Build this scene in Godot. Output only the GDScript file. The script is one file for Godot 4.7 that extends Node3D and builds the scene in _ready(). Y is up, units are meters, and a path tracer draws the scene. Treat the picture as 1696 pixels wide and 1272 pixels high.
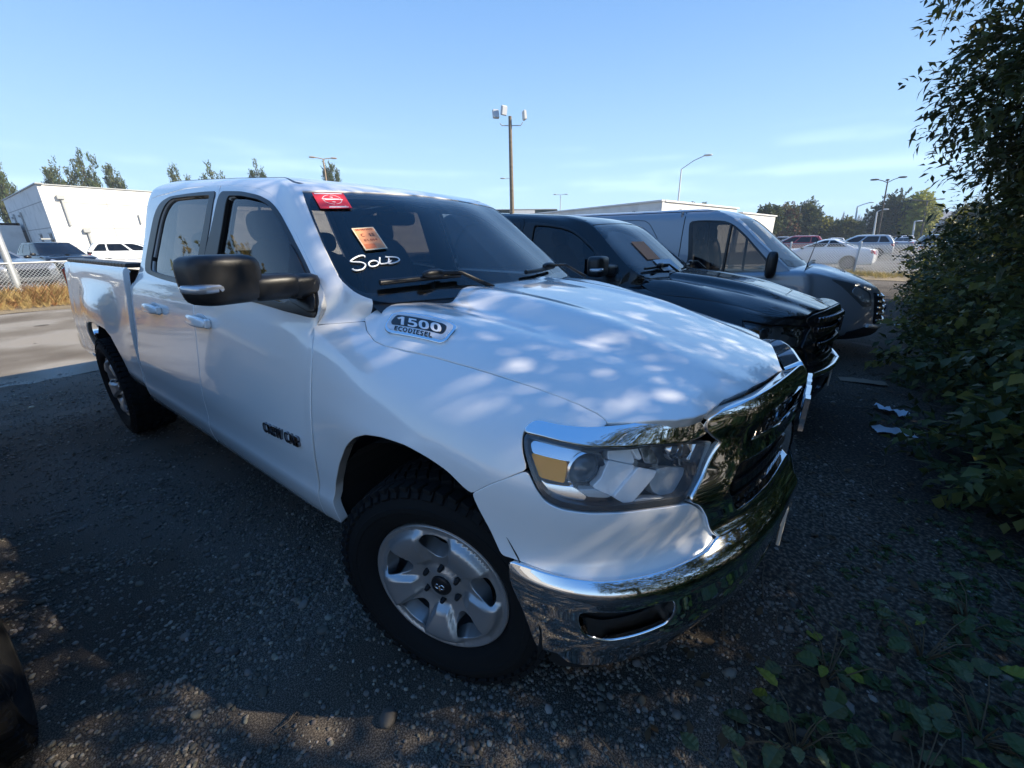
extends Node3D

var M := {}


func _ready() -> void:
	# ---- camera, sky, sun, exposure
	var cam := Camera3D.new()
	cam.name = "camera"
	var fwd := Vector3(-0.55370617, -0.33330291, -0.76309806)
	var rgt := Vector3(0.81127583, -0.00932959, -0.58458916)
	var upv := Vector3(-0.18772588, 0.94277364, -0.27556645)
	cam.transform = Transform3D(Basis(rgt, upv, -fwd), Vector3(0.9009, 1.5323, 1.6981))
	cam.fov = 86.72
	cam.near = 0.05
	cam.far = 3000.0
	add_child(cam)
	var e := Environment.new()
	e.background_mode = Environment.BG_SKY
	var sky := ProceduralSkyMaterial.new()
	sky.sky_top_color = lin(0.042, 0.155, 0.42)
	sky.sky_horizon_color = lin(0.40, 0.60, 0.77)
	sky.sky_curve = 0.22
	sky.ground_horizon_color = lin(0.22, 0.24, 0.26)
	sky.ground_bottom_color = lin(0.08, 0.08, 0.08)
	sky.sky_energy_multiplier = 1.0
	sky.sun_angle_max = 12.0
	sky.sky_cover = cloud_cover()
	sky.sky_cover_modulate = Color(1, 1, 1, 1)
	e.sky = Sky.new()
	e.sky.sky_material = sky
	e.tonemap_mode = Environment.TONE_MAPPER_LINEAR
	e.tonemap_exposure = 1.95
	e.sdfgi_enabled = true
	e.ssao_enabled = true
	e.ssil_enabled = true
	e.fog_enabled = true
	e.fog_density = 0.0009
	e.fog_light_color = Color(0.86, 0.92, 1.0)
	var we := WorldEnvironment.new()
	we.name = "world_environment"
	we.environment = e
	add_child(we)
	var sun := DirectionalLight3D.new()
	sun.name = "sun"
	sun.light_color = Color(1.0, 0.95, 0.86)
	sun.light_energy = 1.6
	sun.light_angular_distance = 0.5
	sun.shadow_enabled = true
	add_child(sun)
	sun.look_at_from_position(SUN * 50.0, Vector3.ZERO)
	# ---- materials, then the place from large to small
	make_materials()
	make_nets()
	build_ground()
	build_background()
	build_vehicles()
	build_plants()
	build_litter()


const SUN := Vector3(0.78, 0.52, -0.40)


func cloud_cover() -> ImageTexture:
	# thin streaks of high cloud low in the sky; nothing else
	var w := 1024
	var h := 512
	var img := Image.create(w, h, false, Image.FORMAT_RGBAF)
	var f := FastNoiseLite.new()
	f.seed = 4; f.frequency = 1.0; f.fractal_octaves = 5
	for j in h:
		var el := (0.5 - (j + 0.5) / h) * 180.0
		if el < 0.5 or el > 35.0: continue
		for i in w:
			var a := TAU * i / w
			var n := f.get_noise_3d(cos(a) * 2.2, el * 0.55, sin(a) * 2.2)
			var band := smoothstep(1.0, 4.0, el) * (1.0 - smoothstep(7.0, 13.0, el))
			var k := smoothstep(0.12, 0.55, n) * band
			img.set_pixel(i, j, Color(0.75, 0.8, 0.85, 0.13 * k))
	return ImageTexture.create_from_image(img)


func make_materials() -> void:
	M.white_paint = mat(lin(0.82, 0.80, 0.77), 0.2, 0.0, 1.0)
	M.white_paint.metallic_specular = 0.6
	M.black_paint = mat(lin(0.004, 0.0045, 0.006), 0.4, 0.0, 1.0)
	M.black_paint.metallic_specular = 0.1
	M.silver_paint = mat(lin(0.30, 0.32, 0.35), 0.42, 0.35, 1.0)
	M.chrome = mat(lin(0.82, 0.83, 0.84), 0.04, 1.0)
	M.chrome_soft = mat(lin(0.80, 0.82, 0.84), 0.12, 1.0)
	M.chrome_dark = mat(lin(0.22, 0.22, 0.24), 0.12, 1.0)
	M.satin = mat(lin(0.80, 0.81, 0.82), 0.3, 0.25)
	M.satin_dim = mat(lin(0.42, 0.44, 0.45), 0.4, 0.3)
	M.lamp_bowl = mat(lin(0.16, 0.165, 0.17), 0.25, 0.5)
	M.lamp_ball = mat(lin(0.05, 0.06, 0.07), 0.05, 0.0, 1.0)
	M.amber = mat(lin(1.0, 0.36, 0.004), 0.3)
	M.amber.metallic_specular = 0.2
	M.red_lens = mat(lin(0.35, 0.012, 0.012), 0.12, 0.0, 1.0)
	M.black_gloss = mat(lin(0.008, 0.008, 0.009), 0.08)
	M.black_trim = mat(lin(0.012, 0.012, 0.013), 0.35)
	M.black_plastic = mat(lin(0.012, 0.012, 0.013), 0.38)
	M.black_matte = mat(lin(0.008, 0.008, 0.008), 0.85)
	M.interior = mat(lin(0.012, 0.012, 0.013), 0.7)
	M.headliner = mat(lin(0.06, 0.06, 0.062), 0.9)
	M.seat = mat(lin(0.02, 0.021, 0.023), 0.7)
	M.tyre = mat(lin(0.012, 0.012, 0.012), 0.8)
	M.tyre.metallic_specular = 0.25
	M.rim = mat(lin(0.44, 0.44, 0.44), 0.34, 0.7)
	M.rim_far = mat(lin(0.10, 0.10, 0.105), 0.45, 0.3)
	M.dark_metal = mat(lin(0.03, 0.03, 0.032), 0.35, 0.6)
	M.brake = mat(lin(0.05, 0.045, 0.04), 0.6, 0.6)
	M.handle_cup = mat(lin(0.5, 0.51, 0.52), 0.4)
	M.mirror = mat(lin(0.8, 0.8, 0.8), 0.02, 1.0)
	M.lamp_far = mat(lin(0.5, 0.52, 0.55), 0.08, 0.6, 1.0)
	M.van_shade = mat(lin(0.12, 0.13, 0.14), 0.5)
	M.plate = mat(lin(0.55, 0.5, 0.42), 0.5)
	M.tint = glass(Color(0.01, 0.014, 0.018), 0.72)
	M.tint_dark = glass(Color(0.008, 0.01, 0.012), 0.93)
	M.screen = glass(Color(0.02, 0.03, 0.032), 0.34)
	for g in [M.tint, M.tint_dark]: g.metallic_specular = 0.56
	M.screen.metallic_specular = 0.6
	M.clear_glass = glass(Color(0.9, 0.95, 1.0), 0.05)
	M.smoked = glass(Color(0.01, 0.01, 0.012), 0.7)
	M.clear_lens = mat(lin(0.5, 0.52, 0.55), 0.08, 0.5, 1.0)
# ---------------------------------------------------------------- surfaces and meshes
class Net:
	# a smooth surface through a net of points: ku x kv knots, Hermite both ways, stored as a fine grid
	var ku: PackedFloat32Array
	var kv: PackedFloat32Array
	var cols: Array = []
	var nu := 0
	var nv := 0
	var pos := PackedVector3Array()
	var nor := PackedVector3Array()
	var p := Vector3.ZERO
	var n := Vector3.UP
	func _init(u: Array, v: Array, rows: Array) -> void:
		ku = PackedFloat32Array(u); kv = PackedFloat32Array(v)
		for r in rows:
			var c := PackedVector3Array()
			for i in range(0, r.size(), 3): c.append(Vector3(r[i], r[i + 1], r[i + 2]))
			cols.append(c)
	static func curve(k: PackedFloat32Array, q: PackedVector3Array, ts: PackedFloat32Array) -> PackedVector3Array:
		var m := PackedVector3Array()
		var c := k.size()
		for i in c:
			if i == 0: m.append((q[1] - q[0]) / (k[1] - k[0]))
			elif i == c - 1: m.append((q[c - 1] - q[c - 2]) / (k[c - 1] - k[c - 2]))
			else:
				var h0 := k[i] - k[i - 1]
				var h1 := k[i + 1] - k[i]
				m.append(((q[i] - q[i - 1]) / h0 * h1 + (q[i + 1] - q[i]) / h1 * h0) / (h0 + h1))
		var out := PackedVector3Array()
		var j := 0
		for t in ts:
			while j < c - 2 and t > k[j + 1]: j += 1
			var h := k[j + 1] - k[j]
			var x := (t - k[j]) / h
			var x2 := x * x
			var x3 := x2 * x
			out.append(q[j] * (2 * x3 - 3 * x2 + 1) + m[j] * (h * (x3 - 2 * x2 + x)) + q[j + 1] * (3 * x2 - 2 * x3) + m[j + 1] * (h * (x3 - x2)))
		return out
	func build(a := 160, b := 100) -> Net:
		nu = a; nv = b
		var us := PackedFloat32Array()
		var vs := PackedFloat32Array()
		for i in a: us.append(lerpf(ku[0], ku[-1], i / (a - 1.0)))
		for i in b: vs.append(lerpf(kv[0], kv[-1], i / (b - 1.0)))
		var along := []
		for r in kv.size():
			var q := PackedVector3Array()
			for c in cols: q.append(c[r])
			along.append(curve(ku, q, us))
		pos.resize(a * b); nor.resize(a * b)
		for i in a:
			var q := PackedVector3Array()
			for r in kv.size(): q.append(along[r][i])
			var c := curve(kv, q, vs)
			for j in b: pos[i * b + j] = c[j]
		for i in a:
			for j in b:
				var du := pos[mini(i + 1, a - 1) * b + j] - pos[maxi(i - 1, 0) * b + j]
				var dv := pos[i * b + mini(j + 1, b - 1)] - pos[i * b + maxi(j - 1, 0)]
				nor[i * b + j] = du.cross(dv).normalized()
		return self
	func flip() -> Net:
		for i in nor.size(): nor[i] = -nor[i]
		return self
	func ev(u: float, v: float) -> void:
		var x := clampf((u - ku[0]) / (ku[-1] - ku[0]) * (nu - 1), 0, nu - 1.001)
		var y := clampf((v - kv[0]) / (kv[-1] - kv[0]) * (nv - 1), 0, nv - 1.001)
		var i := int(x)
		var j := int(y)
		x -= i; y -= j
		var k := i * nv + j
		p = pos[k].lerp(pos[k + nv], x).lerp(pos[k + 1].lerp(pos[k + nv + 1], x), y)
		n = nor[k].lerp(nor[k + nv], x).lerp(nor[k + 1].lerp(nor[k + nv + 1], x), y).normalized()


static func net_of(f: Callable, u0: float, u1: float, v0: float, v1: float, a: int, b: int) -> Net:
	var s := Net.new([u0, u1], [v0, v1], [[0, 0, 0, 0, 0, 0], [0, 0, 0, 0, 0, 0]])
	s.nu = a; s.nv = b
	s.pos.resize(a * b); s.nor.resize(a * b)
	for i in a:
		for j in b: s.pos[i * b + j] = f.call(lerpf(u0, u1, i / (a - 1.0)), lerpf(v0, v1, j / (b - 1.0)))
	for i in a:
		for j in b:
			var du := s.pos[mini(i + 1, a - 1) * b + j] - s.pos[maxi(i - 1, 0) * b + j]
			var dv := s.pos[i * b + mini(j + 1, b - 1)] - s.pos[i * b + maxi(j - 1, 0)]
			s.nor[i * b + j] = du.cross(dv).normalized()
	return s


class MB:
	var v := PackedVector3Array()
	var n := PackedVector3Array()
	var uv := PackedVector2Array()
	var ix := PackedInt32Array()
	var x := Transform3D()
	func add(p: Vector3, q: Vector3, t := Vector2.ZERO) -> int:
		v.append(x * p); n.append((x.basis * q).normalized()); uv.append(t)
		return v.size() - 1
	func t(i: int, j: int, k: int) -> void:
		var c := (v[j] - v[i]).cross(v[k] - v[i])
		if c.dot(n[i] + n[j] + n[k]) > 0: ix.append_array([i, k, j])
		else: ix.append_array([i, j, k])
	func q(i: int, j: int, k: int, l: int) -> void:
		t(i, j, k); t(i, k, l)
	func quad(a: Vector3, b: Vector3, c: Vector3, d: Vector3, up := Vector3.ZERO) -> void:
		var m := (b - a).cross(c - a).normalized()
		if up != Vector3.ZERO and m.dot(up) < 0: m = -m
		q(add(a, m, Vector2(0, 1)), add(b, m, Vector2(1, 1)), add(c, m, Vector2(1, 0)), add(d, m, Vector2(0, 0)))
	func box(c: Vector3, s: Vector3, bev := 0.0, b := Basis()) -> void:
		var h := s * 0.5
		bev = minf(bev, minf(h.x, minf(h.y, h.z)) * 0.9)
		var id := {}
		for sx in [-1, 1]:
			for sy in [-1, 1]:
				for sz in [-1, 1]:
					var k := Vector3i(sx, sy, sz)
					for a in 3:
						var o := Vector3(sx, sy, sz) * (h - Vector3.ONE * bev)
						o[a] = k[a] * h[a]
						var nn := Vector3.ZERO
						nn[a] = k[a]
						id[[k, a]] = add(c + b * o, b * nn, Vector2(o[(a + 1) % 3], o[(a + 2) % 3]))
		for a in 3:
			var e := (a + 1) % 3
			var f := (a + 2) % 3
			for s1 in [-1, 1]:
				var kk := []
				for w in [[-1, -1], [1, -1], [1, 1], [-1, 1]]:
					var k := Vector3i.ZERO
					k[a] = s1; k[e] = w[0]; k[f] = w[1]
					kk.append(id[[k, a]])
				q(kk[0], kk[1], kk[2], kk[3])
				if bev > 0:
					for s2 in [-1, 1]:
						var k0 := Vector3i.ZERO
						k0[e] = s1; k0[f] = s2; k0[a] = -1
						var k1 := k0
						k1[a] = 1
						q(id[[k0, e]], id[[k1, e]], id[[k1, f]], id[[k0, f]])
		if bev > 0:
			for sx in [-1, 1]:
				for sy in [-1, 1]:
					for sz in [-1, 1]:
						var k := Vector3i(sx, sy, sz)
						t(id[[k, 0]], id[[k, 1]], id[[k, 2]])
	func bar(a: Vector3, b: Vector3, w: float, d: float, bev := 0.0, up := Vector3.UP) -> void:
		var y := (b - a).normalized()
		if absf(y.dot(up)) > 0.99: up = Vector3.RIGHT
		var xx := up.cross(y).normalized()
		box((a + b) * 0.5, Vector3(w, a.distance_to(b), d), bev, Basis(xx, y, xx.cross(y)))
	func tube(pts: PackedVector3Array, r, sides := 8, cap := true) -> void:
		var last := []
		var f := Vector3.ZERO
		for i in pts.size():
			var d := (pts[mini(i + 1, pts.size() - 1)] - pts[maxi(i - 1, 0)]).normalized()
			if f == Vector3.ZERO: f = d.cross(Vector3.UP if absf(d.y) < 0.9 else Vector3.RIGHT).normalized()
			f = (f - d * f.dot(d)).normalized()
			var g := d.cross(f)
			var rr: float = r[i] if (r is Array or r is PackedFloat32Array) else r
			var ring := []
			for k in sides:
				var a := TAU * k / sides
				var o := f * cos(a) + g * sin(a)
				ring.append(add(pts[i] + o * rr, o, Vector2(float(k) / sides, i)))
			if last:
				for k in sides: q(last[k], last[(k + 1) % sides], ring[(k + 1) % sides], ring[k])
			if cap and (i == 0 or i == pts.size() - 1):
				var nn := -d if i == 0 else d
				var c := add(pts[i], nn)
				var rim := []
				for k in sides: rim.append(add(v_local(ring[k]), nn))
				for k in sides: t(c, rim[k], rim[(k + 1) % sides])
			last = ring
	func v_local(i: int) -> Vector3:
		return x.affine_inverse() * v[i]
	func lathe(prof: PackedVector2Array, segs := 32, m := Transform3D(), hard := 0.8) -> void:
		# prof: (radius, height along local y)
		var c := prof.size()
		var en := []
		for i in c - 1:
			var d := prof[i + 1] - prof[i]
			en.append(Vector2(d.y, -d.x).normalized())
		for i in c - 1:
			var n0: Vector2 = en[i]
			var n1: Vector2 = en[i]
			if i > 0 and en[i - 1].dot(en[i]) > hard: n0 = (en[i - 1] + en[i]).normalized()
			if i < c - 2 and en[i + 1].dot(en[i]) > hard: n1 = (en[i + 1] + en[i]).normalized()
			var base := v.size()
			for k in segs + 1:
				var a := TAU * k / segs
				var o := Vector3(cos(a), 0, sin(a))
				add(m * (o * prof[i].x + Vector3.UP * prof[i].y), m.basis * (o * n0.x + Vector3.UP * n0.y), Vector2(float(k) / segs, 0))
				add(m * (o * prof[i + 1].x + Vector3.UP * prof[i + 1].y), m.basis * (o * n1.x + Vector3.UP * n1.y), Vector2(float(k) / segs, 1))
			for k in segs:
				var b := base + k * 2
				q(b, b + 1, b + 3, b + 2)
	func extrude(poly: PackedVector2Array, d: float, m := Transform3D(), bev := 0.0, back := false) -> void:
		# poly in the local xy plane, extruded towards +z by d
		var tr := Geometry2D.triangulate_polygon(poly)
		var front := poly
		if bev > 0:
			var g := Geometry2D.offset_polygon(poly, -bev)
			if g.size() == 1: front = g[0]
			else: bev = 0.0
			tr = Geometry2D.triangulate_polygon(front)
		var base := v.size()
		for p in front: add(m * Vector3(p.x, p.y, d), m.basis.z, p)
		for i in range(0, tr.size(), 3): t(base + tr[i], base + tr[i + 1], base + tr[i + 2])
		if back:
			var tb := Geometry2D.triangulate_polygon(poly)
			base = v.size()
			for p in poly: add(m * Vector3(p.x, p.y, 0), -m.basis.z, p)
			for i in range(0, tb.size(), 3): t(base + tb[i], base + tb[i + 1], base + tb[i + 2])
		var cw := Geometry2D.is_polygon_clockwise(poly)
		for i in poly.size():
			var a := poly[i]
			var b := poly[(i + 1) % poly.size()]
			var e := (b - a).normalized()
			var o := Vector2(-e.y, e.x) if cw else Vector2(e.y, -e.x)
			var nn := m.basis * Vector3(o.x, o.y, 0)
			var z1 := d - bev
			q(add(m * Vector3(a.x, a.y, 0), nn), add(m * Vector3(b.x, b.y, 0), nn), add(m * Vector3(b.x, b.y, z1), nn), add(m * Vector3(a.x, a.y, z1), nn))
			if bev > 0 and front.size() == poly.size():
				var fa := nearest(front, a)
				var fb := nearest(front, b)
				var n2 := (nn + m.basis.z).normalized()
				q(add(m * Vector3(a.x, a.y, z1), n2), add(m * Vector3(b.x, b.y, z1), n2), add(m * Vector3(fb.x, fb.y, d), n2), add(m * Vector3(fa.x, fa.y, d), n2))
	func nearest(l: PackedVector2Array, p: Vector2) -> Vector2:
		var best := l[0]
		for z in l:
			if z.distance_squared_to(p) < best.distance_squared_to(p): best = z
		return best
	func blob(m: Transform3D, e := 2.5, warp = null, a := 24, b := 14) -> void:
		# superellipsoid of half size 1 under m, bent by warp
		var g := []
		for j in b + 1:
			var ph := PI * (j / float(b) - 0.5)
			for i in a + 1:
				var th := TAU * i / a
				var d := Vector3(cos(ph) * cos(th), sin(ph), cos(ph) * sin(th))
				var k := pow(pow(absf(d.x), e) + pow(absf(d.y), e) + pow(absf(d.z), e), -1.0 / e)
				var p := d * k
				if warp != null: p = warp.call(p)
				g.append(m * p)
		var base := v.size()
		var mid := m.origin
		for j in b + 1:
			for i in a + 1:
				var i0 := i - 1 if i > 0 else a - 1
				var i1 := i + 1 if i < a else 1
				var du: Vector3 = g[j * (a + 1) + i1] - g[j * (a + 1) + i0]
				var dv: Vector3 = g[mini(j + 1, b) * (a + 1) + i] - g[maxi(j - 1, 0) * (a + 1) + i]
				var nn := dv.cross(du).normalized()
				if j == 0 or j == b: nn = (m.basis * Vector3(0, -1 if j == 0 else 1, 0)).normalized()
				add(g[j * (a + 1) + i], nn, Vector2(float(i) / a, float(j) / b))
		for j in b:
			for i in a:
				var k := base + j * (a + 1) + i
				q(k, k + 1, k + a + 2, k + a + 1)
	func mirror_from(o: MB) -> void:
		var base := v.size()
		for i in o.v.size():
			v.append(o.v[i] * Vector3(1, 1, -1)); n.append(o.n[i] * Vector3(1, 1, -1)); uv.append(o.uv[i])
		for i in range(0, o.ix.size(), 3): ix.append_array([base + o.ix[i], base + o.ix[i + 2], base + o.ix[i + 1]])
	func mesh(m: Material) -> ArrayMesh:
		var a := []
		a.resize(Mesh.ARRAY_MAX)
		a[Mesh.ARRAY_VERTEX] = v; a[Mesh.ARRAY_NORMAL] = n; a[Mesh.ARRAY_TEX_UV] = uv; a[Mesh.ARRAY_INDEX] = ix
		var r := ArrayMesh.new()
		if ix.is_empty(): return r
		r.add_surface_from_arrays(Mesh.PRIMITIVE_TRIANGLES, a)
		r.surface_set_material(0, m)
		return r


static func rounded(poly: PackedVector2Array, r: float, steps := 3, ys := 1.0) -> PackedVector2Array:
	# cuts the corners of an outline with arcs of reach r (ys scales y to the metres of x)
	var out := PackedVector2Array()
	var c := poly.size()
	var sc := Vector2(1, ys)
	for i in c:
		var p := poly[i] * sc
		var a := poly[(i - 1 + c) % c] * sc - p
		var b := poly[(i + 1) % c] * sc - p
		var k := minf(r, minf(a.length(), b.length()) * 0.4)
		var p0 := p + a.normalized() * k
		var p1 := p + b.normalized() * k
		for s in steps + 1:
			var t := s / float(steps)
			out.append((p0.lerp(p, t).lerp(p.lerp(p1, t), t)) / sc)
	return out


static func dense(poly: PackedVector2Array, cell: Vector2) -> PackedVector2Array:
	var out := PackedVector2Array()
	for i in poly.size():
		var a := poly[i]
		var b := poly[(i + 1) % poly.size()]
		var k := int(ceil(((b - a) / cell).length() / 0.8))
		for s in maxi(k, 1): out.append(a.lerp(b, s / float(maxi(k, 1))))
	return out


func tidy(l: PackedVector2Array) -> PackedVector2Array:
	var o := PackedVector2Array()
	for p in l:
		if o.is_empty() or p.distance_to(o[-1]) > 0.02: o.append(p)
	while o.size() > 2 and o[0].distance_to(o[-1]) < 0.02: o.remove_at(o.size() - 1)
	return o


func pulled_in(s: Net, l: PackedVector2Array, cell: Vector2, gap: float) -> PackedVector2Array:
	var out := PackedVector2Array()
	var cw := Geometry2D.is_polygon_clockwise(l)
	var c := l.size()
	for i in c:
		var e := l[(i + 1) % c] - l[(i - 1 + c) % c]
		var d := Vector2(-e.y * cell.x / cell.y, e.x * cell.y / cell.x) * (1.0 if cw else -1.0)
		d = d / maxf((d / cell).length(), 1e-6) * 0.2
		s.ev(l[i].x, l[i].y)
		var a := s.p
		s.ev(l[i].x - d.x, l[i].y - d.y)
		out.append(l[i] - d * clampf(gap / maxf(a.distance_to(s.p), 1e-5), 0.0, 3.0))
	return out


# a piece of a surface inside an outline in its parameters, with holes, rolled edges and a lip that gives it thickness
func panel(mb: MB, s: Net, outline: PackedVector2Array, cell: Vector2, o := {}) -> void:
	var mir: bool = o.get("mirror", false)
	var lift: float = o.get("lift", 0.0)
	var lip: float = o.get("lip", 0.02)
	var er: float = o.get("edge", 0.003)
	var holes: Array = o.get("holes", [])
	var uvs: Transform2D = o.get("uv", Transform2D())
	var flip := Vector3(1, 1, -1) if mir else Vector3.ONE
	var gap: float = o.get("gap", 0.0)
	var poly := dense(outline, cell)
	if gap > 0: poly = pulled_in(s, poly, cell, gap)
	var hs := []
	for h in holes: hs.append(dense(h, cell))
	var lo := poly[0]
	var hi := poly[0]
	for p in poly:
		lo = lo.min(p); hi = hi.max(p)
	var nx := int(ceil((hi.x - lo.x) / cell.x))
	var ny := int(ceil((hi.y - lo.y) / cell.y))
	var touched := {}
	for l in [poly] + hs:
		for i in l.size():
			var a: Vector2 = l[i]
			var b: Vector2 = l[(i + 1) % l.size()]
			for k in 4:
				var p := (a.lerp(b, k / 4.0) - lo) / cell
				touched[Vector2i(int(p.x), int(p.y))] = true
				# neighbours that the step may graze
				var fx := p.x - floorf(p.x)
				var fy := p.y - floorf(p.y)
				var ox := -1 if fx < 0.25 else (1 if fx > 0.75 else 0)
				var oy := -1 if fy < 0.25 else (1 if fy > 0.75 else 0)
				if ox: touched[Vector2i(int(p.x) + ox, int(p.y))] = true
				if oy: touched[Vector2i(int(p.x), int(p.y) + oy)] = true
				if ox and oy: touched[Vector2i(int(p.x) + ox, int(p.y) + oy)] = true
	var rows := []
	for j in ny:
		var y := lo.y + (j + 0.5) * cell.y
		var xs := []
		for l in [poly] + hs:
			for i in l.size():
				var a: Vector2 = l[i]
				var b: Vector2 = l[(i + 1) % l.size()]
				if (a.y <= y) != (b.y <= y): xs.append(a.x + (b.x - a.x) * (y - a.y) / (b.y - a.y))
		rows.append(xs)
	var ids := {}
	var put := func(p: Vector2) -> int:
		s.ev(p.x, p.y)
		return mb.add((s.p + s.n * lift) * flip, s.n * flip, uvs * p)
	for i in nx:
		for j in ny:
			var a := lo + Vector2(i, j) * cell
			var key := Vector2i(i, j)
			if not touched.has(key):
				var c := a + cell * 0.5
				var crossed := 0
				for w in rows[j]:
					if w < c.x: crossed += 1
				if crossed % 2 == 0: continue
				var k := []
				for w in [Vector2i(0, 0), Vector2i(1, 0), Vector2i(1, 1), Vector2i(0, 1)]:
					var g: Vector2i = key + w
					if not ids.has(g): ids[g] = put.call(lo + Vector2(g) * cell)
					k.append(ids[g])
				mb.q(k[0], k[1], k[2], k[3])
			else:
				# scaled up: the clipper keeps few decimals
				var sc := Vector2(100, 100) / cell
				var box := PackedVector2Array([Vector2.ZERO, Vector2(100, 0), Vector2(100, 100), Vector2(0, 100)])
				var rel := PackedVector2Array()
				for p in poly: rel.append((p - a) * sc)
				var bits: Array = Geometry2D.intersect_polygons(box, rel)
				for h in hs:
					var rh := PackedVector2Array()
					for p in h: rh.append((p - a) * sc)
					var next := []
					for b in bits:
						if Geometry2D.is_polygon_clockwise(b): continue
						next.append_array(Geometry2D.clip_polygons(b, rh))
					bits = next
				for b in bits:
					if Geometry2D.is_polygon_clockwise(b): continue
					b = tidy(b)
					if b.size() < 3: continue
					var tr := Geometry2D.triangulate_polygon(b)
					if tr.is_empty(): print("no triangles ", b)
					var idx := []
					if tr.is_empty() and b.size() < 6:
						for k in b.size() - 2: tr.append_array([0, k + 1, k + 2])
					for p in b: idx.append(put.call(a + p / sc))
					for k in range(0, tr.size(), 3): mb.t(idx[tr[k]], idx[tr[k + 1]], idx[tr[k + 2]])
	if lip <= 0: return
	for w in 1 + hs.size():
		var l: PackedVector2Array = poly if w == 0 else hs[w - 1]
		var cw := Geometry2D.is_polygon_clockwise(l)
		if w > 0: cw = not cw
		var c := l.size()
		var last := []
		for i in c + 1:
			var p := l[i % c]
			var e := l[(i + 1) % c] - l[(i - 1 + c) % c]
			var out := (Vector2(-e.y * cell.x / cell.y, e.x * cell.y / cell.x) if cw else Vector2(e.y * cell.x / cell.y, -e.x * cell.y / cell.x))
			out = out / maxf((out / cell).length(), 1e-6) * 0.2
			s.ev(p.x + out.x, p.y + out.y)
			var p1 := s.p
			s.ev(p.x - out.x, p.y - out.y)
			var od := (p1 - s.p).normalized()
			s.ev(p.x, p.y)
			od = (od - s.n * od.dot(s.n)).normalized()
			var b := s.p + s.n * lift
			var ring := [mb.add(b * flip, s.n * flip, uvs * p), mb.add((b + od * er * 0.7 - s.n * er * 0.3) * flip, (s.n + od).normalized() * flip, uvs * p), mb.add((b + od * er - s.n * er) * flip, od * flip, uvs * p), mb.add((b + od * er - s.n * (er + lip)) * flip, od * flip, uvs * p)]
			if last:
				for k in 3: mb.q(last[k], last[k + 1], ring[k + 1], ring[k])
			last = ring


func numbered(called: String, parent: Node) -> String:
	if not parent.has_node(NodePath(called)): return called
	var k := 1
	while parent.has_node(NodePath("%s_%03d" % [called, k])): k += 1
	return "%s_%03d" % [called, k]


func obj(called: String, shape, material: Material, parent: Node = self) -> MeshInstance3D:
	var o := MeshInstance3D.new()
	o.name = numbered(called, parent)
	o.mesh = shape.mesh(material) if shape is MB else shape
	if shape is Mesh and material: o.material_override = material
	parent.add_child(o, true)
	return o


func thing(called: String, label: String, category: String, at := Vector3.ZERO, turn := 0.0, group := "") -> Node3D:
	var o := Node3D.new()
	o.name = numbered(called, self)
	add_child(o, true)
	o.position = at; o.rotation.y = turn
	return tag(o, label, category, group)


func tag(o: Node3D, label: String, category: String, group := "") -> Node3D:
	o.set_meta("label", label); o.set_meta("category", category)
	if group: o.set_meta("group", group)
	return o


func struct(o: Node3D, label := "") -> Node3D:
	o.set_meta("kind", "structure")
	if label: o.set_meta("label", label)
	return o


func stuff(o: Node3D) -> Node3D:
	o.set_meta("kind", "stuff")
	return o


func dup(o: Node3D, label: String, at: Vector3, turn := 0.0) -> Node3D:
	var c: Node3D = o.duplicate()
	var base := String(o.name)
	if base.length() > 4 and base[-4] == "_" and base.right(3).is_valid_int(): base = base.left(-4)
	c.name = numbered(base, self)
	add_child(c, true)
	c.position = at; c.rotation.y = turn
	c.set_meta("label", label)
	return c


func many(called: String, m: Mesh, xs: Array, parent: Node, colors := PackedColorArray()) -> MultiMeshInstance3D:
	var mm := MultiMesh.new()
	mm.transform_format = MultiMesh.TRANSFORM_3D
	mm.use_colors = not colors.is_empty()
	mm.mesh = m
	mm.instance_count = xs.size()
	for i in xs.size():
		mm.set_instance_transform(i, xs[i])
		if mm.use_colors: mm.set_instance_color(i, colors[i])
	var o := MultiMeshInstance3D.new()
	o.name = numbered(called, parent)
	o.multimesh = mm
	parent.add_child(o, true)
	stuff(o)
	return o


func lin(r: float, g: float, b: float, a := 1.0) -> Color:
	var c := Color(r, g, b).linear_to_srgb()
	c.a = a
	return c


func mat(c: Color, rough := 0.6, metal := 0.0, coat := 0.0) -> StandardMaterial3D:
	var m := StandardMaterial3D.new()
	m.albedo_color = c
	m.roughness = rough
	m.metallic = metal
	if coat > 0:
		m.clearcoat_enabled = true
		m.clearcoat = coat
		m.clearcoat_roughness = 0.03
	return m


func glass(tint: Color, alpha: float) -> StandardMaterial3D:
	var m := StandardMaterial3D.new()
	m.albedo_color = Color(tint, alpha)
	m.roughness = 0.02
	m.transparency = BaseMaterial3D.TRANSPARENCY_ALPHA
	m.cull_mode = BaseMaterial3D.CULL_DISABLED
	return m


func noise_tex(freq: float, seed_: int, ramp: Array, size := 512, oct := 4, kind := FastNoiseLite.TYPE_SIMPLEX_SMOOTH) -> NoiseTexture2D:
	var f := FastNoiseLite.new()
	f.seed = seed_; f.frequency = freq; f.fractal_octaves = oct; f.noise_type = kind
	var t := NoiseTexture2D.new()
	t.width = size; t.height = size; t.seamless = true
	t.noise = f
	if ramp:
		var g := Gradient.new()
		g.offsets = PackedFloat32Array(ramp[0])
		g.colors = PackedColorArray(ramp[1])
		t.color_ramp = g
	return t
# ---------------------------------------------------------------- the pickup
var N := {}
const ZFACE := Basis(Vector3(1, 0, 0), Vector3(0, 0, 1), Vector3(0, -1, 0))


func poly_at(name: String, r := 0.0, ys := 1.0) -> PackedVector2Array:
	return rounded(P2[name], r, 3, ys) if r > 0 else P2[name]


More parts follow.
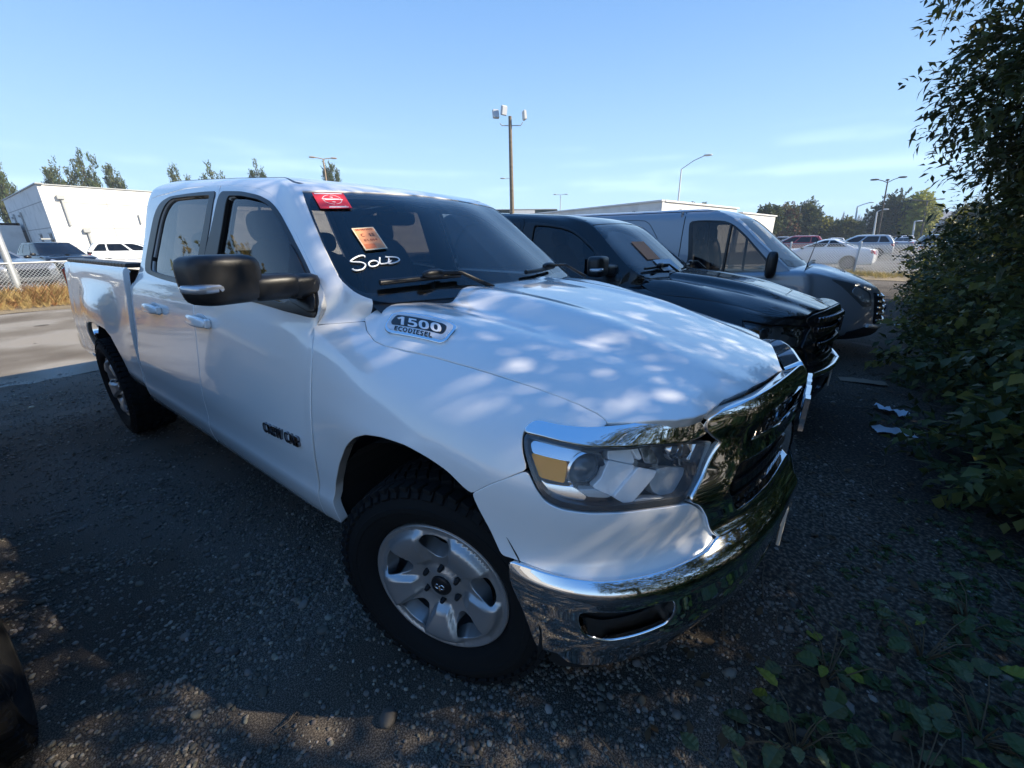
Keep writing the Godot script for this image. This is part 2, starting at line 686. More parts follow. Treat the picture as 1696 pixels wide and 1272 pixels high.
func make_nets() -> void:
	N.body = body_net().build(200, 110)
	N.bed = bed_net().build(120, 70)
	N.cab = cab_net().build(200, 110)
	N.door = door_net().build(200, 200)
	N.hood = hood_net().build(110, 150).flip()


func wheel_net() -> Net:
	# the face of the rim: a shallow bowl with five raised spokes that widen outwards
	var f := func(x: float, y: float) -> Vector3:
		var r := sqrt(x * x + y * y)
		var a := atan2(y, x)
		var w := fposmod(a - PI / 2 + PI, TAU / 5) - PI / 5     # distance from the nearest spoke's middle
		var e := absf(fposmod(a + PI / 2 + PI / 5, TAU / 5) - PI / 5)
		var z := -0.018 + 0.030 * smoothstep(0.07, 0.20, r) - 0.012 * smoothstep(0.20, 0.252, r)
		if r < 0.075: z = -0.006 - 0.010 * smoothstep(0.045, 0.075, r)
		var sp := 0.022 * smoothstep(0.085, 0.12, r) * (1.0 - smoothstep(0.214, 0.246, r))
		var half := 0.20 + 0.9 * maxf(r - 0.13, 0.0)
		z += sp * (1.0 - smoothstep(half, half + 0.14, e))
		if r > 0.235: z = maxf(z, 0.004 + 0.008 * smoothstep(0.238, 0.252, r))
		return Vector3(x, y, z)
	return net_of(f, -0.262, 0.262, -0.262, 0.262, 210, 210)


func build_wheel(root: Node3D, called: String, at: Vector3, turn: float, rim_mat: Material, full := true) -> Node3D:
	var w := Node3D.new()
	w.name = numbered(called, root)
	root.add_child(w, true)
	w.position = at; w.rotation.y = turn
	var r := 0.412
	var m := Transform3D(ZFACE, Vector3.ZERO)
	if not N.has("tyre"):
		var t := MB.new()
		# outer face of the tyre at z = 0.03, inner face at z = -0.26
		t.lathe(PackedVector2Array([Vector2(0.225, -0.22), Vector2(0.262, -0.235), Vector2(0.32, -0.262), Vector2(0.365, -0.255), Vector2(0.392, -0.232), Vector2(0.400, -0.20), Vector2(0.403, -0.11), Vector2(0.400, -0.02), Vector2(0.392, 0.012), Vector2(0.366, 0.034), Vector2(0.345, 0.040), Vector2(0.343, 0.043), Vector2(0.325, 0.043), Vector2(0.322, 0.040), Vector2(0.30, 0.036), Vector2(0.275, 0.022), Vector2(0.262, 0.004), Vector2(0.256, -0.004)]), 72, m, 0.85)
		var rng := RandomNumberGenerator.new()
		rng.seed = 5
		for k in 56:
			var a := TAU * k / 56
			for row in 5:
				var z := [-0.225, -0.165, -0.11, -0.055, 0.004][row] as float
				var aa := a + (TAU / 112 if row % 2 else 0.0)
				var tilt := [0.25, -0.5, 0.4, 0.5, -0.25][row] as float
				var rr := 0.404 if row in [1, 2, 3] else 0.398
				var b := Basis(Vector3(0, 0, 1), aa) * Basis(Vector3(1, 0, 0), tilt)
				t.box(Basis(Vector3(0, 0, 1), aa) * Vector3(rr + 0.002, 0, z), Vector3(0.018, 0.034, 0.046), 0.003, b)
			# side lugs
			var b2 := Basis(Vector3(0, 0, 1), a)
			t.box(b2 * Vector3(0.385, 0, 0.022), Vector3(0.034, 0.024 if k % 2 else 0.034, 0.016), 0.003, b2 * Basis(Vector3(0, 1, 0), 0.75))
		N.tyre = t.mesh(M.tyre)
		var f := wheel_net()
		var rim := MB.new()
		var outer := PackedVector2Array()
		for k in 72: outer.append(Vector2.from_angle(TAU * k / 72) * 0.252)
		var holes := []
		for k in 5:
			var mid := -PI / 2 + TAU * (k + 0.5) / 5
			var h := PackedVector2Array()
			for p in [Vector2(0.118, -0.11), Vector2(0.150, -0.27), Vector2(0.205, -0.30), Vector2(0.222, -0.20), Vector2(0.226, 0.0), Vector2(0.222, 0.20), Vector2(0.205, 0.30), Vector2(0.150, 0.27), Vector2(0.118, 0.11)]:
				h.append(Vector2.from_angle(mid + p.y) * p.x)
			holes.append(rounded(h, 0.02, 3))
		for k in 6: holes.append(circle(Vector2.from_angle(TAU * (k + 0.5) / 6) * 0.070, 0.0135, 12))
		panel(rim, f, outer, Vector2(0.009, 0.009), {"holes": holes, "lip": 0.05, "edge": 0.004})
		rim.lathe(PackedVector2Array([Vector2(0.252, 0.010), Vector2(0.258, 0.008), Vector2(0.259, -0.004), Vector2(0.232, -0.03), Vector2(0.226, -0.23)]), 72, m)
		N.rim = rim
		var nut := MB.new()
		nut.lathe(PackedVector2Array([Vector2(0.0, 0.006), Vector2(0.007, 0.004), Vector2(0.0105, -0.004), Vector2(0.0105, -0.04)]), 6, Transform3D(ZFACE, Vector3.ZERO))
		N.nut = nut.mesh(M.dark_metal)
		var cap := MB.new()
		cap.lathe(PackedVector2Array([Vector2(0, 0.006), Vector2(0.030, 0.005), Vector2(0.037, 0.001), Vector2(0.040, -0.006), Vector2(0.042, -0.02)]), 28, m)
		N.hubcap = cap.mesh(M.dark_metal)
		var em := MB.new()
		# a small ram's head mark of two curled horns and a muzzle
		for s in [-1.0, 1.0]:
			var pts := PackedVector3Array()
			for i in 8:
				var a: float = 1.9 - i * 0.55
				pts.append(Vector3(s * (0.009 + cos(a) * 0.009), 0.004 + sin(a) * 0.009, 0.0065))
			em.tube(pts, 0.0024, 5)
		em.box(Vector3(0, -0.003, 0.006), Vector3(0.008, 0.022, 0.004), 0.0015)
		N.mark = em.mesh(M.chrome)
		var br := MB.new()
		br.lathe(PackedVector2Array([Vector2(0.0, -0.07), Vector2(0.09, -0.07), Vector2(0.095, -0.10), Vector2(0.175, -0.10), Vector2(0.175, -0.13), Vector2(0.22, -0.16), Vector2(0.225, -0.2)]), 36, m)
		N.brake = br.mesh(M.brake)
	var ty := obj("tyre", N.tyre, null, w)
	obj("rim", N.rim.mesh(rim_mat), null, w)
	if full:
		for k in 6:
			var q := Vector2.from_angle(TAU * (k + 0.5) / 6) * 0.070
			obj("lug_nut", N.nut, null, w).position = Vector3(q.x, q.y, 0)
		obj("hub_cap", N.hubcap, null, w)
		obj("emblem", N.mark, null, w)
		obj("brake_disc", N.brake, null, w)
	return w


func circle(c: Vector2, r: float, k := 16) -> PackedVector2Array:
	var o := PackedVector2Array()
	for i in k: o.append(c + Vector2.from_angle(TAU * i / k) * r)
	return o


func half_part(called: String, root: Node, material: Material, f: Callable, both := true) -> MeshInstance3D:
	# one mesh that spans both halves: f fills the right half, which is mirrored
	var a := MB.new()
	f.call(a)
	if both:
		var b := MB.new()
		b.mirror_from(a)
		for i in b.v.size():
			a.v.append(b.v[i]); a.n.append(b.n[i]); a.uv.append(b.uv[i])
		var base := a.v.size() - b.v.size()
		for i in b.ix: a.ix.append(base + i)
	return obj(called, a, material, root)


func surface_point(s: Net, u: float, v: float, lift := 0.0) -> Vector3:
	s.ev(u, v)
	return s.p + s.n * lift


func strip(mb: MB, s: Net, pts: PackedVector2Array, w: float, lift: float, mir := false) -> void:
	# a thin raised line drawn on a surface through points in its parameters
	var p := PackedVector3Array()
	for q in pts:
		var a := surface_point(s, q.x, q.y, lift)
		p.append(a * Vector3(1, 1, -1) if mir else a)
	mb.tube(p, w, 6)


func build_pickup(root: Node3D, paint: Material, dark := false, sink := 0.0) -> void:
	var door: Net = N.door
	var body: Net = N.body
	var cab: Net = N.cab
	var hood: Net = N.hood
	var bright: Material = M.black_gloss if dark else M.chrome
	var dys := 0.08
	for side in [false, true]:
		var mi: bool = side
		var fl := Vector3(1, 1, -1) if mi else Vector3.ONE
		# --- bed side with its wheel opening
		var mb := MB.new()
		var bo := PackedVector2Array([Vector2(-4.95, 1.0), Vector2(-4.95, 10.6), Vector2(-2.84, 10.6), Vector2(-2.84, 0.9), Vector2(-3.17, 0.9)])
		var arc := [[.475, .08], [.47, .20], [.45, .30], [.40, .38], [.33, .425], [.2, .445], [.05, .45], [-.1, .445], [-.22, .42], [-.32, .37], [-.40, .29], [-.45, .2], [-.475, .08], [-.49, -.1]]
		var bv := func(y: float) -> float:
			# row of the bed's net at a height
			var c: Array = [.47, .53, .60, .67, .80, .95, 1.08, 1.18, 1.26, 1.32, 1.37, 1.395]
			for i in 11:
				if y <= c[i + 1]: return i + (y - c[i]) / (c[i + 1] - c[i])
			return 11.0
		for a in arc: bo.append(Vector2(-3.675 + a[0], bv.call(0.5 + a[1] * 1.02)))
		bo.append(Vector2(-4.20, 0.9))
		panel(mb, N.bed, bo, Vector2(0.06, 0.45), {"mirror": mi, "lip": 0.03, "gap": 0.004})
		var bs := obj("bed_side", mb, paint, root)
		mb = MB.new()
		var rail := PackedVector3Array()
		for i in 24:
			var q := surface_point(N.bed, lerpf(-4.93, -2.86, i / 23.0), 10.75)
			rail.append((q + Vector3(0, 0.006, -0.05)) * fl)
		for i in 23: mb.bar(rail[i], rail[i + 1], 0.11, 0.03, 0.008)
		obj("bed_rail", mb, M.black_plastic, root)
		mb = MB.new()
		strip(mb, N.bed, PackedVector2Array(bo.slice(5, 18)), 0.012, -0.012, mi)
		obj("arch_lip", mb, paint, bs)
		# --- doors
		for k in 2:
			var nm := ["rear", "front"][k] as String
			var rim := poly_at(nm + "_door", 0.05, dys)
			var frame := poly_at(nm + "_window_frame", 0.09, dys)
			var pane := poly_at(nm + "_window", 0.06, dys)
			mb = MB.new()
			panel(mb, door, rim, Vector2(0.12, 0.5), {"mirror": mi, "holes": [pane], "lip": 0.03, "edge": 0.004, "gap": 0.0055})
			var d := obj(nm + "_door", mb, paint, root)
			mb = MB.new()
			panel(mb, door, frame, Vector2(0.12, 0.4), {"mirror": mi, "holes": [pane], "lip": 0.03, "lift": 0.004, "edge": 0.004})
			obj("window_frame", mb, M.black_trim, d)
			mb = MB.new()
			panel(mb, door, pane, Vector2(0.3, 0.5), {"mirror": mi, "lip": 0.0, "lift": -0.012})
			obj("window", mb, M.tint_dark if k == 0 else M.tint, d)
			mb = MB.new()
			panel(mb, door, rim, Vector2(0.25, 0.7), {"mirror": mi, "holes": [pane], "lip": 0.0, "lift": -0.05})
			obj("door_lining", mb, M.interior, d)
			build_handle(d, door, [4.30, 5.10][k], 7.02, mi, paint)
			if k == 1:
				if not mi: build_mirror(d, mi)
				if not mi:
					var a0 := surface_point(door, P2.crew_badge[3].x, P2.crew_badge[3].y + 0.05, 0.004)
					var a1 := surface_point(door, P2.crew_badge[2].x, P2.crew_badge[2].y + 0.05, 0.004)
					var tm := text_mesh("CREW CAB", 0.046, 0.010, M.chrome_dark, true)
					var ax := (a1 - a0).normalized()
					var az := (surface_point(door, 6.1, 3.85, 1.0) - surface_point(door, 6.1, 3.85)).normalized()
					var em := obj("door_badge", tm, null, d)
					em.transform = Transform3D(Basis(ax, az.cross(ax), az), a0)
					var wdt: float = tm.get_aabb().size.x
					em.scale = Vector3(a0.distance_to(a1) / wdt, 1, 1)
		# --- fender with the foot of the A-pillar
		mb = MB.new()
		panel(mb, body, rounded(P2.fender, 0.012, 2, 0.08), Vector2(0.035, 0.35), {"mirror": mi, "lip": 0.03, "gap": 0.003})
		var top := PackedVector2Array([P2.ws_seam[0], P2.ws_seam[0].lerp(P2.ws_seam[1], 0.5), P2.ws_seam[1], P2.ws[6], P2.ws[7], P2.ws[8], P2.ws[9]])
		var low := PackedVector2Array([Vector2(-0.597, 9.0), Vector2(-0.585, 9.15), Vector2(-0.555, 9.35), Vector2(-0.53, 9.53), Vector2(-0.51, 9.7), Vector2(-0.47, 10.05), Vector2(-0.437, 10.35)])
		var foot := net_of(func(u: float, v: float) -> Vector3:
			var i := mini(int(u * 6), 5)
			var f := u * 6 - i
			var a := top[i].lerp(top[i + 1], f)
			var b := low[i].lerp(low[i + 1], f)
			cab.ev(a.x, minf(a.y + 0.3, 3.0))
			var p1 := cab.p
			cab.ev(a.x, a.y)
			var t1 := (p1 - cab.p).normalized()
			p1 = cab.p
			body.ev(b.x, b.y - 0.4)
			var p0 := body.p
			body.ev(b.x, b.y)
			var t0 := (body.p - p0).normalized()
			p0 = body.p
			var d := p0.distance_to(p1)
			return p0.bezier_interpolate(p0 + t0 * d * 0.3, p1 - t1 * d * 0.3, p1, v), 0, 1, 0, 1, 25, 14)
		panel(mb, foot, PackedVector2Array([Vector2(0.0, 0), Vector2(1, 0), Vector2(1, 1), Vector2(0.0, 1)]), Vector2(0.0834, 0.125), {"mirror": mi, "lip": 0.0})
		obj("fender", mb, paint, root)
		# --- wheel housings
		for wx in [0.0, -3.675]:
			mb = MB.new()
			var prof := PackedVector2Array()
			var rr := 0.47
			for i in 17:
				var a: float = PI * (i / 16.0) * 1.12 - PI * 0.06
				prof.append(Vector2(wx - cos(a) * rr, 0.49 + sin(a) * rr * (0.95 if wx == 0.0 else 0.94)))
			var z0 := 0.985 if wx == 0.0 else 0.99
			for i in 16:
				var p := prof[i]
				var p2 := prof[i + 1]
				mb.quad(Vector3(p.x, p.y, z0) * fl, Vector3(p2.x, p2.y, z0) * fl, Vector3(p2.x, p2.y, 0.45) * fl, Vector3(p.x, p.y, 0.45) * fl)
			mb.quad(Vector3(wx - 0.5, 0.35, 0.45) * fl, Vector3(wx + 0.5, 0.35, 0.45) * fl, Vector3(wx + 0.5, 1.0, 0.45) * fl, Vector3(wx - 0.5, 1.0, 0.45) * fl)
			obj("wheel_housing", mb, M.black_matte, root)
		# --- front corner: lamp brow, lens, what is behind it, painted cover
		build_headlamp(root, mi, bright)
		mb = MB.new()
		panel(mb, body, rounded(P2.bumper_cover, 0.02, 3, 0.08), Vector2(0.03, 0.3), {"mirror": mi, "lip": 0.03, "gap": 0.003})
		obj("bumper_cover", mb, paint, root)
		# --- windscreen wiper and the wheels
		var w := build_wheel(root, "front_wheel", Vector3(0.045, 0.395 + sink, 0.955) * fl, deg_to_rad(15.0 if not mi else 195.0), M.rim if not dark else M.dark_metal)
		w = build_wheel(root, "rear_wheel", Vector3(-3.675, 0.40 + sink, 1.02) * fl, 0.0 if not mi else PI, M.rim if not dark else M.dark_metal)
	# --- cab shell: pillars, roof and back
	half_part("cab_shell", root, paint, func(mb: MB) -> void:
		var up := PackedVector2Array()
		for p in P2.rear_door.slice(6):
			if p.y > 10.6 and p.x < 5.6: up.append(Vector2(p.x, p.y - 10.0))
		var fd := PackedVector2Array()
		var fd_on := false
		for p in P2.front_door:
			if p.y > 10.9 and p.x > 5.0 and fd_on: fd.append(Vector2(p.x, p.y - 10.0))
			if p.y > 15.0: fd_on = true
		var l := PackedVector2Array([Vector2(0, 0), Vector2(2.9, 0.0), Vector2(2.94, 0.6)])
		l.append_array(up)
		l.append_array(fd)
		l.append(P2.ws_seam[1])
		for i in range(5, -1, -1): l.append(P2.ws[i])
		for q in P2.ws_top: l.append(q)
		l.append_array(PackedVector2Array([Vector2(12, 5.5), Vector2(12, 9.98), Vector2(0, 9.98)]))
		var back := PackedVector2Array([Vector2(-0.1, 0.9), Vector2(1.75, 1.0), Vector2(1.7, 4.3), Vector2(-0.1, 4.4)])
		panel(mb, cab, l, Vector2(0.14, 0.25), {"lip": 0.03, "holes": [back], "edge": 0.004}))
	half_part("headliner", root, M.headliner, func(mb: MB) -> void:
		panel(mb, cab, PackedVector2Array([Vector2(1.9, 4.6), Vector2(3.0, 5.6), Vector2(8.5, 5.6), Vector2(9.4, 5.4), Vector2(12, 5.4), Vector2(12, 8.6), Vector2(0, 8.6), Vector2(0, 4.6)]), Vector2(0.4, 0.5), {"lift": -0.045, "lip": 0.0})
		mb.quad(Vector3(-2.75, 1.845, 0), Vector3(-1.45, 1.815, 0), Vector3(-1.45, 1.80, 0.5), Vector3(-2.7, 1.84, 0.58))
		panel(mb, cab, PackedVector2Array([Vector2(0, 0), Vector2(2.9, 0), Vector2(3.2, 4.6), Vector2(1.9, 4.6), Vector2(1.9, 0.8), Vector2(0, 0.8)]), Vector2(0.4, 0.5), {"lift": -0.045, "lip": 0.0}))
	half_part("rear_window", root, M.tint, func(mb: MB) -> void:
		panel(mb, cab, PackedVector2Array([Vector2(0, 0.9), Vector2(1.75, 1.0), Vector2(1.7, 4.3), Vector2(0, 4.4)]), Vector2(0.4, 0.5), {"lift": -0.01, "lip": 0.0}))
	half_part("windscreen", root, M.screen, func(mb: MB) -> void:
		var l: PackedVector2Array = P2.ws.duplicate()
		l.append_array(PackedVector2Array([Vector2(9.4, 0.1), Vector2(10.5, 0.0), Vector2(12, 0.0), Vector2(12, 5.45)]))
		for i in range(5, -1, -1): l.append(P2.ws_top[i])
		panel(mb, cab, l, Vector2(0.3, 0.4), {"lift": -0.004, "lip": 0.0}))
	half_part("screen_border", root, M.black_gloss, func(mb: MB) -> void:
		var l: PackedVector2Array = P2.ws.duplicate()
		l.append_array(PackedVector2Array([Vector2(9.4, 0.1), Vector2(10.5, 0.0), Vector2(12.0, 0.0), Vector2(12.0, 5.45)]))
		for i in range(5, -1, -1): l.append(P2.ws_top[i])
		var inn := PackedVector2Array([Vector2(9.15, 4.5), Vector2(8.86, 3.85), Vector2(8.6, 3.0), Vector2(8.44, 2.4), Vector2(8.38, 1.75), Vector2(8.62, 1.35), Vector2(9.0, 0.95), Vector2(9.5, 0.8), Vector2(10.5, 0.7), Vector2(12.2, 0.7), Vector2(12.2, 5.15), Vector2(10.5, 4.95), Vector2(9.6, 4.68)])
		panel(mb, cab, l, Vector2(0.25, 0.3), {"lift": -0.008, "lip": 0.0, "holes": [inn]}))
	half_part("roof_ditch", root, M.black_trim, func(mb: MB) -> void:
		var l := PackedVector2Array()
		for i in 24: l.append(Vector2(lerpf(3.3, 9.0, i / 23.0), lerpf(7.6, 5.6, smoothstep(0.80, 1.0, i / 23.0))))
		for i in 24: l.append(Vector2(lerpf(9.15, 3.3, i / 23.0), lerpf(5.8, 7.82, smoothstep(0.0, 0.2, i / 23.0))))
		panel(mb, cab, l, Vector2(0.14, 0.1), {"lift": 0.001, "lip": 0.003, "edge": 0.001}))
	# --- hood
	half_part("hood", root, paint, func(mb: MB) -> void:
		var l := PackedVector2Array([Vector2(-0.335, -0.0045), Vector2(-0.34, 0.25), Vector2(-0.345, 0.36), Vector2(-0.365, 0.45), Vector2(-0.385, 0.60), Vector2(-0.42, 0.74)])
		l.append_array(P2.hood)
		l.append(Vector2(0.875, -0.0045))
		panel(mb, hood, l, Vector2(0.03, 0.025), {"lip": 0.03, "edge": 0.004, "gap": 0.0045}))
	half_part("cowl", root, M.black_plastic, func(mb: MB) -> void:
		var pts := []
		for i in 12:
			var z := 0.76 * i / 11.0
			var u := lerpf(12.0, 9.0, i / 11.0)
			var q := surface_point(cab, u, 0.25, -0.014)
			pts.append([q, Vector3(lerpf(-0.26, -0.36, pow(i / 11.0, 2.0)), 1.285 - 0.01 * z, q.z)])
		for i in 11: mb.quad(pts[i][0], pts[i + 1][0], pts[i + 1][1], pts[i][1], Vector3.UP))
	for s in [0.0, 1.0]: build_wiper(root, s)
	# --- bumper, grille and what is below
	half_part("chrome_bumper", root, M.chrome if not dark else M.black_gloss, func(mb: MB) -> void:
		var slot := PackedVector2Array([Vector2(1.22, 1.6), Vector2(1.7, 1.6), Vector2(1.7, 2.9), Vector2(1.25, 2.9), Vector2(1.18, 2.4)])
		panel(mb, body, rounded(P2.chrome_bumper, 0.012, 2, 0.08), Vector2(0.028, 0.22), {"lip": 0.05, "edge": 0.006, "lift": 0.012, "holes": [rounded(P2.fog_recess, 0.03, 3, 0.08), slot]}))
	half_part("bumper_recess", root, M.black_matte, func(mb: MB) -> void:
		panel(mb, body, PackedVector2Array([Vector2(0.5, 1.8), Vector2(0.88, 1.8), Vector2(0.88, 3.5), Vector2(0.5, 3.5)]), Vector2(0.05, 0.3), {"lip": 0.0, "lift": -0.055})
		panel(mb, body, PackedVector2Array([Vector2(1.12, 0.8), Vector2(1.577, 0.8), Vector2(1.577, 3.4), Vector2(1.12, 3.4)]), Vector2(0.05, 0.3), {"lip": 0.0, "lift": -0.06}))
	half_part("air_dam", root, M.black_matte, func(mb: MB) -> void:
		var pts := []
		for i in 26:
			var u := lerpf(0.52, 1.577, i / 25.0)
			var q := surface_point(body, u, 0.6, -0.05)
			pts.append([Vector3(q.x, 0.45, q.z), Vector3(q.x - 0.03, 0.25 - 0.02 * sin(u * 2), q.z * 0.985)])
		for i in 25:
			mb.quad(pts[i][0], pts[i + 1][0], pts[i + 1][1], pts[i][1])
			var d := Vector3(-0.02, 0, 0)
			mb.quad(pts[i][0] + d, pts[i + 1][0] + d, pts[i + 1][1] + d, pts[i][1] + d))
	build_grille(root, bright, dark)
	# --- underbody
	var ub := MB.new()
	ub.box(Vector3(-2.0, 0.50, 0), Vector3(5.6, 0.16, 1.0), 0.02)
	ub.box(Vector3(-1.75, 0.50, 0), Vector3(2.3, 0.10, 1.86), 0.02)
	ub.box(Vector3(0.1, 0.62, 0), Vector3(1.1, 0.3, 0.9), 0.02)
	ub.tube(PackedVector3Array([Vector3(-3.675, 0.40, -0.8), Vector3(-3.675, 0.40, 0.8)]), 0.06, 10)
	ub.tube(PackedVector3Array([Vector3(0.04, 0.40, -0.8), Vector3(0.04, 0.40, 0.8)]), 0.05, 10)
	obj("underbody", ub, M.black_matte, root)
	# --- bed box and tail
	var bb := MB.new()
	bb.box(Vector3(-3.86, 0.86, 0), Vector3(2.0, 0.05, 1.7), 0.01)
	bb.box(Vector3(-2.87, 1.1, 0), Vector3(0.03, 0.52, 1.7), 0.01)
	for s in [-1, 1]: bb.box(Vector3(-3.86, 1.1, s * 0.83), Vector3(2.0, 0.52, 0.03), 0.01)
	obj("bed_box", bb, M.black_plastic, root)
	var tg := MB.new()
	tg.box(Vector3(-4.93, 1.05, 0), Vector3(0.07, 0.66, 1.70), 0.02)
	obj("tailgate", tg, paint, root)
	for s in [-1, 1]:
		var tl := MB.new()
		tl.box(Vector3(-4.945, 1.12, s * 0.885), Vector3(0.06, 0.42, 0.13), 0.02)
		obj("tail_lamp", tl, M.red_lens, root)
	var rb := MB.new()
	for s in [-1, 1]:
		rb.box(Vector3(-5.03, 0.60, s * 0.62), Vector3(0.2, 0.2, 0.6), 0.05)
		rb.box(Vector3(-4.93, 0.615, s * 0.945), Vector3(0.26, 0.21, 0.10), 0.04)
	rb.box(Vector3(-5.02, 0.53, 0), Vector3(0.18, 0.12, 0.7), 0.03)
	obj("rear_bumper", rb, M.chrome, root)
	build_cabin(root)


func text_mesh(s: String, size: float, depth: float, m: Material, bold := false, font := "Droid Sans") -> TextMesh:
	var t := TextMesh.new()
	t.text = s
	var f := SystemFont.new()
	f.font_names = PackedStringArray([font])
	if bold: f.font_weight = 700
	t.font = f
	t.font_size = 64
	t.pixel_size = size / 46.0
	t.depth = depth
	t.curve_step = 2.0
	t.horizontal_alignment = HORIZONTAL_ALIGNMENT_LEFT
	t.vertical_alignment = VERTICAL_ALIGNMENT_BOTTOM
	t.material = m
	return t


func build_handle(door: Node3D, s: Net, u: float, v: float, mi: bool, paint: Material) -> void:
	var fl := Vector3(1, 1, -1) if mi else Vector3.ONE
	s.ev(u, v)
	var p := s.p
	var nn := s.n
	s.ev(u + 0.2, v)
	var ax := Vector3(1, -0.02, 0).normalized()
	var up := nn.cross(ax).normalized()
	ax = up.cross(nn).normalized()
	# u is where the handle's rear end is; it is 0.24 m long
	var c := p + ax * 0.115
	var b := Basis(ax, up, nn)
	var mb := MB.new()
	mb.blob(Transform3D(b * Basis().scaled(Vector3(0.125, 0.026, 0.016)), c + nn * 0.034), 3.2, func(q: Vector3) -> Vector3: return q + Vector3(0, 0, -0.55 * q.x * q.x))
	mb.box(c - ax * 0.105 + nn * 0.012, Vector3(0.03, 0.04, 0.03), 0.008, b)
	mb.box(c + ax * 0.112 + nn * 0.014, Vector3(0.036, 0.05, 0.036), 0.012, b)
	if mi:
		var m2 := MB.new()
		m2.mirror_from(mb)
		mb = m2
	obj("handle", mb, paint, door)
	mb = MB.new()
	mb.blob(Transform3D(b * Basis().scaled(Vector3(0.075, 0.036, 0.006)), c - ax * 0.01 + nn * 0.001), 2.6)
	if mi:
		var m3 := MB.new()
		m3.mirror_from(mb)
		mb = m3
	obj("handle_cup", mb, M.handle_cup, door)


func build_mirror(door: Node3D, mi: bool) -> void:
	var fl := Vector3(1, 1, -1) if mi else Vector3.ONE
	var sets := []
	var housing := MB.new()
	# big upright shell: local x forward, y up, z outward
	var o := Vector3(-0.665, 1.420, 1.150)
	housing.blob(Transform3D(Basis(Vector3(0.062, 0, -0.02), Vector3(0, 0.078, 0), Vector3(0.010, 0, 0.103)), o), 5.5, func(q: Vector3) -> Vector3:
		var r := q
		if q.y < 0: r.z *= 1.0 + 0.10 * q.y * (1.0 if q.z > 0 else 0.0)
		r.x *= 1.0 - 0.25 * maxf(q.z, 0) * maxf(q.z, 0)
		return r, 34, 20)
	housing.blob(Transform3D(Basis(Vector3(0.052, 0, -0.01), Vector3(0, 0.046, 0), Vector3(0.0, 0, 0.10)), Vector3(-0.66, 1.384, 1.0)), 4.0, null, 24, 12)
	var arm := MB.new()
	arm.blob(Transform3D(Basis(Vector3(0.05, 0, 0.0), Vector3(0, 0.045, 0), Vector3(0.0, 0, 0.06)), Vector3(-0.66, 1.378, 0.893)), 5.0, null, 20, 10)
	var lens := MB.new()
	lens.blob(Transform3D(Basis(Vector3(0.046, 0, -0.016), Vector3(0, 0.0165, 0), Vector3(0.012, 0, 0.060)), o + Vector3(0.0205, -0.022, 0.0485)), 4.5, func(q: Vector3) -> Vector3: return q + Vector3(0, 0, 0.22 * q.y * (1.0 if q.z < 0 else 0.0)), 24, 10)
	var gl := MB.new()
	gl.quad(o + Vector3(-0.066, -0.06, -0.09), o + Vector3(-0.066, -0.06, 0.09), o + Vector3(-0.066, 0.06, 0.09), o + Vector3(-0.066, 0.06, -0.09))
	var foot := MB.new()
	panel(foot, N.door, rounded(P2.sail, 0.03, 2, 0.08), Vector2(0.1, 0.3), {"lift": 0.012, "lip": 0.02, "edge": 0.004})
	var root := Node3D.new()
	root.name = "side_mirror"
	door.add_child(root, true)
	for e in [["housing", housing, M.black_plastic], ["arm", arm, M.black_plastic], ["signal_lens", lens, M.clear_lens], ["mirror_glass", gl, M.mirror], ["mirror_base", foot, M.black_trim]]:
		var m: MB = e[1]
		if mi:
			m = MB.new()
			m.mirror_from(e[1])
		obj(e[0], m, e[2], root)


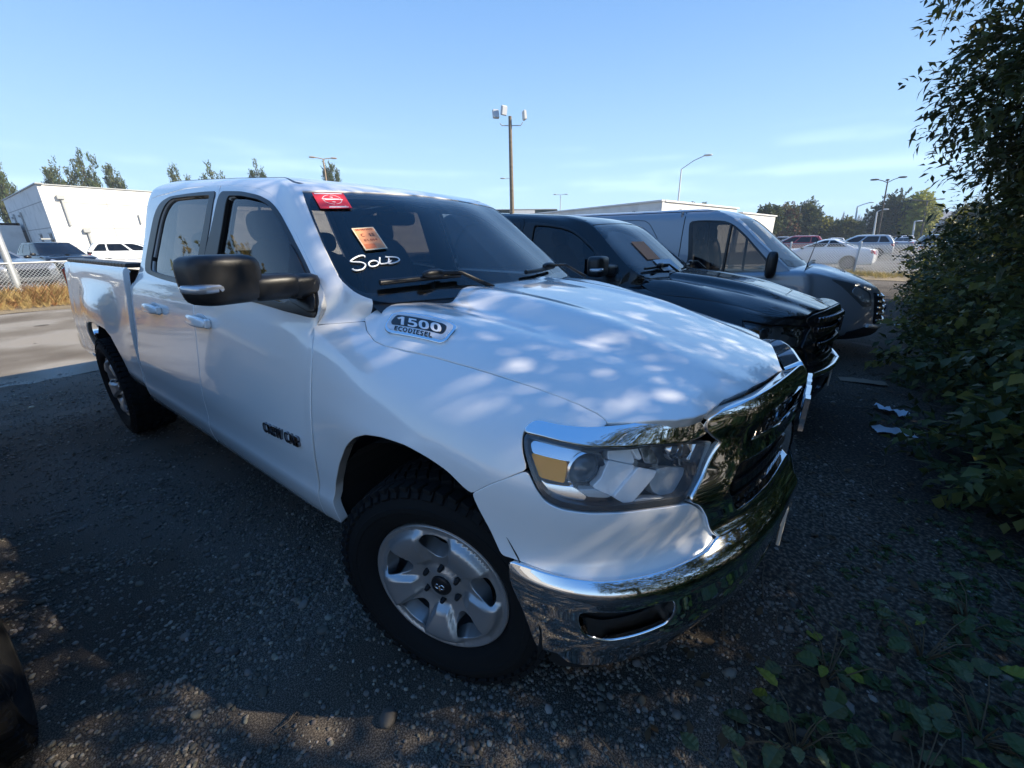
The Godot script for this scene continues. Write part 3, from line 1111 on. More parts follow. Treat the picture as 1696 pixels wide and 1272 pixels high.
func build_headlamp(root: Node3D, mi: bool, bright: Material) -> void:
	var body: Net = N.body
	var lamp := Node3D.new()
	lamp.name = numbered("headlight", root)
	root.add_child(lamp, true)
	var hz := func(l: Array) -> PackedVector2Array:
		# from the lamp's own face coordinates (0..1 across from the outer end, 0..1 up) to the body's surface
		var out := PackedVector2Array()
		for q in l:
			var x: float = q[0]
			var y: float = q[1]
			var u := lerpf(0.395, 1.02, x)
			out.append(Vector2(u, lerpf(6.22, 8.30 + 0.42 * sin(clampf(x * 1.3, 0, 1) * PI) - 0.3 * x, y)))
		return out
	var mb := MB.new()
	panel(mb, body, rounded(P2.lamp_brow, 0.01, 2, 0.05), Vector2(0.025, 0.15), {"mirror": mi, "lift": 0.010, "lip": 0.03, "edge": 0.008})
	obj("brow", mb, bright, lamp)
	mb = MB.new()
	var lens := rounded(P2.lens, 0.015, 2, 0.055)
	panel(mb, body, lens, Vector2(0.03, 0.25), {"mirror": mi, "lift": -0.002, "lip": 0.0})
	obj("lens", mb, M.smoked if bright == M.black_gloss else M.clear_glass, lamp)
	mb = MB.new()
	var cl := PackedVector2Array()
	for p in lens: cl.append(p)
	var inner: Array = Geometry2D.offset_polygon(scaled(cl, Vector2(1, 0.055)), -0.009)
	panel(mb, body, cl, Vector2(0.03, 0.25), {"mirror": mi, "lift": -0.004, "lip": 0.06, "edge": 0.001, "holes": [scaled(inner[0], Vector2(1, 1 / 0.055))]})
	obj("seal", mb, M.black_trim, lamp)
	mb = MB.new()
	panel(mb, body, cl, Vector2(0.04, 0.3), {"mirror": mi, "lift": -0.105, "lip": 0.0})
	# bowl walls between the back and the lens
	for i in cl.size():
		var q := []
		for p in [cl[i], cl[(i + 1) % cl.size()]]:
			q.append(surface_point(body, p.x, p.y, -0.02))
			q.append(surface_point(body, p.x, p.y, -0.105))
		if mi:
			for k in 4: q[k] *= Vector3(1, 1, -1)
		mb.quad(q[0], q[2], q[3], q[1])
	obj("bowl", mb, M.lamp_bowl, lamp)
	var facets := [["reflector", "f_top", -0.018, M.chrome_soft], ["amber_reflector", "amber", -0.016, M.amber], ["reflector", "f_low", -0.026, M.chrome_soft], ["reflector", "f_a", -0.034, M.satin], ["reflector", "f_b", -0.028, M.satin], ["reflector", "f_c", -0.018, M.satin], ["reflector", "f_d", -0.026, M.satin], ["reflector", "f_e", -0.040, M.satin_dim], ["lamp_shade", "f_f", -0.016, M.satin_dim], ["reflector", "f_g", -0.022, M.chrome_soft], ["lamp_shade", "f_h", -0.022, M.satin_dim], ["reflector", "f_i", -0.04, M.chrome_dark]]
	for f in facets:
		mb = MB.new()
		panel(mb, body, rounded(P2[f[1]], 0.004, 2, 0.055), Vector2(0.02, 0.15), {"mirror": mi, "lift": f[2], "lip": 0.03, "edge": 0.003})
		obj(f[0], mb, f[3], lamp)
	# projectors
	for c in [[P2.c_proj[0], 0.046, 0.055], [P2.c_high[0], 0.026, 0.05]]:
		var uv: Vector2 = c[0]
		body.ev(uv.x, uv.y)
		var nn := (body.n * Vector3(1, 0.3, 1) + Vector3(0.25, 0, 0)).normalized()
		var a := nn.cross(Vector3.UP).normalized()
		var b := Basis(a, nn, a.cross(nn))
		var cen: Vector3 = body.p - body.n * c[2]
		mb = MB.new()
		var r: float = c[1]
		mb.lathe(PackedVector2Array([Vector2(r * 1.28, 0.0), Vector2(r * 1.24, 0.018), Vector2(r * 1.12, 0.022), Vector2(r * 1.03, 0.012), Vector2(r * 1.0, -0.02)]), 28, Transform3D(b, cen))
		var ring := mb
		var ball := MB.new()
		ball.lathe(PackedVector2Array([Vector2(0, 0.022), Vector2(r * 0.4, 0.020), Vector2(r * 0.75, 0.011), Vector2(r, -0.006), Vector2(r, -0.02)]), 28, Transform3D(b, cen))
		if mi:
			ring = MB.new()
			ring.mirror_from(mb)
			var bl := MB.new()
			bl.mirror_from(ball)
			ball = bl
		obj("bezel", ring, M.chrome_soft, lamp)
		obj("projector", ball, M.lamp_ball, lamp)


func scaled(l: PackedVector2Array, k: Vector2) -> PackedVector2Array:
	var o := PackedVector2Array()
	for p in l: o.append(p * k)
	return o


func build_wiper(root: Node3D, s: float) -> void:
	var cab: Net = N.cab
	var mb := MB.new()
	# blade along the foot of the screen, arm from the cowl
	var pts := PackedVector3Array()
	var u0 := 9.47 if s == 0.0 else 11.9
	var n := 9
	for i in n:
		var t := i / (n - 1.0)
		var p: Vector3
		if s == 0.0: p = surface_point(cab, lerpf(9.33, 10.75, t), lerpf(1.10, 1.21, t), 0.022)
		else:
			p = surface_point(cab, lerpf(11.6, 10.2, t), lerpf(0.98, 1.05, t), 0.022)
			p.z = -p.z
		pts.append(p)
	mb.tube(pts, 0.0115, 8)
	var root_p := pts[n - 1]
	var w := Node3D.new()
	w.name = numbered("wiper", root)
	root.add_child(w, true)
	obj("blade", mb, M.black_plastic, w)
	mb = MB.new()
	var mid := pts[5]
	mb.blob(Transform3D(Basis(Vector3(0.02, 0, 0), Vector3(0, 0.02, 0), Vector3(0, 0, 0.06)), mid + Vector3(0.01, 0.014, -0.02)), 2.6)
	var q := mid + Vector3(0.10, -0.06, -0.30)
	mb.tube(PackedVector3Array([mid + Vector3(0.012, 0.018, -0.03), mid + Vector3(0.05, 0.015, -0.14), q]), [0.009, 0.008, 0.012], 7)
	obj("arm", mb, M.black_plastic, w)


func build_grille(root: Node3D, bright: Material, dark: bool) -> void:
	var body: Net = N.body
	var g := Node3D.new()
	g.name = "grille"
	root.add_child(g, true)
	# surround, bulging forward towards the middle
	var gs := net_of(func(u: float, v: float) -> Vector3:
		body.ev(u, v)
		var k := smoothstep(0.9, 1.2, u)
		var top := smoothstep(6.0, 9.6, v)
		return body.p + body.n * (0.010 + k * (0.018 + 0.035 * top)), 0.86, 1.578, 4.6, 10.4, 70, 60)
	N.grille = gs
	var face := PackedVector2Array([Vector2(1.0, 4.70), Vector2(1.3, 4.78), Vector2(1.577, 4.78), Vector2(1.577, 10.1), Vector2(1.35, 10.05), Vector2(1.12, 9.9), Vector2(1.03, 9.75), Vector2(0.985, 9.5), Vector2(0.975, 8.9), Vector2(1.00, 8.4), Vector2(1.035, 7.9), Vector2(0.95, 6.75), Vector2(0.885, 6.2), Vector2(0.925, 6.0), Vector2(0.965, 5.5), Vector2(0.985, 5.0)])
	var up := rounded(PackedVector2Array([Vector2(1.14, 7.45), Vector2(1.7, 7.45), Vector2(1.7, 9.0), Vector2(1.30, 9.15), Vector2(1.19, 8.9)]), 0.015, 2, 0.06)
	var lo := rounded(PackedVector2Array([Vector2(1.09, 5.2), Vector2(1.7, 5.2), Vector2(1.7, 6.75), Vector2(1.10, 6.75), Vector2(1.03, 6.1)]), 0.015, 2, 0.06)
	half_part("surround", g, bright, func(mb: MB) -> void:
		panel(mb, gs, rounded(face, 0.012, 2, 0.06), Vector2(0.02, 0.15), {"lip": 0.05, "edge": 0.008, "holes": [up, lo]}))
	half_part("backing", g, M.black_matte, func(mb: MB) -> void:
		panel(mb, gs, PackedVector2Array([Vector2(1.0, 5.0), Vector2(1.577, 5.0), Vector2(1.577, 9.3), Vector2(1.05, 9.3)]), Vector2(0.05, 0.4), {"lift": -0.07, "lip": 0.0}))
	for k in 6:
		var v := [5.45, 5.9, 6.35, 7.75, 8.2, 8.65][k] as float
		half_part("grille_bar", g, M.black_gloss, func(mb: MB) -> void:
			var pts := PackedVector3Array()
			for i in 14: pts.append(surface_point(gs, lerpf(1.1, 1.577, i / 13.0), v, -0.03))
			for i in 13: mb.bar(pts[i], pts[i + 1], 0.014, 0.035, 0.004))
	# letters across the wing bar
	var word := text_mesh("RAM", 0.115, 0.014, bright, true)
	var lt := obj("letters", word, null, g)
	var wd: float = word.get_aabb().size.x
	lt.transform = Transform3D(Basis(Vector3(0, 0, -1), Vector3(0, 1, 0), Vector3(1, 0, 0)), surface_point(gs, 1.577, 7.1, 0.02) + Vector3(0, -0.055, wd / 2))
	# plate bracket below
	var pb := MB.new()
	pb.box(Vector3(0.975, 0.55, 0.0), Vector3(0.012, 0.16, 0.32), 0.003)
	obj("plate_bracket", pb, M.plate, g)


func build_cabin(root: Node3D) -> void:
	var c := Node3D.new()
	c.name = "cabin"
	root.add_child(c, true)
	var mb := MB.new()
	mb.box(Vector3(-1.7, 0.60, 0), Vector3(2.3, 0.06, 1.6), 0.01)
	obj("floor", mb, M.interior, c)
	mb = MB.new()
	mb.blob(Transform3D(Basis(Vector3(0.24, 0, 0), Vector3(0, 0.16, 0), Vector3(0, 0, 0.78)), Vector3(-0.72, 1.12, 0)), 4.0, func(q: Vector3) -> Vector3: return q + Vector3(0.25 * (1 - q.z * q.z) * maxf(q.x, 0), 0, 0), 30, 14)
	mb.box(Vector3(-0.52, 1.20, 0), Vector3(0.32, 0.04, 1.40), 0.02)
	obj("dashboard", mb, M.interior, c)
	for s in [-0.38, 0.38]:
		mb = MB.new()
		mb.blob(Transform3D(Basis(Vector3(0.27, 0.02, 0), Vector3(0, 0.11, 0), Vector3(0, 0, 0.26)), Vector3(-1.45, 0.86, s)), 3.6)
		mb.blob(Transform3D(Basis(Vector3(0.075, 0.02, 0), Vector3(-0.11, 0.36, 0), Vector3(0, 0, 0.25)), Vector3(-1.73, 1.20, s)), 3.2, func(q: Vector3) -> Vector3: return Vector3(q.x, q.y, q.z * (1.0 - 0.16 * maxf(q.y, 0))))
		var st := obj("front_seat", mb, M.seat, c)
		mb = MB.new()
		mb.blob(Transform3D(Basis(Vector3(0.06, 0, 0), Vector3(-0.02, 0.10, 0), Vector3(0, 0, 0.14)), Vector3(-1.87, 1.62, s)), 3.0)
		mb.box(Vector3(-1.86, 1.53, s), Vector3(0.02, 0.1, 0.1))
		obj("head_restraint", mb, M.seat, st)
	mb = MB.new()
	mb.blob(Transform3D(Basis(Vector3(0.25, 0, 0), Vector3(0, 0.1, 0), Vector3(0, 0, 0.68)), Vector3(-2.42, 0.86, 0)), 4.0)
	mb.blob(Transform3D(Basis(Vector3(0.07, 0, 0), Vector3(-0.07, 0.33, 0), Vector3(0, 0, 0.68)), Vector3(-2.65, 1.15, 0)), 4.0)
	var rs := obj("rear_seat", mb, M.seat, c)
	for s in [-0.42, 0.42]:
		mb = MB.new()
		mb.blob(Transform3D(Basis(Vector3(0.05, 0, 0), Vector3(0, 0.085, 0), Vector3(0, 0, 0.13)), Vector3(-2.71, 1.53, s)), 3.0)
		obj("head_restraint", mb, M.seat, rs)
	mb = MB.new()
	var ring := PackedVector3Array()
	var b := Basis(Vector3(0, 0, 1), deg_to_rad(28))
	for i in 33:
		var a := TAU * i / 32
		ring.append(Vector3(-1.08, 1.17, -0.38) + b * Vector3(0, cos(a) * 0.19, sin(a) * 0.19))
	mb.tube(ring, 0.016, 8, false)
	mb.blob(Transform3D(b * Basis().scaled(Vector3(0.03, 0.07, 0.08)), Vector3(-1.06, 1.165, -0.38)), 2.6)
	mb.bar(Vector3(-1.07, 1.17, -0.55), Vector3(-1.07, 1.17, -0.21), 0.03, 0.02, 0.005)
	mb.tube(PackedVector3Array([Vector3(-1.05, 1.16, -0.38), Vector3(-0.75, 1.05, -0.38)]), 0.04, 10)
	obj("steering_wheel", mb, M.interior, c)
	mb = MB.new()
	mb.blob(Transform3D(Basis(Vector3(0.03, 0, 0), Vector3(0, 0.04, 0), Vector3(0, 0, 0.13)), Vector3(-1.16, 1.66, 0)), 4.0)
	mb.box(Vector3(-1.09, 1.72, 0), Vector3(0.12, 0.06, 0.07), 0.02)
	obj("rear_view_mirror", mb, M.interior, c)
# ---------------------------------------------------------------- other vehicles
func prof(l: Array, x: float) -> float:
	for i in l.size() - 1:
		if x <= l[i + 1][0]:
			var t: float = clampf((x - l[i][0]) / (l[i + 1][0] - l[i][0]), 0, 1)
			return lerpf(l[i][1], l[i + 1][1], t * t * (3 - 2 * t))
	return l[-1][1]


func shell_nets(s: Dictionary) -> Array:
	# lower body and cabin of a car: rings of points round the plan, x forward
	var top: Array = s.top
	var w: float = s.w
	var xf: float = s.xf
	var xr: float = s.xr
	var tp: float = s.get("taper", 0.0)
	var ring := func(f: float, r: float, z: float, nose: float) -> Array:
		return [Vector2(r, 0), Vector2(r + 0.01, z * 0.5), Vector2(r + 0.06, z - 0.14), Vector2(r + 0.18, z - 0.03), Vector2(r + 0.5, z), Vector2(lerpf(r, f, 0.5), z), Vector2(f - 0.8 - 0.3 * tp, z), Vector2(f - 0.42 - 0.36 * tp, z - 0.035 - 0.05 * tp), Vector2(f - 0.2 - 0.30 * tp, z - 0.13 - 0.09 * tp), Vector2(f - 0.07 - nose - 0.14 * tp, z * (0.62 - 0.06 * tp)), Vector2(f - 0.02 - 0.03 * tp, z * 0.3), Vector2(f, 0)]
	var cols := []
	for i in 12: cols.append([])
	for r in s.rows:
		# r: [share of the height, inset of the side, inset of the nose, inset of the tail]
		var g: Array = ring.call(xf - r[2], xr + r[3], w - r[1], 0.02)
		for i in 12:
			var p: Vector2 = g[i]
			var y: float = lerpf(s.yb, prof(top, p.x), minf(r[0], 1.0))
			cols[i].append_array([p.x, y + (r[0] - 1.0 if r[0] > 1.0 else 0.0), p.y])
	var body := Net.new(range(12), range(s.rows.size()), cols).build(100, 50)
	cols = []
	for i in 12: cols.append([])
	for r in s.cab:
		# r: [height, half width, screen foot x at the edge, screen x in the middle, tail x]
		var z: float = r[1]
		var a: float = r[2]
		var b: float = r[4]
		var g := [Vector2(b - 0.02, 0), Vector2(b, z * 0.55), Vector2(b + 0.05, z - 0.13), Vector2(b + 0.16, z - 0.025), Vector2(lerpf(b, a, 0.3), z), Vector2(lerpf(b, a, 0.55), z), Vector2(lerpf(b, a, 0.8), z - 0.005), Vector2(a - 0.07, z - 0.04), Vector2(a, z - 0.12), Vector2(lerpf(a, r[3], 0.55), z * 0.55), Vector2(lerpf(a, r[3], 0.9), z * 0.28), Vector2(r[3], 0)]
		if z < 0.3:
			for i in 12: g[i] = Vector2(lerpf(b, r[3], i / 11.0), z * sin(PI * i / 11.0))
		for i in 12: cols[i].append_array([g[i].x, r[0] + s.get("bow", 0.0) * (0.0 if z >= 0.3 else 1.0), g[i].y])
	var cab := Net.new(range(12), range(s.cab.size()), cols).build(100, 50)
	return [body, cab]


func build_car(root: Node3D, s: Dictionary, paint: Material, tint: Material, fine := false) -> Array:
	var nets := shell_nets(s)
	var body: Net = nets[0]
	var cab: Net = nets[1]
	var k: float = 0.5 if fine else 1.0
	var nr: int = s.rows.size() - 1
	var wheels: Array = s.wheels
	var wr: float = s.wr
	# wheel openings, found on the side of the body by position
	var arches := []
	for wx in wheels:
		var l := PackedVector2Array()
		for i in 15:
			var a := PI * i / 14.0
			l.append(find_on(body, wx - cos(a) * wr * 1.14, wr + sin(a) * wr * 1.14 - 0.02, 3.0, 8.6))
		l.append(Vector2(find_on(body, wx + wr * 1.14, s.yb, 3.0, 8.6).x, -0.3))
		l.append(Vector2(find_on(body, wx - wr * 1.14, s.yb, 3.0, 8.6).x, -0.3))
		arches.append(l)
	half_part("body", root, paint, func(mb: MB) -> void:
		panel(mb, body, PackedVector2Array([Vector2(0, 0), Vector2(11, 0), Vector2(11, nr), Vector2(0, nr)]), Vector2(0.25, 0.4) * k, {"holes": arches, "lip": 0.04}))
	var cn: int = s.cab.size() - 1
	var wins := []
	for w in s.windows: wins.append(rounded(PackedVector2Array(w), 0.12, 2, 0.4))
	var all := wins.duplicate()
	all.append(PackedVector2Array(s.screen))
	if s.has("backlight"): all.append(PackedVector2Array(s.backlight))
	half_part("cab", root, paint, func(mb: MB) -> void:
		panel(mb, cab, PackedVector2Array([Vector2(0, 0), Vector2(11, 0), Vector2(11, cn), Vector2(0, cn)]), Vector2(0.25, 0.3) * k, {"holes": all, "lip": 0.02, "edge": 0.004}))
	for w in wins:
		for mi in [false, true]:
			var wm := MB.new()
			panel(wm, cab, w, Vector2(0.4, 0.4) * k, {"lift": -0.008, "lip": 0.0, "mirror": mi})
			var wo := obj("window", wm, tint, root)
			if fine:
				wm = MB.new()
				var big: Array = Geometry2D.offset_polygon(scaled(w, Vector2(1, 0.4)), 0.05)
				panel(wm, cab, scaled(big[0], Vector2(1, 2.5)), Vector2(0.2, 0.2), {"lift": 0.004, "lip": 0.006, "holes": [w], "mirror": mi})
				obj("frame", wm, M.black_trim, wo)
	half_part("windscreen", root, M.screen if fine else tint, func(mb: MB) -> void:
		panel(mb, cab, clip_half(PackedVector2Array(s.screen), 11.0), Vector2(0.4, 0.4) * k, {"lift": -0.006, "lip": 0.0}))
	if s.has("backlight"):
		half_part("rear_window", root, tint, func(mb: MB) -> void:
			panel(mb, cab, clip_half(PackedVector2Array(s.backlight), 11.0), Vector2(0.4, 0.4) * k, {"lift": -0.006, "lip": 0.0}))
	# what shows through the glass and the wheel openings
	var mb := MB.new()
	var mid: float = (wheels[0] + wheels[1]) * 0.5
	mb.box(Vector3(mid, s.yb + 0.22, 0), Vector3(wheels[0] - wheels[1] - wr * 2.2, 0.3, s.w * 1.86), 0.03)
	for wx in wheels: mb.box(Vector3(wx, wr + 0.1, 0), Vector3(wr * 2.2, wr * 1.2, s.w * 1.35), 0.03)
	obj("underbody", mb, M.black_matte, root)
	for wx in wheels:
		for side in [-1.0, 1.0]:
			var w := Node3D.new()
			w.name = numbered("wheel", root)
			root.add_child(w, true)
			w.position = Vector3(wx, wr, side * (s.w - 0.02))
			w.rotation.y = 0.0 if side > 0 else PI
			if fine and N.has("tyre"):
				obj("tyre", N.tyre, null, w).scale = Vector3.ONE * wr / 0.412
				obj("rim", N.rim.mesh(M.dark_metal), null, w).scale = Vector3.ONE * wr / 0.412
			else:
				var ty := MB.new()
				var m := Transform3D(ZFACE, Vector3.ZERO)
				ty.lathe(PackedVector2Array([Vector2(wr * 0.6, -0.2), Vector2(wr * 0.97, -0.2), Vector2(wr, -0.17), Vector2(wr, -0.03), Vector2(wr * 0.96, 0.0), Vector2(wr * 0.66, 0.005)]), 22, m)
				obj("tyre", ty, M.tyre, w)
				ty = MB.new()
				ty.lathe(PackedVector2Array([Vector2(wr * 0.67, 0.0), Vector2(wr * 0.62, -0.01), Vector2(wr * 0.55, -0.035), Vector2(wr * 0.2, -0.01), Vector2(0, 0.0)]), 20, m)
				for i in 5: ty.box(Basis(Vector3(0, 0, 1), TAU * i / 5) * Vector3(wr * 0.35, 0, -0.012), Vector3(wr * 0.5, wr * 0.18, 0.025), 0.006, Basis(Vector3(0, 0, 1), TAU * i / 5))
				obj("rim", ty, M.rim_far, w)
	return nets


func clip_half(l: PackedVector2Array, u: float) -> PackedVector2Array:
	var o := PackedVector2Array()
	for p in l: o.append(Vector2(clampf(p.x, 0.0, u), p.y))
	return o


func find_on(s: Net, x: float, y: float, u0: float, u1: float) -> Vector2:
	# the parameters of the point of the side whose x and y are given
	var u := 0.5 * (u0 + u1)
	var v := (s.kv[-1]) * 0.4
	for it in 14:
		var a := u0
		var b := u1
		for k in 12:
			u = (a + b) * 0.5
			s.ev(u, v)
			if s.p.x < x: a = u
			else: b = u
		a = 0.0
		b = s.kv[-1] * 0.8
		for k in 12:
			v = (a + b) * 0.5
			s.ev(u, v)
			if s.p.y < y: a = v
			else: b = v
	return Vector2(u, v)


func car_extras(root: Node3D, s: Dictionary, nets: Array, k := 1.0) -> void:
	# lamps, mirrors, handles and the dark lower trim of the cars in the lot
	var body: Net = nets[0]
	var lf: Array = s.lamp_front
	var lr: Array = s.lamp_rear
	for mi in [false, true]:
		var mb := MB.new()
		panel(mb, body, rounded(PackedVector2Array(lf), 0.1, 2, 0.4), Vector2(0.2, 0.3), {"mirror": mi, "lift": 0.006, "lip": 0.02})
		obj("headlight", mb, M.lamp_far, root)
		mb = MB.new()
		panel(mb, body, rounded(PackedVector2Array(lr), 0.1, 2, 0.4), Vector2(0.2, 0.3), {"mirror": mi, "lift": 0.006, "lip": 0.02})
		obj("tail_lamp", mb, M.red_lens, root)
		var f := -1.0 if mi else 1.0
		mb = MB.new()
		mb.blob(Transform3D(Basis().scaled(Vector3(0.08, 0.06, 0.1)), Vector3(s.mirror_x, s.mirror_y, f * (s.w + 0.06))), 3.0, null, 12, 8)
		obj("side_mirror", mb, M.black_trim, root)
	if s.has("grille"):
		half_part("grille", root, M.black_gloss, func(mb: MB) -> void:
			panel(mb, body, PackedVector2Array(s.grille), Vector2(0.2, 0.3), {"lift": 0.005, "lip": 0.01}))
	half_part("lower_trim", root, M.black_trim, func(mb: MB) -> void:
		panel(mb, body, PackedVector2Array([Vector2(0, 0.1), Vector2(2.3, 0.1), Vector2(2.3, 0.7), Vector2(0, 0.7)]), Vector2(0.3, 0.3), {"lift": 0.006, "lip": 0.01})
		panel(mb, body, PackedVector2Array([Vector2(9.3, 0.1), Vector2(11, 0.1), Vector2(11, 1.0), Vector2(9.3, 1.0)]), Vector2(0.3, 0.3), {"lift": 0.006, "lip": 0.01}))


func sedan_spec() -> Dictionary:
	return {"w": 0.92, "xf": 2.42, "xr": -2.42, "yb": 0.22, "wr": 0.325, "wheels": [1.42, -1.38],
		"top": [[-2.45, 0.84], [-2.3, 0.97], [-1.5, 1.03], [0.0, 0.99], [0.9, 0.97], [1.9, 0.82], [2.45, 0.62]],
		"rows": [[0.0, 0.10, 0.14, 0.14], [0.12, 0.02, 0.02, 0.02], [0.35, 0.0, 0.0, 0.0], [0.62, 0.0, 0.02, 0.0], [0.85, 0.03, 0.05, 0.02], [0.97, 0.10, 0.14, 0.08], [1.01, 0.26, 0.4, 0.3], [1.02, 0.9, 0.9, 0.9]],
		"cab": [[0.97, 0.84, 0.80, 0.98, -1.75], [1.08, 0.80, 0.55, 0.72, -1.52], [1.25, 0.72, 0.16, 0.34, -1.18], [1.38, 0.63, -0.12, 0.04, -0.88], [1.43, 0.54, -0.30, -0.16, -0.70], [1.455, 0.02, -0.45, -0.4, -0.6]],
		"windows": [[Vector2(3.3, 0.9), Vector2(5.0, 0.8), Vector2(5.0, 3.0), Vector2(3.9, 3.0)], [Vector2(5.15, 0.8), Vector2(7.2, 0.7), Vector2(6.9, 2.4), Vector2(6.4, 3.0), Vector2(5.15, 3.0)]],
		"screen": [Vector2(8.3, 0.3), Vector2(12, 0.2), Vector2(12, 3.3), Vector2(8.4, 3.2)], "backlight": [Vector2(-1, 0.4), Vector2(2.4, 0.5), Vector2(2.3, 3.2), Vector2(-1, 3.3)],
		"lamp_front": [Vector2(7.6, 3.9), Vector2(9.0, 3.5), Vector2(9.2, 4.3), Vector2(7.9, 4.6)], "lamp_rear": [Vector2(1.2, 3.3), Vector2(3.5, 3.5), Vector2(3.4, 4.5), Vector2(1.0, 4.5)],
		"grille": [Vector2(9.6, 2.4), Vector2(11, 2.4), Vector2(11, 4.1), Vector2(9.5, 4.1)], "mirror_x": 0.62, "mirror_y": 1.0}


func suv_spec() -> Dictionary:
	return {"w": 0.95, "xf": 2.35, "xr": -2.35, "yb": 0.28, "wr": 0.365, "wheels": [1.45, -1.40],
		"top": [[-2.4, 1.0], [-2.2, 1.08], [0.0, 1.08], [0.9, 1.08], [1.9, 0.98], [2.4, 0.76]],
		"rows": [[0.0, 0.10, 0.14, 0.14], [0.12, 0.02, 0.02, 0.02], [0.35, 0.0, 0.0, 0.0], [0.62, 0.0, 0.02, 0.0], [0.85, 0.02, 0.04, 0.02], [0.97, 0.09, 0.12, 0.06], [1.01, 0.26, 0.4, 0.3], [1.02, 0.93, 0.9, 0.9]],
		"cab": [[1.06, 0.88, 0.92, 1.10, -2.30], [1.18, 0.84, 0.70, 0.88, -2.26], [1.40, 0.76, 0.34, 0.5, -2.12], [1.56, 0.69, 0.05, 0.2, -1.98], [1.64, 0.60, -0.12, 0.0, -1.85], [1.68, 0.02, -0.4, -0.3, -1.6]],
		"windows": [[Vector2(3.2, 0.8), Vector2(4.0, 0.75), Vector2(4.0, 3.0), Vector2(3.4, 3.0)], [Vector2(4.1, 0.75), Vector2(5.4, 0.75), Vector2(5.4, 3.0), Vector2(4.1, 3.0)], [Vector2(5.55, 0.75), Vector2(7.2, 0.7), Vector2(6.9, 2.4), Vector2(6.5, 3.0), Vector2(5.55, 3.0)]],
		"screen": [Vector2(8.3, 0.3), Vector2(12, 0.2), Vector2(12, 3.3), Vector2(8.4, 3.2)], "backlight": [Vector2(-1, 0.5), Vector2(2.2, 0.6), Vector2(2.2, 3.0), Vector2(-1, 3.1)],
		"lamp_front": [Vector2(7.5, 4.0), Vector2(9.3, 3.6), Vector2(9.4, 4.4), Vector2(7.8, 4.7)], "lamp_rear": [Vector2(1.8, 3.4), Vector2(3.5, 3.6), Vector2(3.4, 4.7), Vector2(1.8, 4.7)],
		"grille": [Vector2(9.5, 2.2), Vector2(11, 2.2), Vector2(11, 4.2), Vector2(9.5, 4.2)], "mirror_x": 0.72, "mirror_y": 1.12}


func build_vehicles() -> void:
	var t := thing("white_pickup", "white crew cab pickup with SOLD written on its windscreen", "pickup truck")
	build_pickup(t, M.white_paint)
	build_markings(t)
	t = thing("black_pickup", "glossy black pickup parked between the white pickup and the grey van", "pickup truck", Vector3(0.18, -0.087, -2.51))
	build_pickup(t, M.black_paint, true, 0.087)
	build_black_front(t)
	build_van()
	# the dark car beside the photographer's feet
	t = thing("black_car", "black car of which only the front wheel and bumper corner show, beside the white pickup", "car", Vector3(-2.44, 0, 2.86))
	var s := suv_spec()
	var nets := build_car(t, s, M.black_paint, M.tint_dark, true)
	car_extras(t, s, nets)
	build_lot()


func recolor(c: Node3D, paint: Material) -> Node3D:
	for k in c.get_children():
		if String(k.name) in ["body", "cab"]: (k as MeshInstance3D).material_override = paint
	return c


func build_lot() -> void:
	var paints := {"white": mat(lin(0.75, 0.76, 0.77), 0.4, 0, 1), "silver": mat(lin(0.42, 0.43, 0.45), 0.35, 0.4, 1), "grey": mat(lin(0.11, 0.115, 0.125), 0.35, 0.2, 1), "black": M.black_paint, "red": mat(lin(0.32, 0.02, 0.02), 0.4, 0, 1), "blue": mat(lin(0.03, 0.07, 0.16), 0.4, 0.1, 1)}
	var sd := thing("parked_sedan", "white sedan with red tail lamps turned away beside the chain link fence", "car", Vector3(0.85, 0, -26.3), deg_to_rad(172))
	var s := sedan_spec()
	car_extras(sd, s, build_car(sd, s, paints.white, M.tint_dark))
	var sv := thing("parked_suv", "dark grey suv facing the chain link fence left of the tailgate, nearest the post", "car", Vector3(-23.3, 0, 0.6), deg_to_rad(28))
	s = suv_spec()
	car_extras(sv, s, build_car(sv, s, paints.grey, M.tint_dark))
	var put := func(kind: Node3D, col: String, label: String, x: float, z: float, deg: float, group := "") -> Node3D:
		var c := recolor(dup(kind, label, Vector3(x, 0, z), deg_to_rad(deg)), paints[col])
		if group: c.set_meta("group", group)
		return c
	put.call(sv, "black", "black suv parked behind the dark grey suv near the white building's corner", -30.0, -2.3, 8)
	put.call(sv, "white", "white suv seen over the white pickup's bed rail by the long wall", -34.5, -6.5, 75)
	put.call(sv, "red", "red suv behind the white sedan, beside the van's windscreen", -1.3, -42.0, 185)
	put.call(sv, "silver", "silver suv behind the roof of the white sedan", 3.0, -41.0, 175)
	put.call(sd, "silver", "silver sedan behind the chain link fence post on the right, front one", 8.6, -38.5, 5)
	put.call(sv, "grey", "dark grey suv behind the silver sedan at the right fence", 9.6, -47.5, 5)
	var rng := RandomNumberGenerator.new()
	rng.seed = 11
	var cols := ["white", "black", "silver", "grey", "white", "blue", "silver", "black"]
	var names := ["first", "second", "third", "fourth", "fifth", "sixth", "seventh", "eighth", "ninth", "tenth", "eleventh", "twelfth", "thirteenth", "fourteenth"]
	for row in 3:
		for i in 12:
			var z := -66.0 - row * 17.0
			var x := -3.5 + i * 2.95 + row * 2.6 + rng.randf_range(-0.2, 0.2)
			var suv := rng.randf() < 0.55
			var c: String = cols[rng.randi() % 8]
			put.call(sv if suv else sd, c, "%s %s, %s from the red suv's end of the %s row of the far lot" % [c, "suv" if suv else "sedan", names[i], ["front", "middle", "back"][row]], x, z + rng.randf_range(-0.4, 0.4), 90 + rng.randf_range(-3, 3) + (180 if rng.randf() < 0.4 else 0), "cars parked in rows in the far lot")


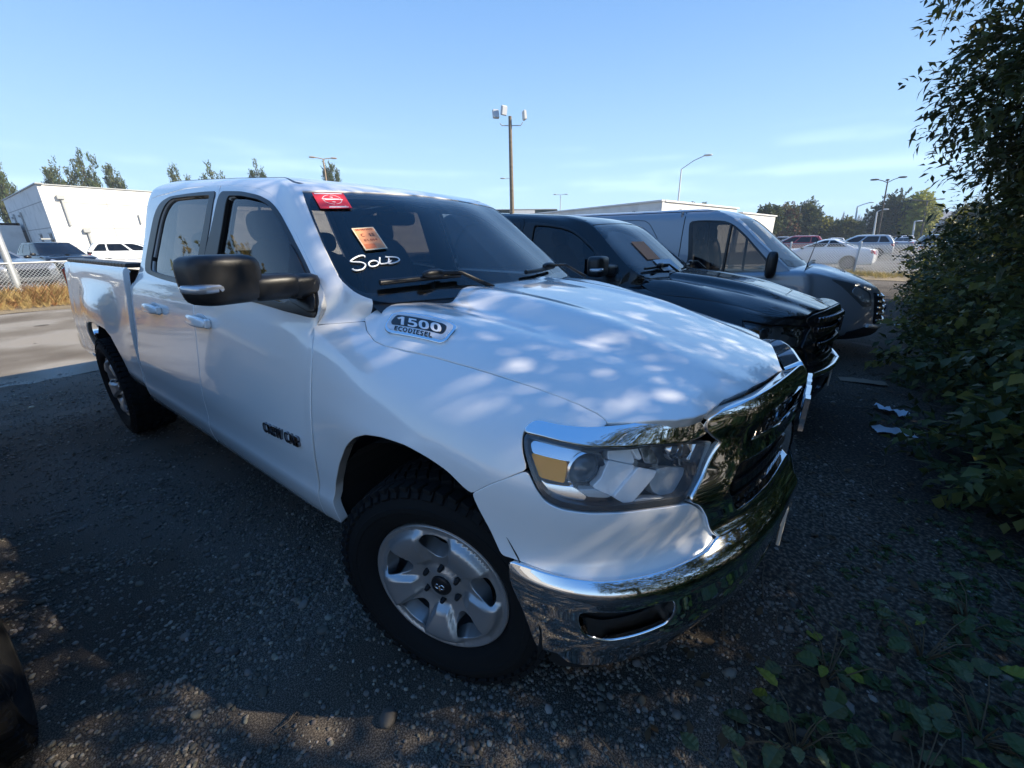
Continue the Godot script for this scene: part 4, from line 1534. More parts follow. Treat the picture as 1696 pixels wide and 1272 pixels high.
func build_black_front(root: Node3D) -> void:
	# three bright grille bars and bright bumper edge of the black pickup
	var gs: Net = N.grille
	for k in 3:
		var v := [8.9, 7.5, 6.2][k] as float
		half_part("bright_bar", root, M.chrome_dark, func(mb: MB) -> void:
			var pts := PackedVector3Array()
			for i in 16: pts.append(surface_point(gs, lerpf(1.06, 1.577, i / 15.0), v, 0.012))
			for i in 15: mb.bar(pts[i], pts[i + 1], 0.03, 0.05, 0.012))
	half_part("bumper_trim", root, M.chrome, func(mb: MB) -> void:
		var pts := PackedVector3Array()
		for i in 20: pts.append(surface_point(N.body, lerpf(0.85, 1.577, i / 19.0), 3.9, 0.02))
		mb.tube(pts, 0.022, 8))
	var st := MB.new()
	var a := frame_on(N.cab, Vector2(10.3, 2.1), Vector2(10.9, 2.1), Vector2(10.3, 3.0), 0.004)
	st.box(a * Vector3(0.5, 0.5, 0), Vector3(0.19, 0.24, 0.003), 0.0, a.basis.orthonormalized())
	obj("orange_sticker", st, mat(lin(0.65, 0.22, 0.08), 0.6), root)
	st = MB.new()
	a = frame_on(N.cab, Vector2(10.5, 1.15), Vector2(11.6, 1.15), Vector2(10.5, 1.7), 0.004)
	st.box(a * Vector3(0.5, 0.5, 0), Vector3(0.34, 0.14, 0.003), 0.0, a.basis.orthonormalized())
	obj("paper_notice", st, mat(lin(0.6, 0.62, 0.64), 0.7), root)


func frame_on(s: Net, o: Vector2, x: Vector2, y: Vector2, lift: float) -> Transform3D:
	# the frame whose unit square lies on a surface between three of its points
	var p := surface_point(s, o.x, o.y, lift)
	var px := surface_point(s, x.x, x.y, lift) - p
	var py := surface_point(s, y.x, y.y, lift) - p
	return Transform3D(Basis(px, py, px.cross(py).normalized()), p)


func build_markings(root: Node3D) -> void:
	var cab: Net = N.cab
	var mk := Node3D.new()
	mk.name = "screen_writing"
	root.add_child(mk, true)
	var ink := mat(lin(0.82, 0.84, 0.86), 0.8)
	for l in ["S", "O", "L", "D"]:
		var mb := MB.new()
		var pts := PackedVector3Array()
		var src: PackedVector2Array = P2["sold_" + l]
		for i in src.size() - 1:
			for k in 4:
				# Catmull-Rom through the strokes
				var a := src[maxi(i - 1, 0)]
				var b := src[i]
				var c := src[i + 1]
				var d := src[mini(i + 2, src.size() - 1)]
				pts.append(surface_point(cab, b.cubic_interpolate(c, a, d, k / 4.0).x, b.cubic_interpolate(c, a, d, k / 4.0).y, 0.0012))
		pts.append(surface_point(cab, src[-1].x, src[-1].y, 0.003))
		mb.tube(pts, 0.0032, 6)
		obj("letter", mb, ink, mk)
	# stickers: corners traced top left, top right, bottom right, bottom left
	var red: PackedVector2Array = P2.red_sticker
	var f := frame_on(cab, red[3], red[2], red[0], 0.004)
	var st := Node3D.new()
	st.name = "red_sticker"
	root.add_child(st, true)
	st.transform = f
	var paper := func(st: Node3D, called: String, c: Color, x0: float, y0: float, x1: float, y1: float, z: float) -> void:
		var mb := MB.new()
		mb.quad(Vector3(x0, y0, z), Vector3(x1, y0, z), Vector3(x1, y1, z), Vector3(x0, y1, z), Vector3(0, 0, 1))
		obj(called, mb, mat(c, 0.55), st)
	var line := func(st: Node3D, called: String, s: String, x: float, y: float, h: float, w: float, c: Color, z: float) -> void:
		var tm := text_mesh(s, 1.0, 0.0, mat(c, 0.6), true)
		var bx := tm.get_aabb()
		var o := obj(called, tm, null, st)
		o.transform = Transform3D(Basis(Vector3(w / bx.size.x, 0, 0), Vector3(0, h / bx.size.y, 0), Vector3(0, 0, 1)), Vector3(x - bx.position.x * w / bx.size.x, y - bx.position.y * h / bx.size.y, z))
	paper.call(st, "backing", lin(0.62, 0.03, 0.045), 0, 0, 1, 1, 0)
	var white := lin(0.8, 0.8, 0.8)
	for b in [[0.06, 0.90, 0.94, 0.96], [0.30, 0.10, 0.84, 0.13], [0.28, 0.045, 0.90, 0.085], [0.30, 0.53, 0.74, 0.60]]: paper.call(st, "print", white, b[0], b[1], b[2], b[3], 0.0006)
	var mb := MB.new()
	for k in 40:
		var a0 := TAU * k / 40
		var a1 := TAU * (k + 1) / 40
		if k % 10 in [0]: continue
		mb.quad(Vector3(0.52 + cos(a0) * 0.30, 0.55 + sin(a0) * 0.30, 0.0007), Vector3(0.52 + cos(a1) * 0.30, 0.55 + sin(a1) * 0.30, 0.0007), Vector3(0.52 + cos(a1) * 0.285, 0.55 + sin(a1) * 0.28, 0.0007), Vector3(0.52 + cos(a0) * 0.285, 0.55 + sin(a0) * 0.28, 0.0007), Vector3(0, 0, 1))
	for w in [[0.18, 0.62, 0.34, 0.57], [0.70, 0.57, 0.86, 0.50], [0.46, 0.72, 0.58, 0.66], [0.46, 0.42, 0.58, 0.36], [0.20, 0.54, 0.30, 0.50]]:
		mb.quad(Vector3(w[0], w[1], 0.0008), Vector3(w[2], w[1] - 0.01, 0.0008), Vector3(w[2] - 0.02, w[3], 0.0008), Vector3(w[0] + 0.05, w[3] + 0.02, 0.0008), Vector3(0, 0, 1))
	obj("badge_print", mb, mat(white, 0.6), st)
	var org: PackedVector2Array = P2.orange_sticker
	f = frame_on(cab, org[3], org[2], org[0], 0.004)
	st = Node3D.new()
	st.name = "orange_sticker"
	root.add_child(st, true)
	st.transform = f
	var dark := lin(0.20, 0.03, 0.01)
	paper.call(st, "backing", lin(0.80, 0.66, 0.45), 0, 0, 1, 1, 0)
	paper.call(st, "print", lin(0.85, 0.34, 0.15), 0.05, 0.04, 0.95, 0.96, 0.0006)
	paper.call(st, "print", lin(0.62, 0.17, 0.06), 0.08, 0.07, 0.55, 0.26, 0.001)
	line.call(st, "lettering", "08/08/2025", 0.12, 0.86, 0.08, 0.76, dark, 0.0012)
	line.call(st, "lettering", "C", 0.20, 0.58, 0.14, 0.15, dark, 0.0012)
	line.call(st, "lettering", "13", 0.55, 0.58, 0.14, 0.25, dark, 0.0012)
	line.call(st, "lettering", "81,664", 0.20, 0.36, 0.11, 0.6, lin(0.3, 0.06, 0.02), 0.0012)
	# the plate on the side of the hood
	var hood: Net = N.hood
	var pl: PackedVector2Array = P2.badge_plate
	st = Node3D.new()
	st.name = "hood_badge"
	root.add_child(st, true)
	mb = MB.new()
	panel(mb, hood, rounded(pl, 0.02, 3), Vector2(0.02, 0.02), {"lift": 0.009, "lip": 0.012, "edge": 0.005})
	obj("rim", mb, M.chrome, st)
	mb = MB.new()
	var inner: Array = Geometry2D.offset_polygon(rounded(pl, 0.02, 3), -0.008)
	panel(mb, hood, inner[0], Vector2(0.02, 0.02), {"lift": 0.0105, "lip": 0.004, "edge": 0.001})
	obj("plate", mb, mat(lin(0.62, 0.64, 0.66), 0.35, 0.3), st)
	mb = MB.new()
	panel(mb, hood, rounded(P2.badge_inset, 0.008, 2), Vector2(0.02, 0.02), {"lift": 0.0125, "lip": 0.002, "edge": 0.001})
	obj("inset", mb, M.black_gloss, st)
	for w in [["numerals", "1500", "txt1500", mat(lin(0.75, 0.76, 0.78), 0.35), 0.0135, 0.0035], ["lettering", "ECODIESEL", "txteco", M.black_gloss, 0.0115, 0.002]]:
		var tm := text_mesh(w[1], 1.0, 1.0, w[3], true)
		var box := tm.get_aabb()
		var fr := frame_on(hood, P2[w[2]][0], P2[w[2]][1], P2[w[2]][2], w[4])
		var o := obj(w[0], tm, null, st)
		o.transform = fr * Transform3D(Basis(Vector3(1.0 / box.size.x, 0, 0), Vector3(0, 1.0 / box.size.y, 0), Vector3(0, 0, w[5] / box.size.z)), Vector3(-box.position.x / box.size.x, -box.position.y / box.size.y, 0))


func build_van() -> void:
	var t := thing("grey_van", "silver grey cargo van with five bright grille bars beyond the black pickup", "van", Vector3(0, 0, -5.87))
	var s := {"w": 1.0, "xf": 1.76, "xr": -4.1, "taper": 1.0, "yb": 0.22, "wr": 0.34, "wheels": [0.72, -3.0],
		"top": [[-4.2, 1.05], [0.0, 1.06], [0.5, 1.13], [0.85, 1.14], [1.2, 1.07], [1.5, 0.96], [1.8, 0.80]],
		"rows": [[0.0, 0.08, 0.16, 0.04], [0.12, 0.01, 0.03, 0.0], [0.36, 0.0, 0.0, 0.0], [0.62, 0.0, 0.02, 0.0], [0.84, 0.01, 0.05, 0.0], [0.96, 0.04, 0.13, 0.0], [1.01, 0.22, 0.38, 0.02], [1.04, 0.94, 0.75, 0.02]],
		"cab": [[1.00, 0.985, 0.74, 0.98, -4.1], [1.22, 0.965, 0.50, 0.72, -4.1], [1.48, 0.93, 0.20, 0.40, -4.09], [1.72, 0.885, -0.06, 0.12, -4.07], [1.83, 0.855, -0.22, -0.06, -4.05], [1.905, 0.79, -0.42, -0.26, -4.0], [1.945, 0.62, -0.7, -0.5, -3.9], [1.96, 0.02, -1.0, -0.9, -3.6]],
		"windows": [[Vector2(5.93, 0.15), Vector2(6.9, 0.14), Vector2(7.8, 0.14), Vector2(7.7, 0.9), Vector2(7.45, 1.8), Vector2(7.1, 2.65), Vector2(6.7, 3.05), Vector2(6.0, 3.05), Vector2(5.9, 1.8)]],
		"screen": [Vector2(8.25, 1.0), Vector2(8.8, 0.85), Vector2(12, 0.75), Vector2(12, 3.75), Vector2(8.4, 3.6)],
		"lamp_front": [Vector2(7.6, 4.5), Vector2(8.3, 3.6), Vector2(8.9, 2.9), Vector2(9.3, 3.1), Vector2(9.25, 4.2), Vector2(8.6, 4.7)], "lamp_rear": [Vector2(2.2, 3), Vector2(2.6, 3), Vector2(2.6, 5), Vector2(2.2, 5)]}
	var pre: Net = shell_nets(s)[1]
	var wl := []
	for q in [[-0.66, 1.0], [-0.1, 1.0], [0.50, 1.005], [0.42, 1.13], [0.27, 1.30], [0.03, 1.55], [-0.14, 1.69], [-0.26, 1.745], [-0.5, 1.76], [-0.67, 1.76]]: wl.append(find_on(pre, q[0], q[1], 3.0, 8.4))
	s.windows = [wl]
	var nets := build_car(t, s, M.silver_paint, M.tint, true)
	var body: Net = nets[0]
	var cab: Net = nets[1]
	for mi in [false, true]:
		var mb := MB.new()
		panel(mb, body, rounded(PackedVector2Array(s.lamp_front), 0.1, 2, 0.4), Vector2(0.12, 0.2), {"mirror": mi, "lift": 0.004, "lip": 0.02})
		var lamp := obj("headlight", mb, M.lamp_bowl, t)
		mb = MB.new()
		panel(mb, body, rounded(PackedVector2Array([Vector2(8.35, 3.75), Vector2(8.8, 3.25), Vector2(9.15, 3.3), Vector2(9.12, 4.05), Vector2(8.6, 4.4)]), 0.1, 2, 0.4), Vector2(0.12, 0.2), {"mirror": mi, "lift": 0.009, "lip": 0.01})
		obj("reflector", mb, M.lamp_far, lamp)
		# window post, door gaps, side groove
		mb = MB.new()
		var up := PackedVector2Array()
		for i in 8: up.append(find_on(cab, -0.17, lerpf(1.02, 1.70, i / 7.0), 3.0, 8.2))
		strip(mb, cab, up, 0.022, 0.002, mi)
		obj("window_post", mb, M.black_trim, t)
		mb = MB.new()
		var gap := PackedVector2Array()
		for i in 12: gap.append(find_on(cab, -0.80, lerpf(1.005, 1.89, i / 11.0), 3.0, 8.2))
		strip(mb, cab, gap, 0.006, 0.0, mi)
		obj("door_gap", mb, M.black_matte, t)
		mb = MB.new()
		gap = PackedVector2Array()
		for i in 24: gap.append(Vector2(lerpf(3.4, 8.05, i / 23.0), 4.95 - 0.1 * smoothstep(0.8, 1.0, i / 23.0)))
		strip(mb, cab, gap, 0.007, 0.0, mi)
		obj("gutter", mb, M.black_matte, t)
		mb = MB.new()
		gap = PackedVector2Array([Vector2(3.5, 3.75), Vector2(4.4, 3.75), Vector2(5.4, 3.75), Vector2(5.52, 3.6), Vector2(5.56, 3.2), Vector2(5.56, 1.0)])
		strip(mb, cab, rounded_line(gap), 0.006, 0.0, mi)
		obj("panel_groove", mb, M.van_shade, t)
		var f := -1.0 if mi else 1.0
		mb = MB.new()
		mb.blob(Transform3D(Basis(Vector3(0.06, 0, -0.02 * f), Vector3(0, 0.17, 0), Vector3(0.02 * f, 0, 0.10)), Vector3(0.42, 1.20, f * 1.17)), 3.6, null, 22, 14)
		mb.bar(Vector3(0.44, 1.10, f * 0.9), Vector3(0.44, 1.10, f * 1.14), 0.06, 0.06, 0.01)
		obj("side_mirror", mb, M.black_plastic, t)
	half_part("windscreen_border", t, M.black_gloss, func(mb: MB) -> void:
		panel(mb, cab, PackedVector2Array([Vector2(8.25, 0.80), Vector2(9.0, 0.62), Vector2(11, 0.55), Vector2(11, 0.98), Vector2(8.8, 1.06), Vector2(8.3, 1.2)]), Vector2(0.15, 0.15), {"lift": 0.003, "lip": 0.004}))
	half_part("grille", t, M.black_matte, func(mb: MB) -> void:
		panel(mb, body, rounded(PackedVector2Array([Vector2(9.55, 1.9), Vector2(11.2, 1.9), Vector2(11.2, 4.35), Vector2(9.45, 4.3)]), 0.1, 2, 0.4), Vector2(0.15, 0.2), {"lift": 0.006, "lip": 0.02}))
	for k in 5:
		var v := 2.2 + k * 0.47
		half_part("grille_bar", t, M.chrome, func(mb: MB) -> void:
			var pts := PackedVector3Array()
			for i in 10: pts.append(surface_point(body, lerpf(9.6, 11.0, i / 9.0), v, 0.02))
			for i in 9: mb.bar(pts[i], pts[i + 1], 0.028, 0.03, 0.008))
	var em := MB.new()
	body.ev(11.0, 3.15)
	em.blob(Transform3D(Basis(Vector3(0.012, 0, 0), Vector3(0, 0.045, 0), Vector3(0, 0, 0.11)), body.p + Vector3(0.03, 0, 0)), 2.0, null, 20, 8)
	obj("emblem", em, mat(lin(0.02, 0.05, 0.18), 0.2, 0.2, 1.0), t)
	half_part("lower_bumper", t, M.black_plastic, func(mb: MB) -> void:
		panel(mb, body, PackedVector2Array([Vector2(8.5, 0.1), Vector2(11.0, 0.1), Vector2(11.0, 1.6), Vector2(9.2, 1.6), Vector2(8.5, 1.2)]), Vector2(0.2, 0.2), {"lift": 0.012, "lip": 0.03}))
	half_part("bumper_strip", t, M.satin, func(mb: MB) -> void:
		var pts := PackedVector2Array()
		for i in 12: pts.append(Vector2(lerpf(9.2, 11.0, i / 11.0), 1.72))
		strip(mb, body, pts, 0.028, 0.012))
	var mb := MB.new()
	mb.tube(PackedVector3Array([Vector3(0.78, 1.08, 0.80), Vector3(0.86, 1.60, 0.80)]), [0.008, 0.003], 6)
	obj("antenna", mb, M.black_trim, t)
	for k in 2:
		mb = MB.new()
		var z := 0.68 if k == 0 else -0.05
		mb.tube(PackedVector3Array([Vector3(0.80, 1.165, z), Vector3(0.83, 1.20, z - 0.3), Vector3(0.86, 1.19, z - 0.55)]), 0.014, 6)
		obj("wiper", mb, M.black_plastic, t)
	mb = MB.new()
	for k in 5: mb.box(Vector3(1.13 + k * 0.025, 1.098 - k * 0.006, 0.0), Vector3(0.010, 0.02, 0.34), 0.003)
	obj("hood_vent", mb, M.black_plastic, t)
	mb = MB.new()
	mb.blob(Transform3D(Basis().scaled(Vector3(0.25, 0.12, 0.8)), Vector3(0.35, 1.0, 0)), 3.5, null, 16, 8)
	obj("dashboard", mb, M.interior, t)
	for z in [-0.5, 0.5]:
		mb = MB.new()
		mb.blob(Transform3D(Basis(Vector3(0.08, 0.02, 0), Vector3(-0.08, 0.38, 0), Vector3(0, 0, 0.24)), Vector3(-0.55, 1.15, z)), 3.0, null, 16, 10)
		mb.blob(Transform3D(Basis().scaled(Vector3(0.05, 0.1, 0.13)), Vector3(-0.64, 1.6, z)), 3.0, null, 14, 8)
		obj("seat", mb, M.seat, t)
	mb = MB.new()
	mb.box(Vector3(-0.85, 1.35, 0), Vector3(0.03, 1.1, 1.7), 0.01)
	obj("bulkhead", mb, mat(lin(0.3, 0.3, 0.31), 0.8), t)


func rounded_line(l: PackedVector2Array) -> PackedVector2Array:
	var o := PackedVector2Array()
	for i in l.size() - 1:
		for k in 6: o.append(l[i].lerp(l[i + 1], k / 6.0))
	o.append(l[-1])
	return o
# ---------------------------------------------------------------- ground, buildings, fences, poles
func ground_mat(a: Color, b: Color, c: Color, sc: float, seed_: int, rough := 0.95) -> StandardMaterial3D:
	var m := StandardMaterial3D.new()
	m.albedo_texture = noise_tex(0.045, seed_, [[0.0, 0.38, 0.55, 0.75, 1.0], [a.darkened(0.45), a, b, c, c.lightened(0.25)]], 1024, 5, FastNoiseLite.TYPE_SIMPLEX)
	m.normal_enabled = true
	var nt := noise_tex(0.11, seed_ + 1, [], 1024, 3, FastNoiseLite.TYPE_CELLULAR)
	nt.as_normal_map = true
	nt.bump_strength = 5.0
	m.normal_texture = nt
	m.uv1_triplanar = true
	m.uv1_world_triplanar = true
	m.uv1_scale = Vector3.ONE * sc
	m.roughness = rough
	m.detail_enabled = true
	m.detail_blend_mode = BaseMaterial3D.BLEND_MODE_MUL
	m.detail_albedo = noise_tex(0.008, seed_ + 2, [[0.0, 0.4, 0.6, 1.0], [Color(0.62, 0.58, 0.54), Color(0.85, 0.83, 0.8), Color(1, 1, 1), Color(1, 0.98, 0.95)]], 512, 4)
	m.detail_uv_layer = BaseMaterial3D.DETAIL_UV_2
	m.uv2_triplanar = true
	m.uv2_world_triplanar = true
	m.uv2_scale = Vector3.ONE * 0.09
	return m


var relief := FastNoiseLite.new()


func ground_y(x: float, z: float) -> float:
	# shallow ruts and lumps close by, dead level far off
	var d := Vector2(x + 0.5, z).length()
	var k := 1.0 - smoothstep(6.0, 14.0, d)
	var y := relief.get_noise_2d(x * 1.6, z * 1.6) * 0.022 + relief.get_noise_2d(x * 7.0, z * 7.0) * 0.006
	y += 0.10 * smoothstep(2.0, 3.4, x) * (0.6 + 0.4 * relief.get_noise_2d(x, z))
	return y * k - 0.006 * k


func build_ground() -> void:
	relief.seed = 3
	relief.frequency = 0.5
	M.gravel = ground_mat(lin(0.070, 0.056, 0.043), lin(0.118, 0.097, 0.076), lin(0.20, 0.17, 0.135), 2.6, 21)
	M.sun_pale_gravel = ground_mat(lin(0.21, 0.185, 0.15), lin(0.33, 0.295, 0.245), lin(0.46, 0.42, 0.36), 2.2, 25)  # the gravel again, its colour lightened to stand in for sunlight
	M.dirt = ground_mat(lin(0.042, 0.032, 0.023), lin(0.078, 0.060, 0.043), lin(0.14, 0.112, 0.08), 0.7, 31)
	M.asphalt = ground_mat(lin(0.13, 0.125, 0.12), lin(0.16, 0.155, 0.15), lin(0.19, 0.185, 0.18), 0.5, 41)
	M.dry_ground = ground_mat(lin(0.20, 0.15, 0.085), lin(0.30, 0.23, 0.13), lin(0.40, 0.32, 0.20), 0.6, 51)
	# one sheet to the horizon, fine close by
	var mb := MB.new()
	var xs := PackedFloat32Array()
	for v in [-900.0, -400.0, -150.0, -80.0, -50.0, -35.0, -25.0, -20.0, -17.0]: xs.append(v)
	for i in 150: xs.append(-15.0 + i * 0.13)
	for v in [5.0, 6.0, 8.0, 12.0, 20.0, 40.0, 80.0, 150.0, 400.0, 900.0]: xs.append(v)
	var zs := PackedFloat32Array()
	for v in [-900.0, -400.0, -150.0, -80.0, -50.0, -35.0, -25.0, -20.0, -16.0, -14.0]: zs.append(v)
	for i in 150: zs.append(-12.0 + i * 0.115)
	for v in [5.5, 6.0, 8.0, 12.0, 20.0, 40.0, 80.0, 150.0, 400.0, 900.0]: zs.append(v)
	for x in xs:
		for z in zs:
			var e := 0.06
			var y := ground_y(x, z)
			mb.add(Vector3(x, y, z), Vector3(y - ground_y(x + e, z), e, y - ground_y(x, z + e)).normalized())
	var c := zs.size()
	for i in xs.size() - 1:
		for j in c - 1: mb.q(i * c + j, i * c + j + 1, (i + 1) * c + j + 1, (i + 1) * c + j)
	struct(obj("ground", mb, M.gravel))
	# the dirt strip along the hedge follows the ground 4 mm above it, with a ragged edge
	mb = MB.new()
	var n := 60
	for i in n + 1:
		var z := lerpf(-16.0, 6.0, i / float(n))
		for j in 26:
			var edge := 1.0 + 0.28 * relief.get_noise_2d(z * 3.1, 7.0) + 0.12 * relief.get_noise_2d(z * 11.0, 2.0)
			var x := lerpf(edge, 9.0, pow(j / 25.0, 1.6))
			mb.add(Vector3(x, ground_y(x, z) + (0.006 if j > 0 else -0.004), z), Vector3.UP)
	for i in n:
		for j in 25: mb.q(i * 26 + j, i * 26 + j + 1, (i + 1) * 26 + j + 1, (i + 1) * 26 + j)
	struct(obj("dirt_verge", mb, M.dirt))
	for r in [["lot_pavement", -160.0, -300.0, -18.6, 60.0, M.asphalt, 0.004], ["far_lot_pavement", -18.6, -300.0, 160.0, -22.6, M.asphalt, 0.008], ["sun_lightened_gravel", -14.3, -9.0, -6.2, 40.0, M.sun_pale_gravel, 0.002], ["sun_lightened_gravel", -6.0, 4.6, 40.0, 40.0, M.sun_pale_gravel, 0.004], ["dry_verge", -18.5, -9.0, -14.2, 30.0, M.dry_ground, 0.006], ["dry_verge", -8.0, -22.5, 30.0, -18.9, M.dry_ground, 0.012]]:  # both pale gravel sheets carry painted sunlight; the second is added for reflections
		mb = MB.new()
		var seg := 40
		for k in seg:
			var a: Vector3
			var b: Vector3
			if r[0] == "dry_verge" or (r[0] == "sun_lightened_gravel" and r[1] < -10.0):
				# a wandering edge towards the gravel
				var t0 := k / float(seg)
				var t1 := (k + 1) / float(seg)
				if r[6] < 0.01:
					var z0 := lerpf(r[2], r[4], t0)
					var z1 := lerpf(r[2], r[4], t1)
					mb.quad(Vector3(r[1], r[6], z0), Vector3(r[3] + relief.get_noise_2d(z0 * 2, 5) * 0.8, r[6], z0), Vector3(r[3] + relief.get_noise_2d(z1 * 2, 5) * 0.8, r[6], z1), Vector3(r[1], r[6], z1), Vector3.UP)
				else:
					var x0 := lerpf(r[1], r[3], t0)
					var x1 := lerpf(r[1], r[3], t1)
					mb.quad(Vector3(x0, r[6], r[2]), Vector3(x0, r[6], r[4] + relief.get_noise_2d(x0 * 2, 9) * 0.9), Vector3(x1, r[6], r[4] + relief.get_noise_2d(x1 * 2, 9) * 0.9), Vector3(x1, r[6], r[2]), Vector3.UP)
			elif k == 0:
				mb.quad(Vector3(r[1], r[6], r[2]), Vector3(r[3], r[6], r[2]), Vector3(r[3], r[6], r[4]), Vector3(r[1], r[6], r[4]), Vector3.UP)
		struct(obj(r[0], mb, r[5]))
	build_gravel()


func stone_mesh(seed_: int) -> ArrayMesh:
	var rng := RandomNumberGenerator.new()
	rng.seed = seed_
	var mb := MB.new()
	var f := FastNoiseLite.new()
	f.seed = seed_
	f.frequency = 0.9
	mb.blob(Transform3D(Basis().scaled(Vector3(1, 0.62, 0.8)), Vector3.ZERO), 2.3, func(q: Vector3) -> Vector3: return q * (1.0 + 0.45 * f.get_noise_3dv(q * 1.4)), 7, 4)
	var m := StandardMaterial3D.new()
	m.vertex_color_use_as_albedo = true
	m.roughness = 0.9
	return mb.mesh(m)


func build_gravel() -> void:
	var rng := RandomNumberGenerator.new()
	rng.seed = 77
	var t := Node3D.new()
	t.name = "gravel"
	add_child(t, true)
	stuff(t)
	t.set_meta("label", "loose grey gravel stones scattered over the yard ground")
	t.set_meta("category", "gravel")
	for kind in 4:
		var xs := []
		var cs := PackedColorArray()
		for i in 60000:
			var r := pow(rng.randf(), 0.95) * 7.0
			var a := rng.randf() * TAU
			var x := -0.4 + cos(a) * r
			var z := 0.6 + sin(a) * r * 0.75
			if x < -9.0 or z < -5.0 or z > 3.2 or (z < -0.9 and x < 0.6) or x > 3.0: continue
			if x > 1.2 and rng.randf() < smoothstep(1.0, 2.2, x) * 0.85: continue
			var patch := relief.get_noise_2d(x * 2.3 + 40, z * 2.3)
			if rng.randf() > 0.60 + patch * 1.1: continue
			var s := 0.0045 + 0.0065 * pow(rng.randf(), 2.5)
			if rng.randf() < 0.02: s *= 2.0
			if rng.randf() < 0.004: s *= 2.6
			var b := Basis.from_euler(Vector3(rng.randf_range(-0.5, 0.5), rng.randf() * TAU, rng.randf_range(-0.5, 0.5))).scaled(Vector3.ONE * s)
			xs.append(Transform3D(b, Vector3(x, ground_y(x, z) + s * 0.12, z)))
			var g := rng.randf_range(0.05, 0.20) * (1.8 if rng.randf() < 0.06 else 1.0)
			cs.append(Color(g * rng.randf_range(1.05, 1.2), g, g * rng.randf_range(0.74, 0.9)))
		many("stones", stone_mesh(100 + kind), xs, t, cs)


func wall_box(parent: Node, called: String, a: Vector2, b: Vector2, y0: float, y1: float, th: float, m: Material) -> Transform3D:
	# a wall from a to b (x, z) whose outer face looks to the right of the way a to b; returns the frame of its face: x along, y up, z out
	var d := Vector3(b.x - a.x, 0, b.y - a.y)
	var ax := d.normalized()
	var nz := ax.cross(Vector3.UP)
	var f := Transform3D(Basis(ax, Vector3.UP, nz), Vector3(a.x, 0, a.y))
	var mb := MB.new()
	mb.x = f
	mb.box(Vector3(d.length() / 2, (y0 + y1) / 2, -th / 2), Vector3(d.length(), y1 - y0, th), 0.01)
	obj(called, mb, m, parent)
	return f


func face_box(parent: Node, called: String, f: Transform3D, c: Vector3, s: Vector3, m: Material, bev := 0.01) -> MeshInstance3D:
	var mb := MB.new()
	mb.x = f
	mb.box(c, s, bev)
	return obj(called, mb, m, parent)


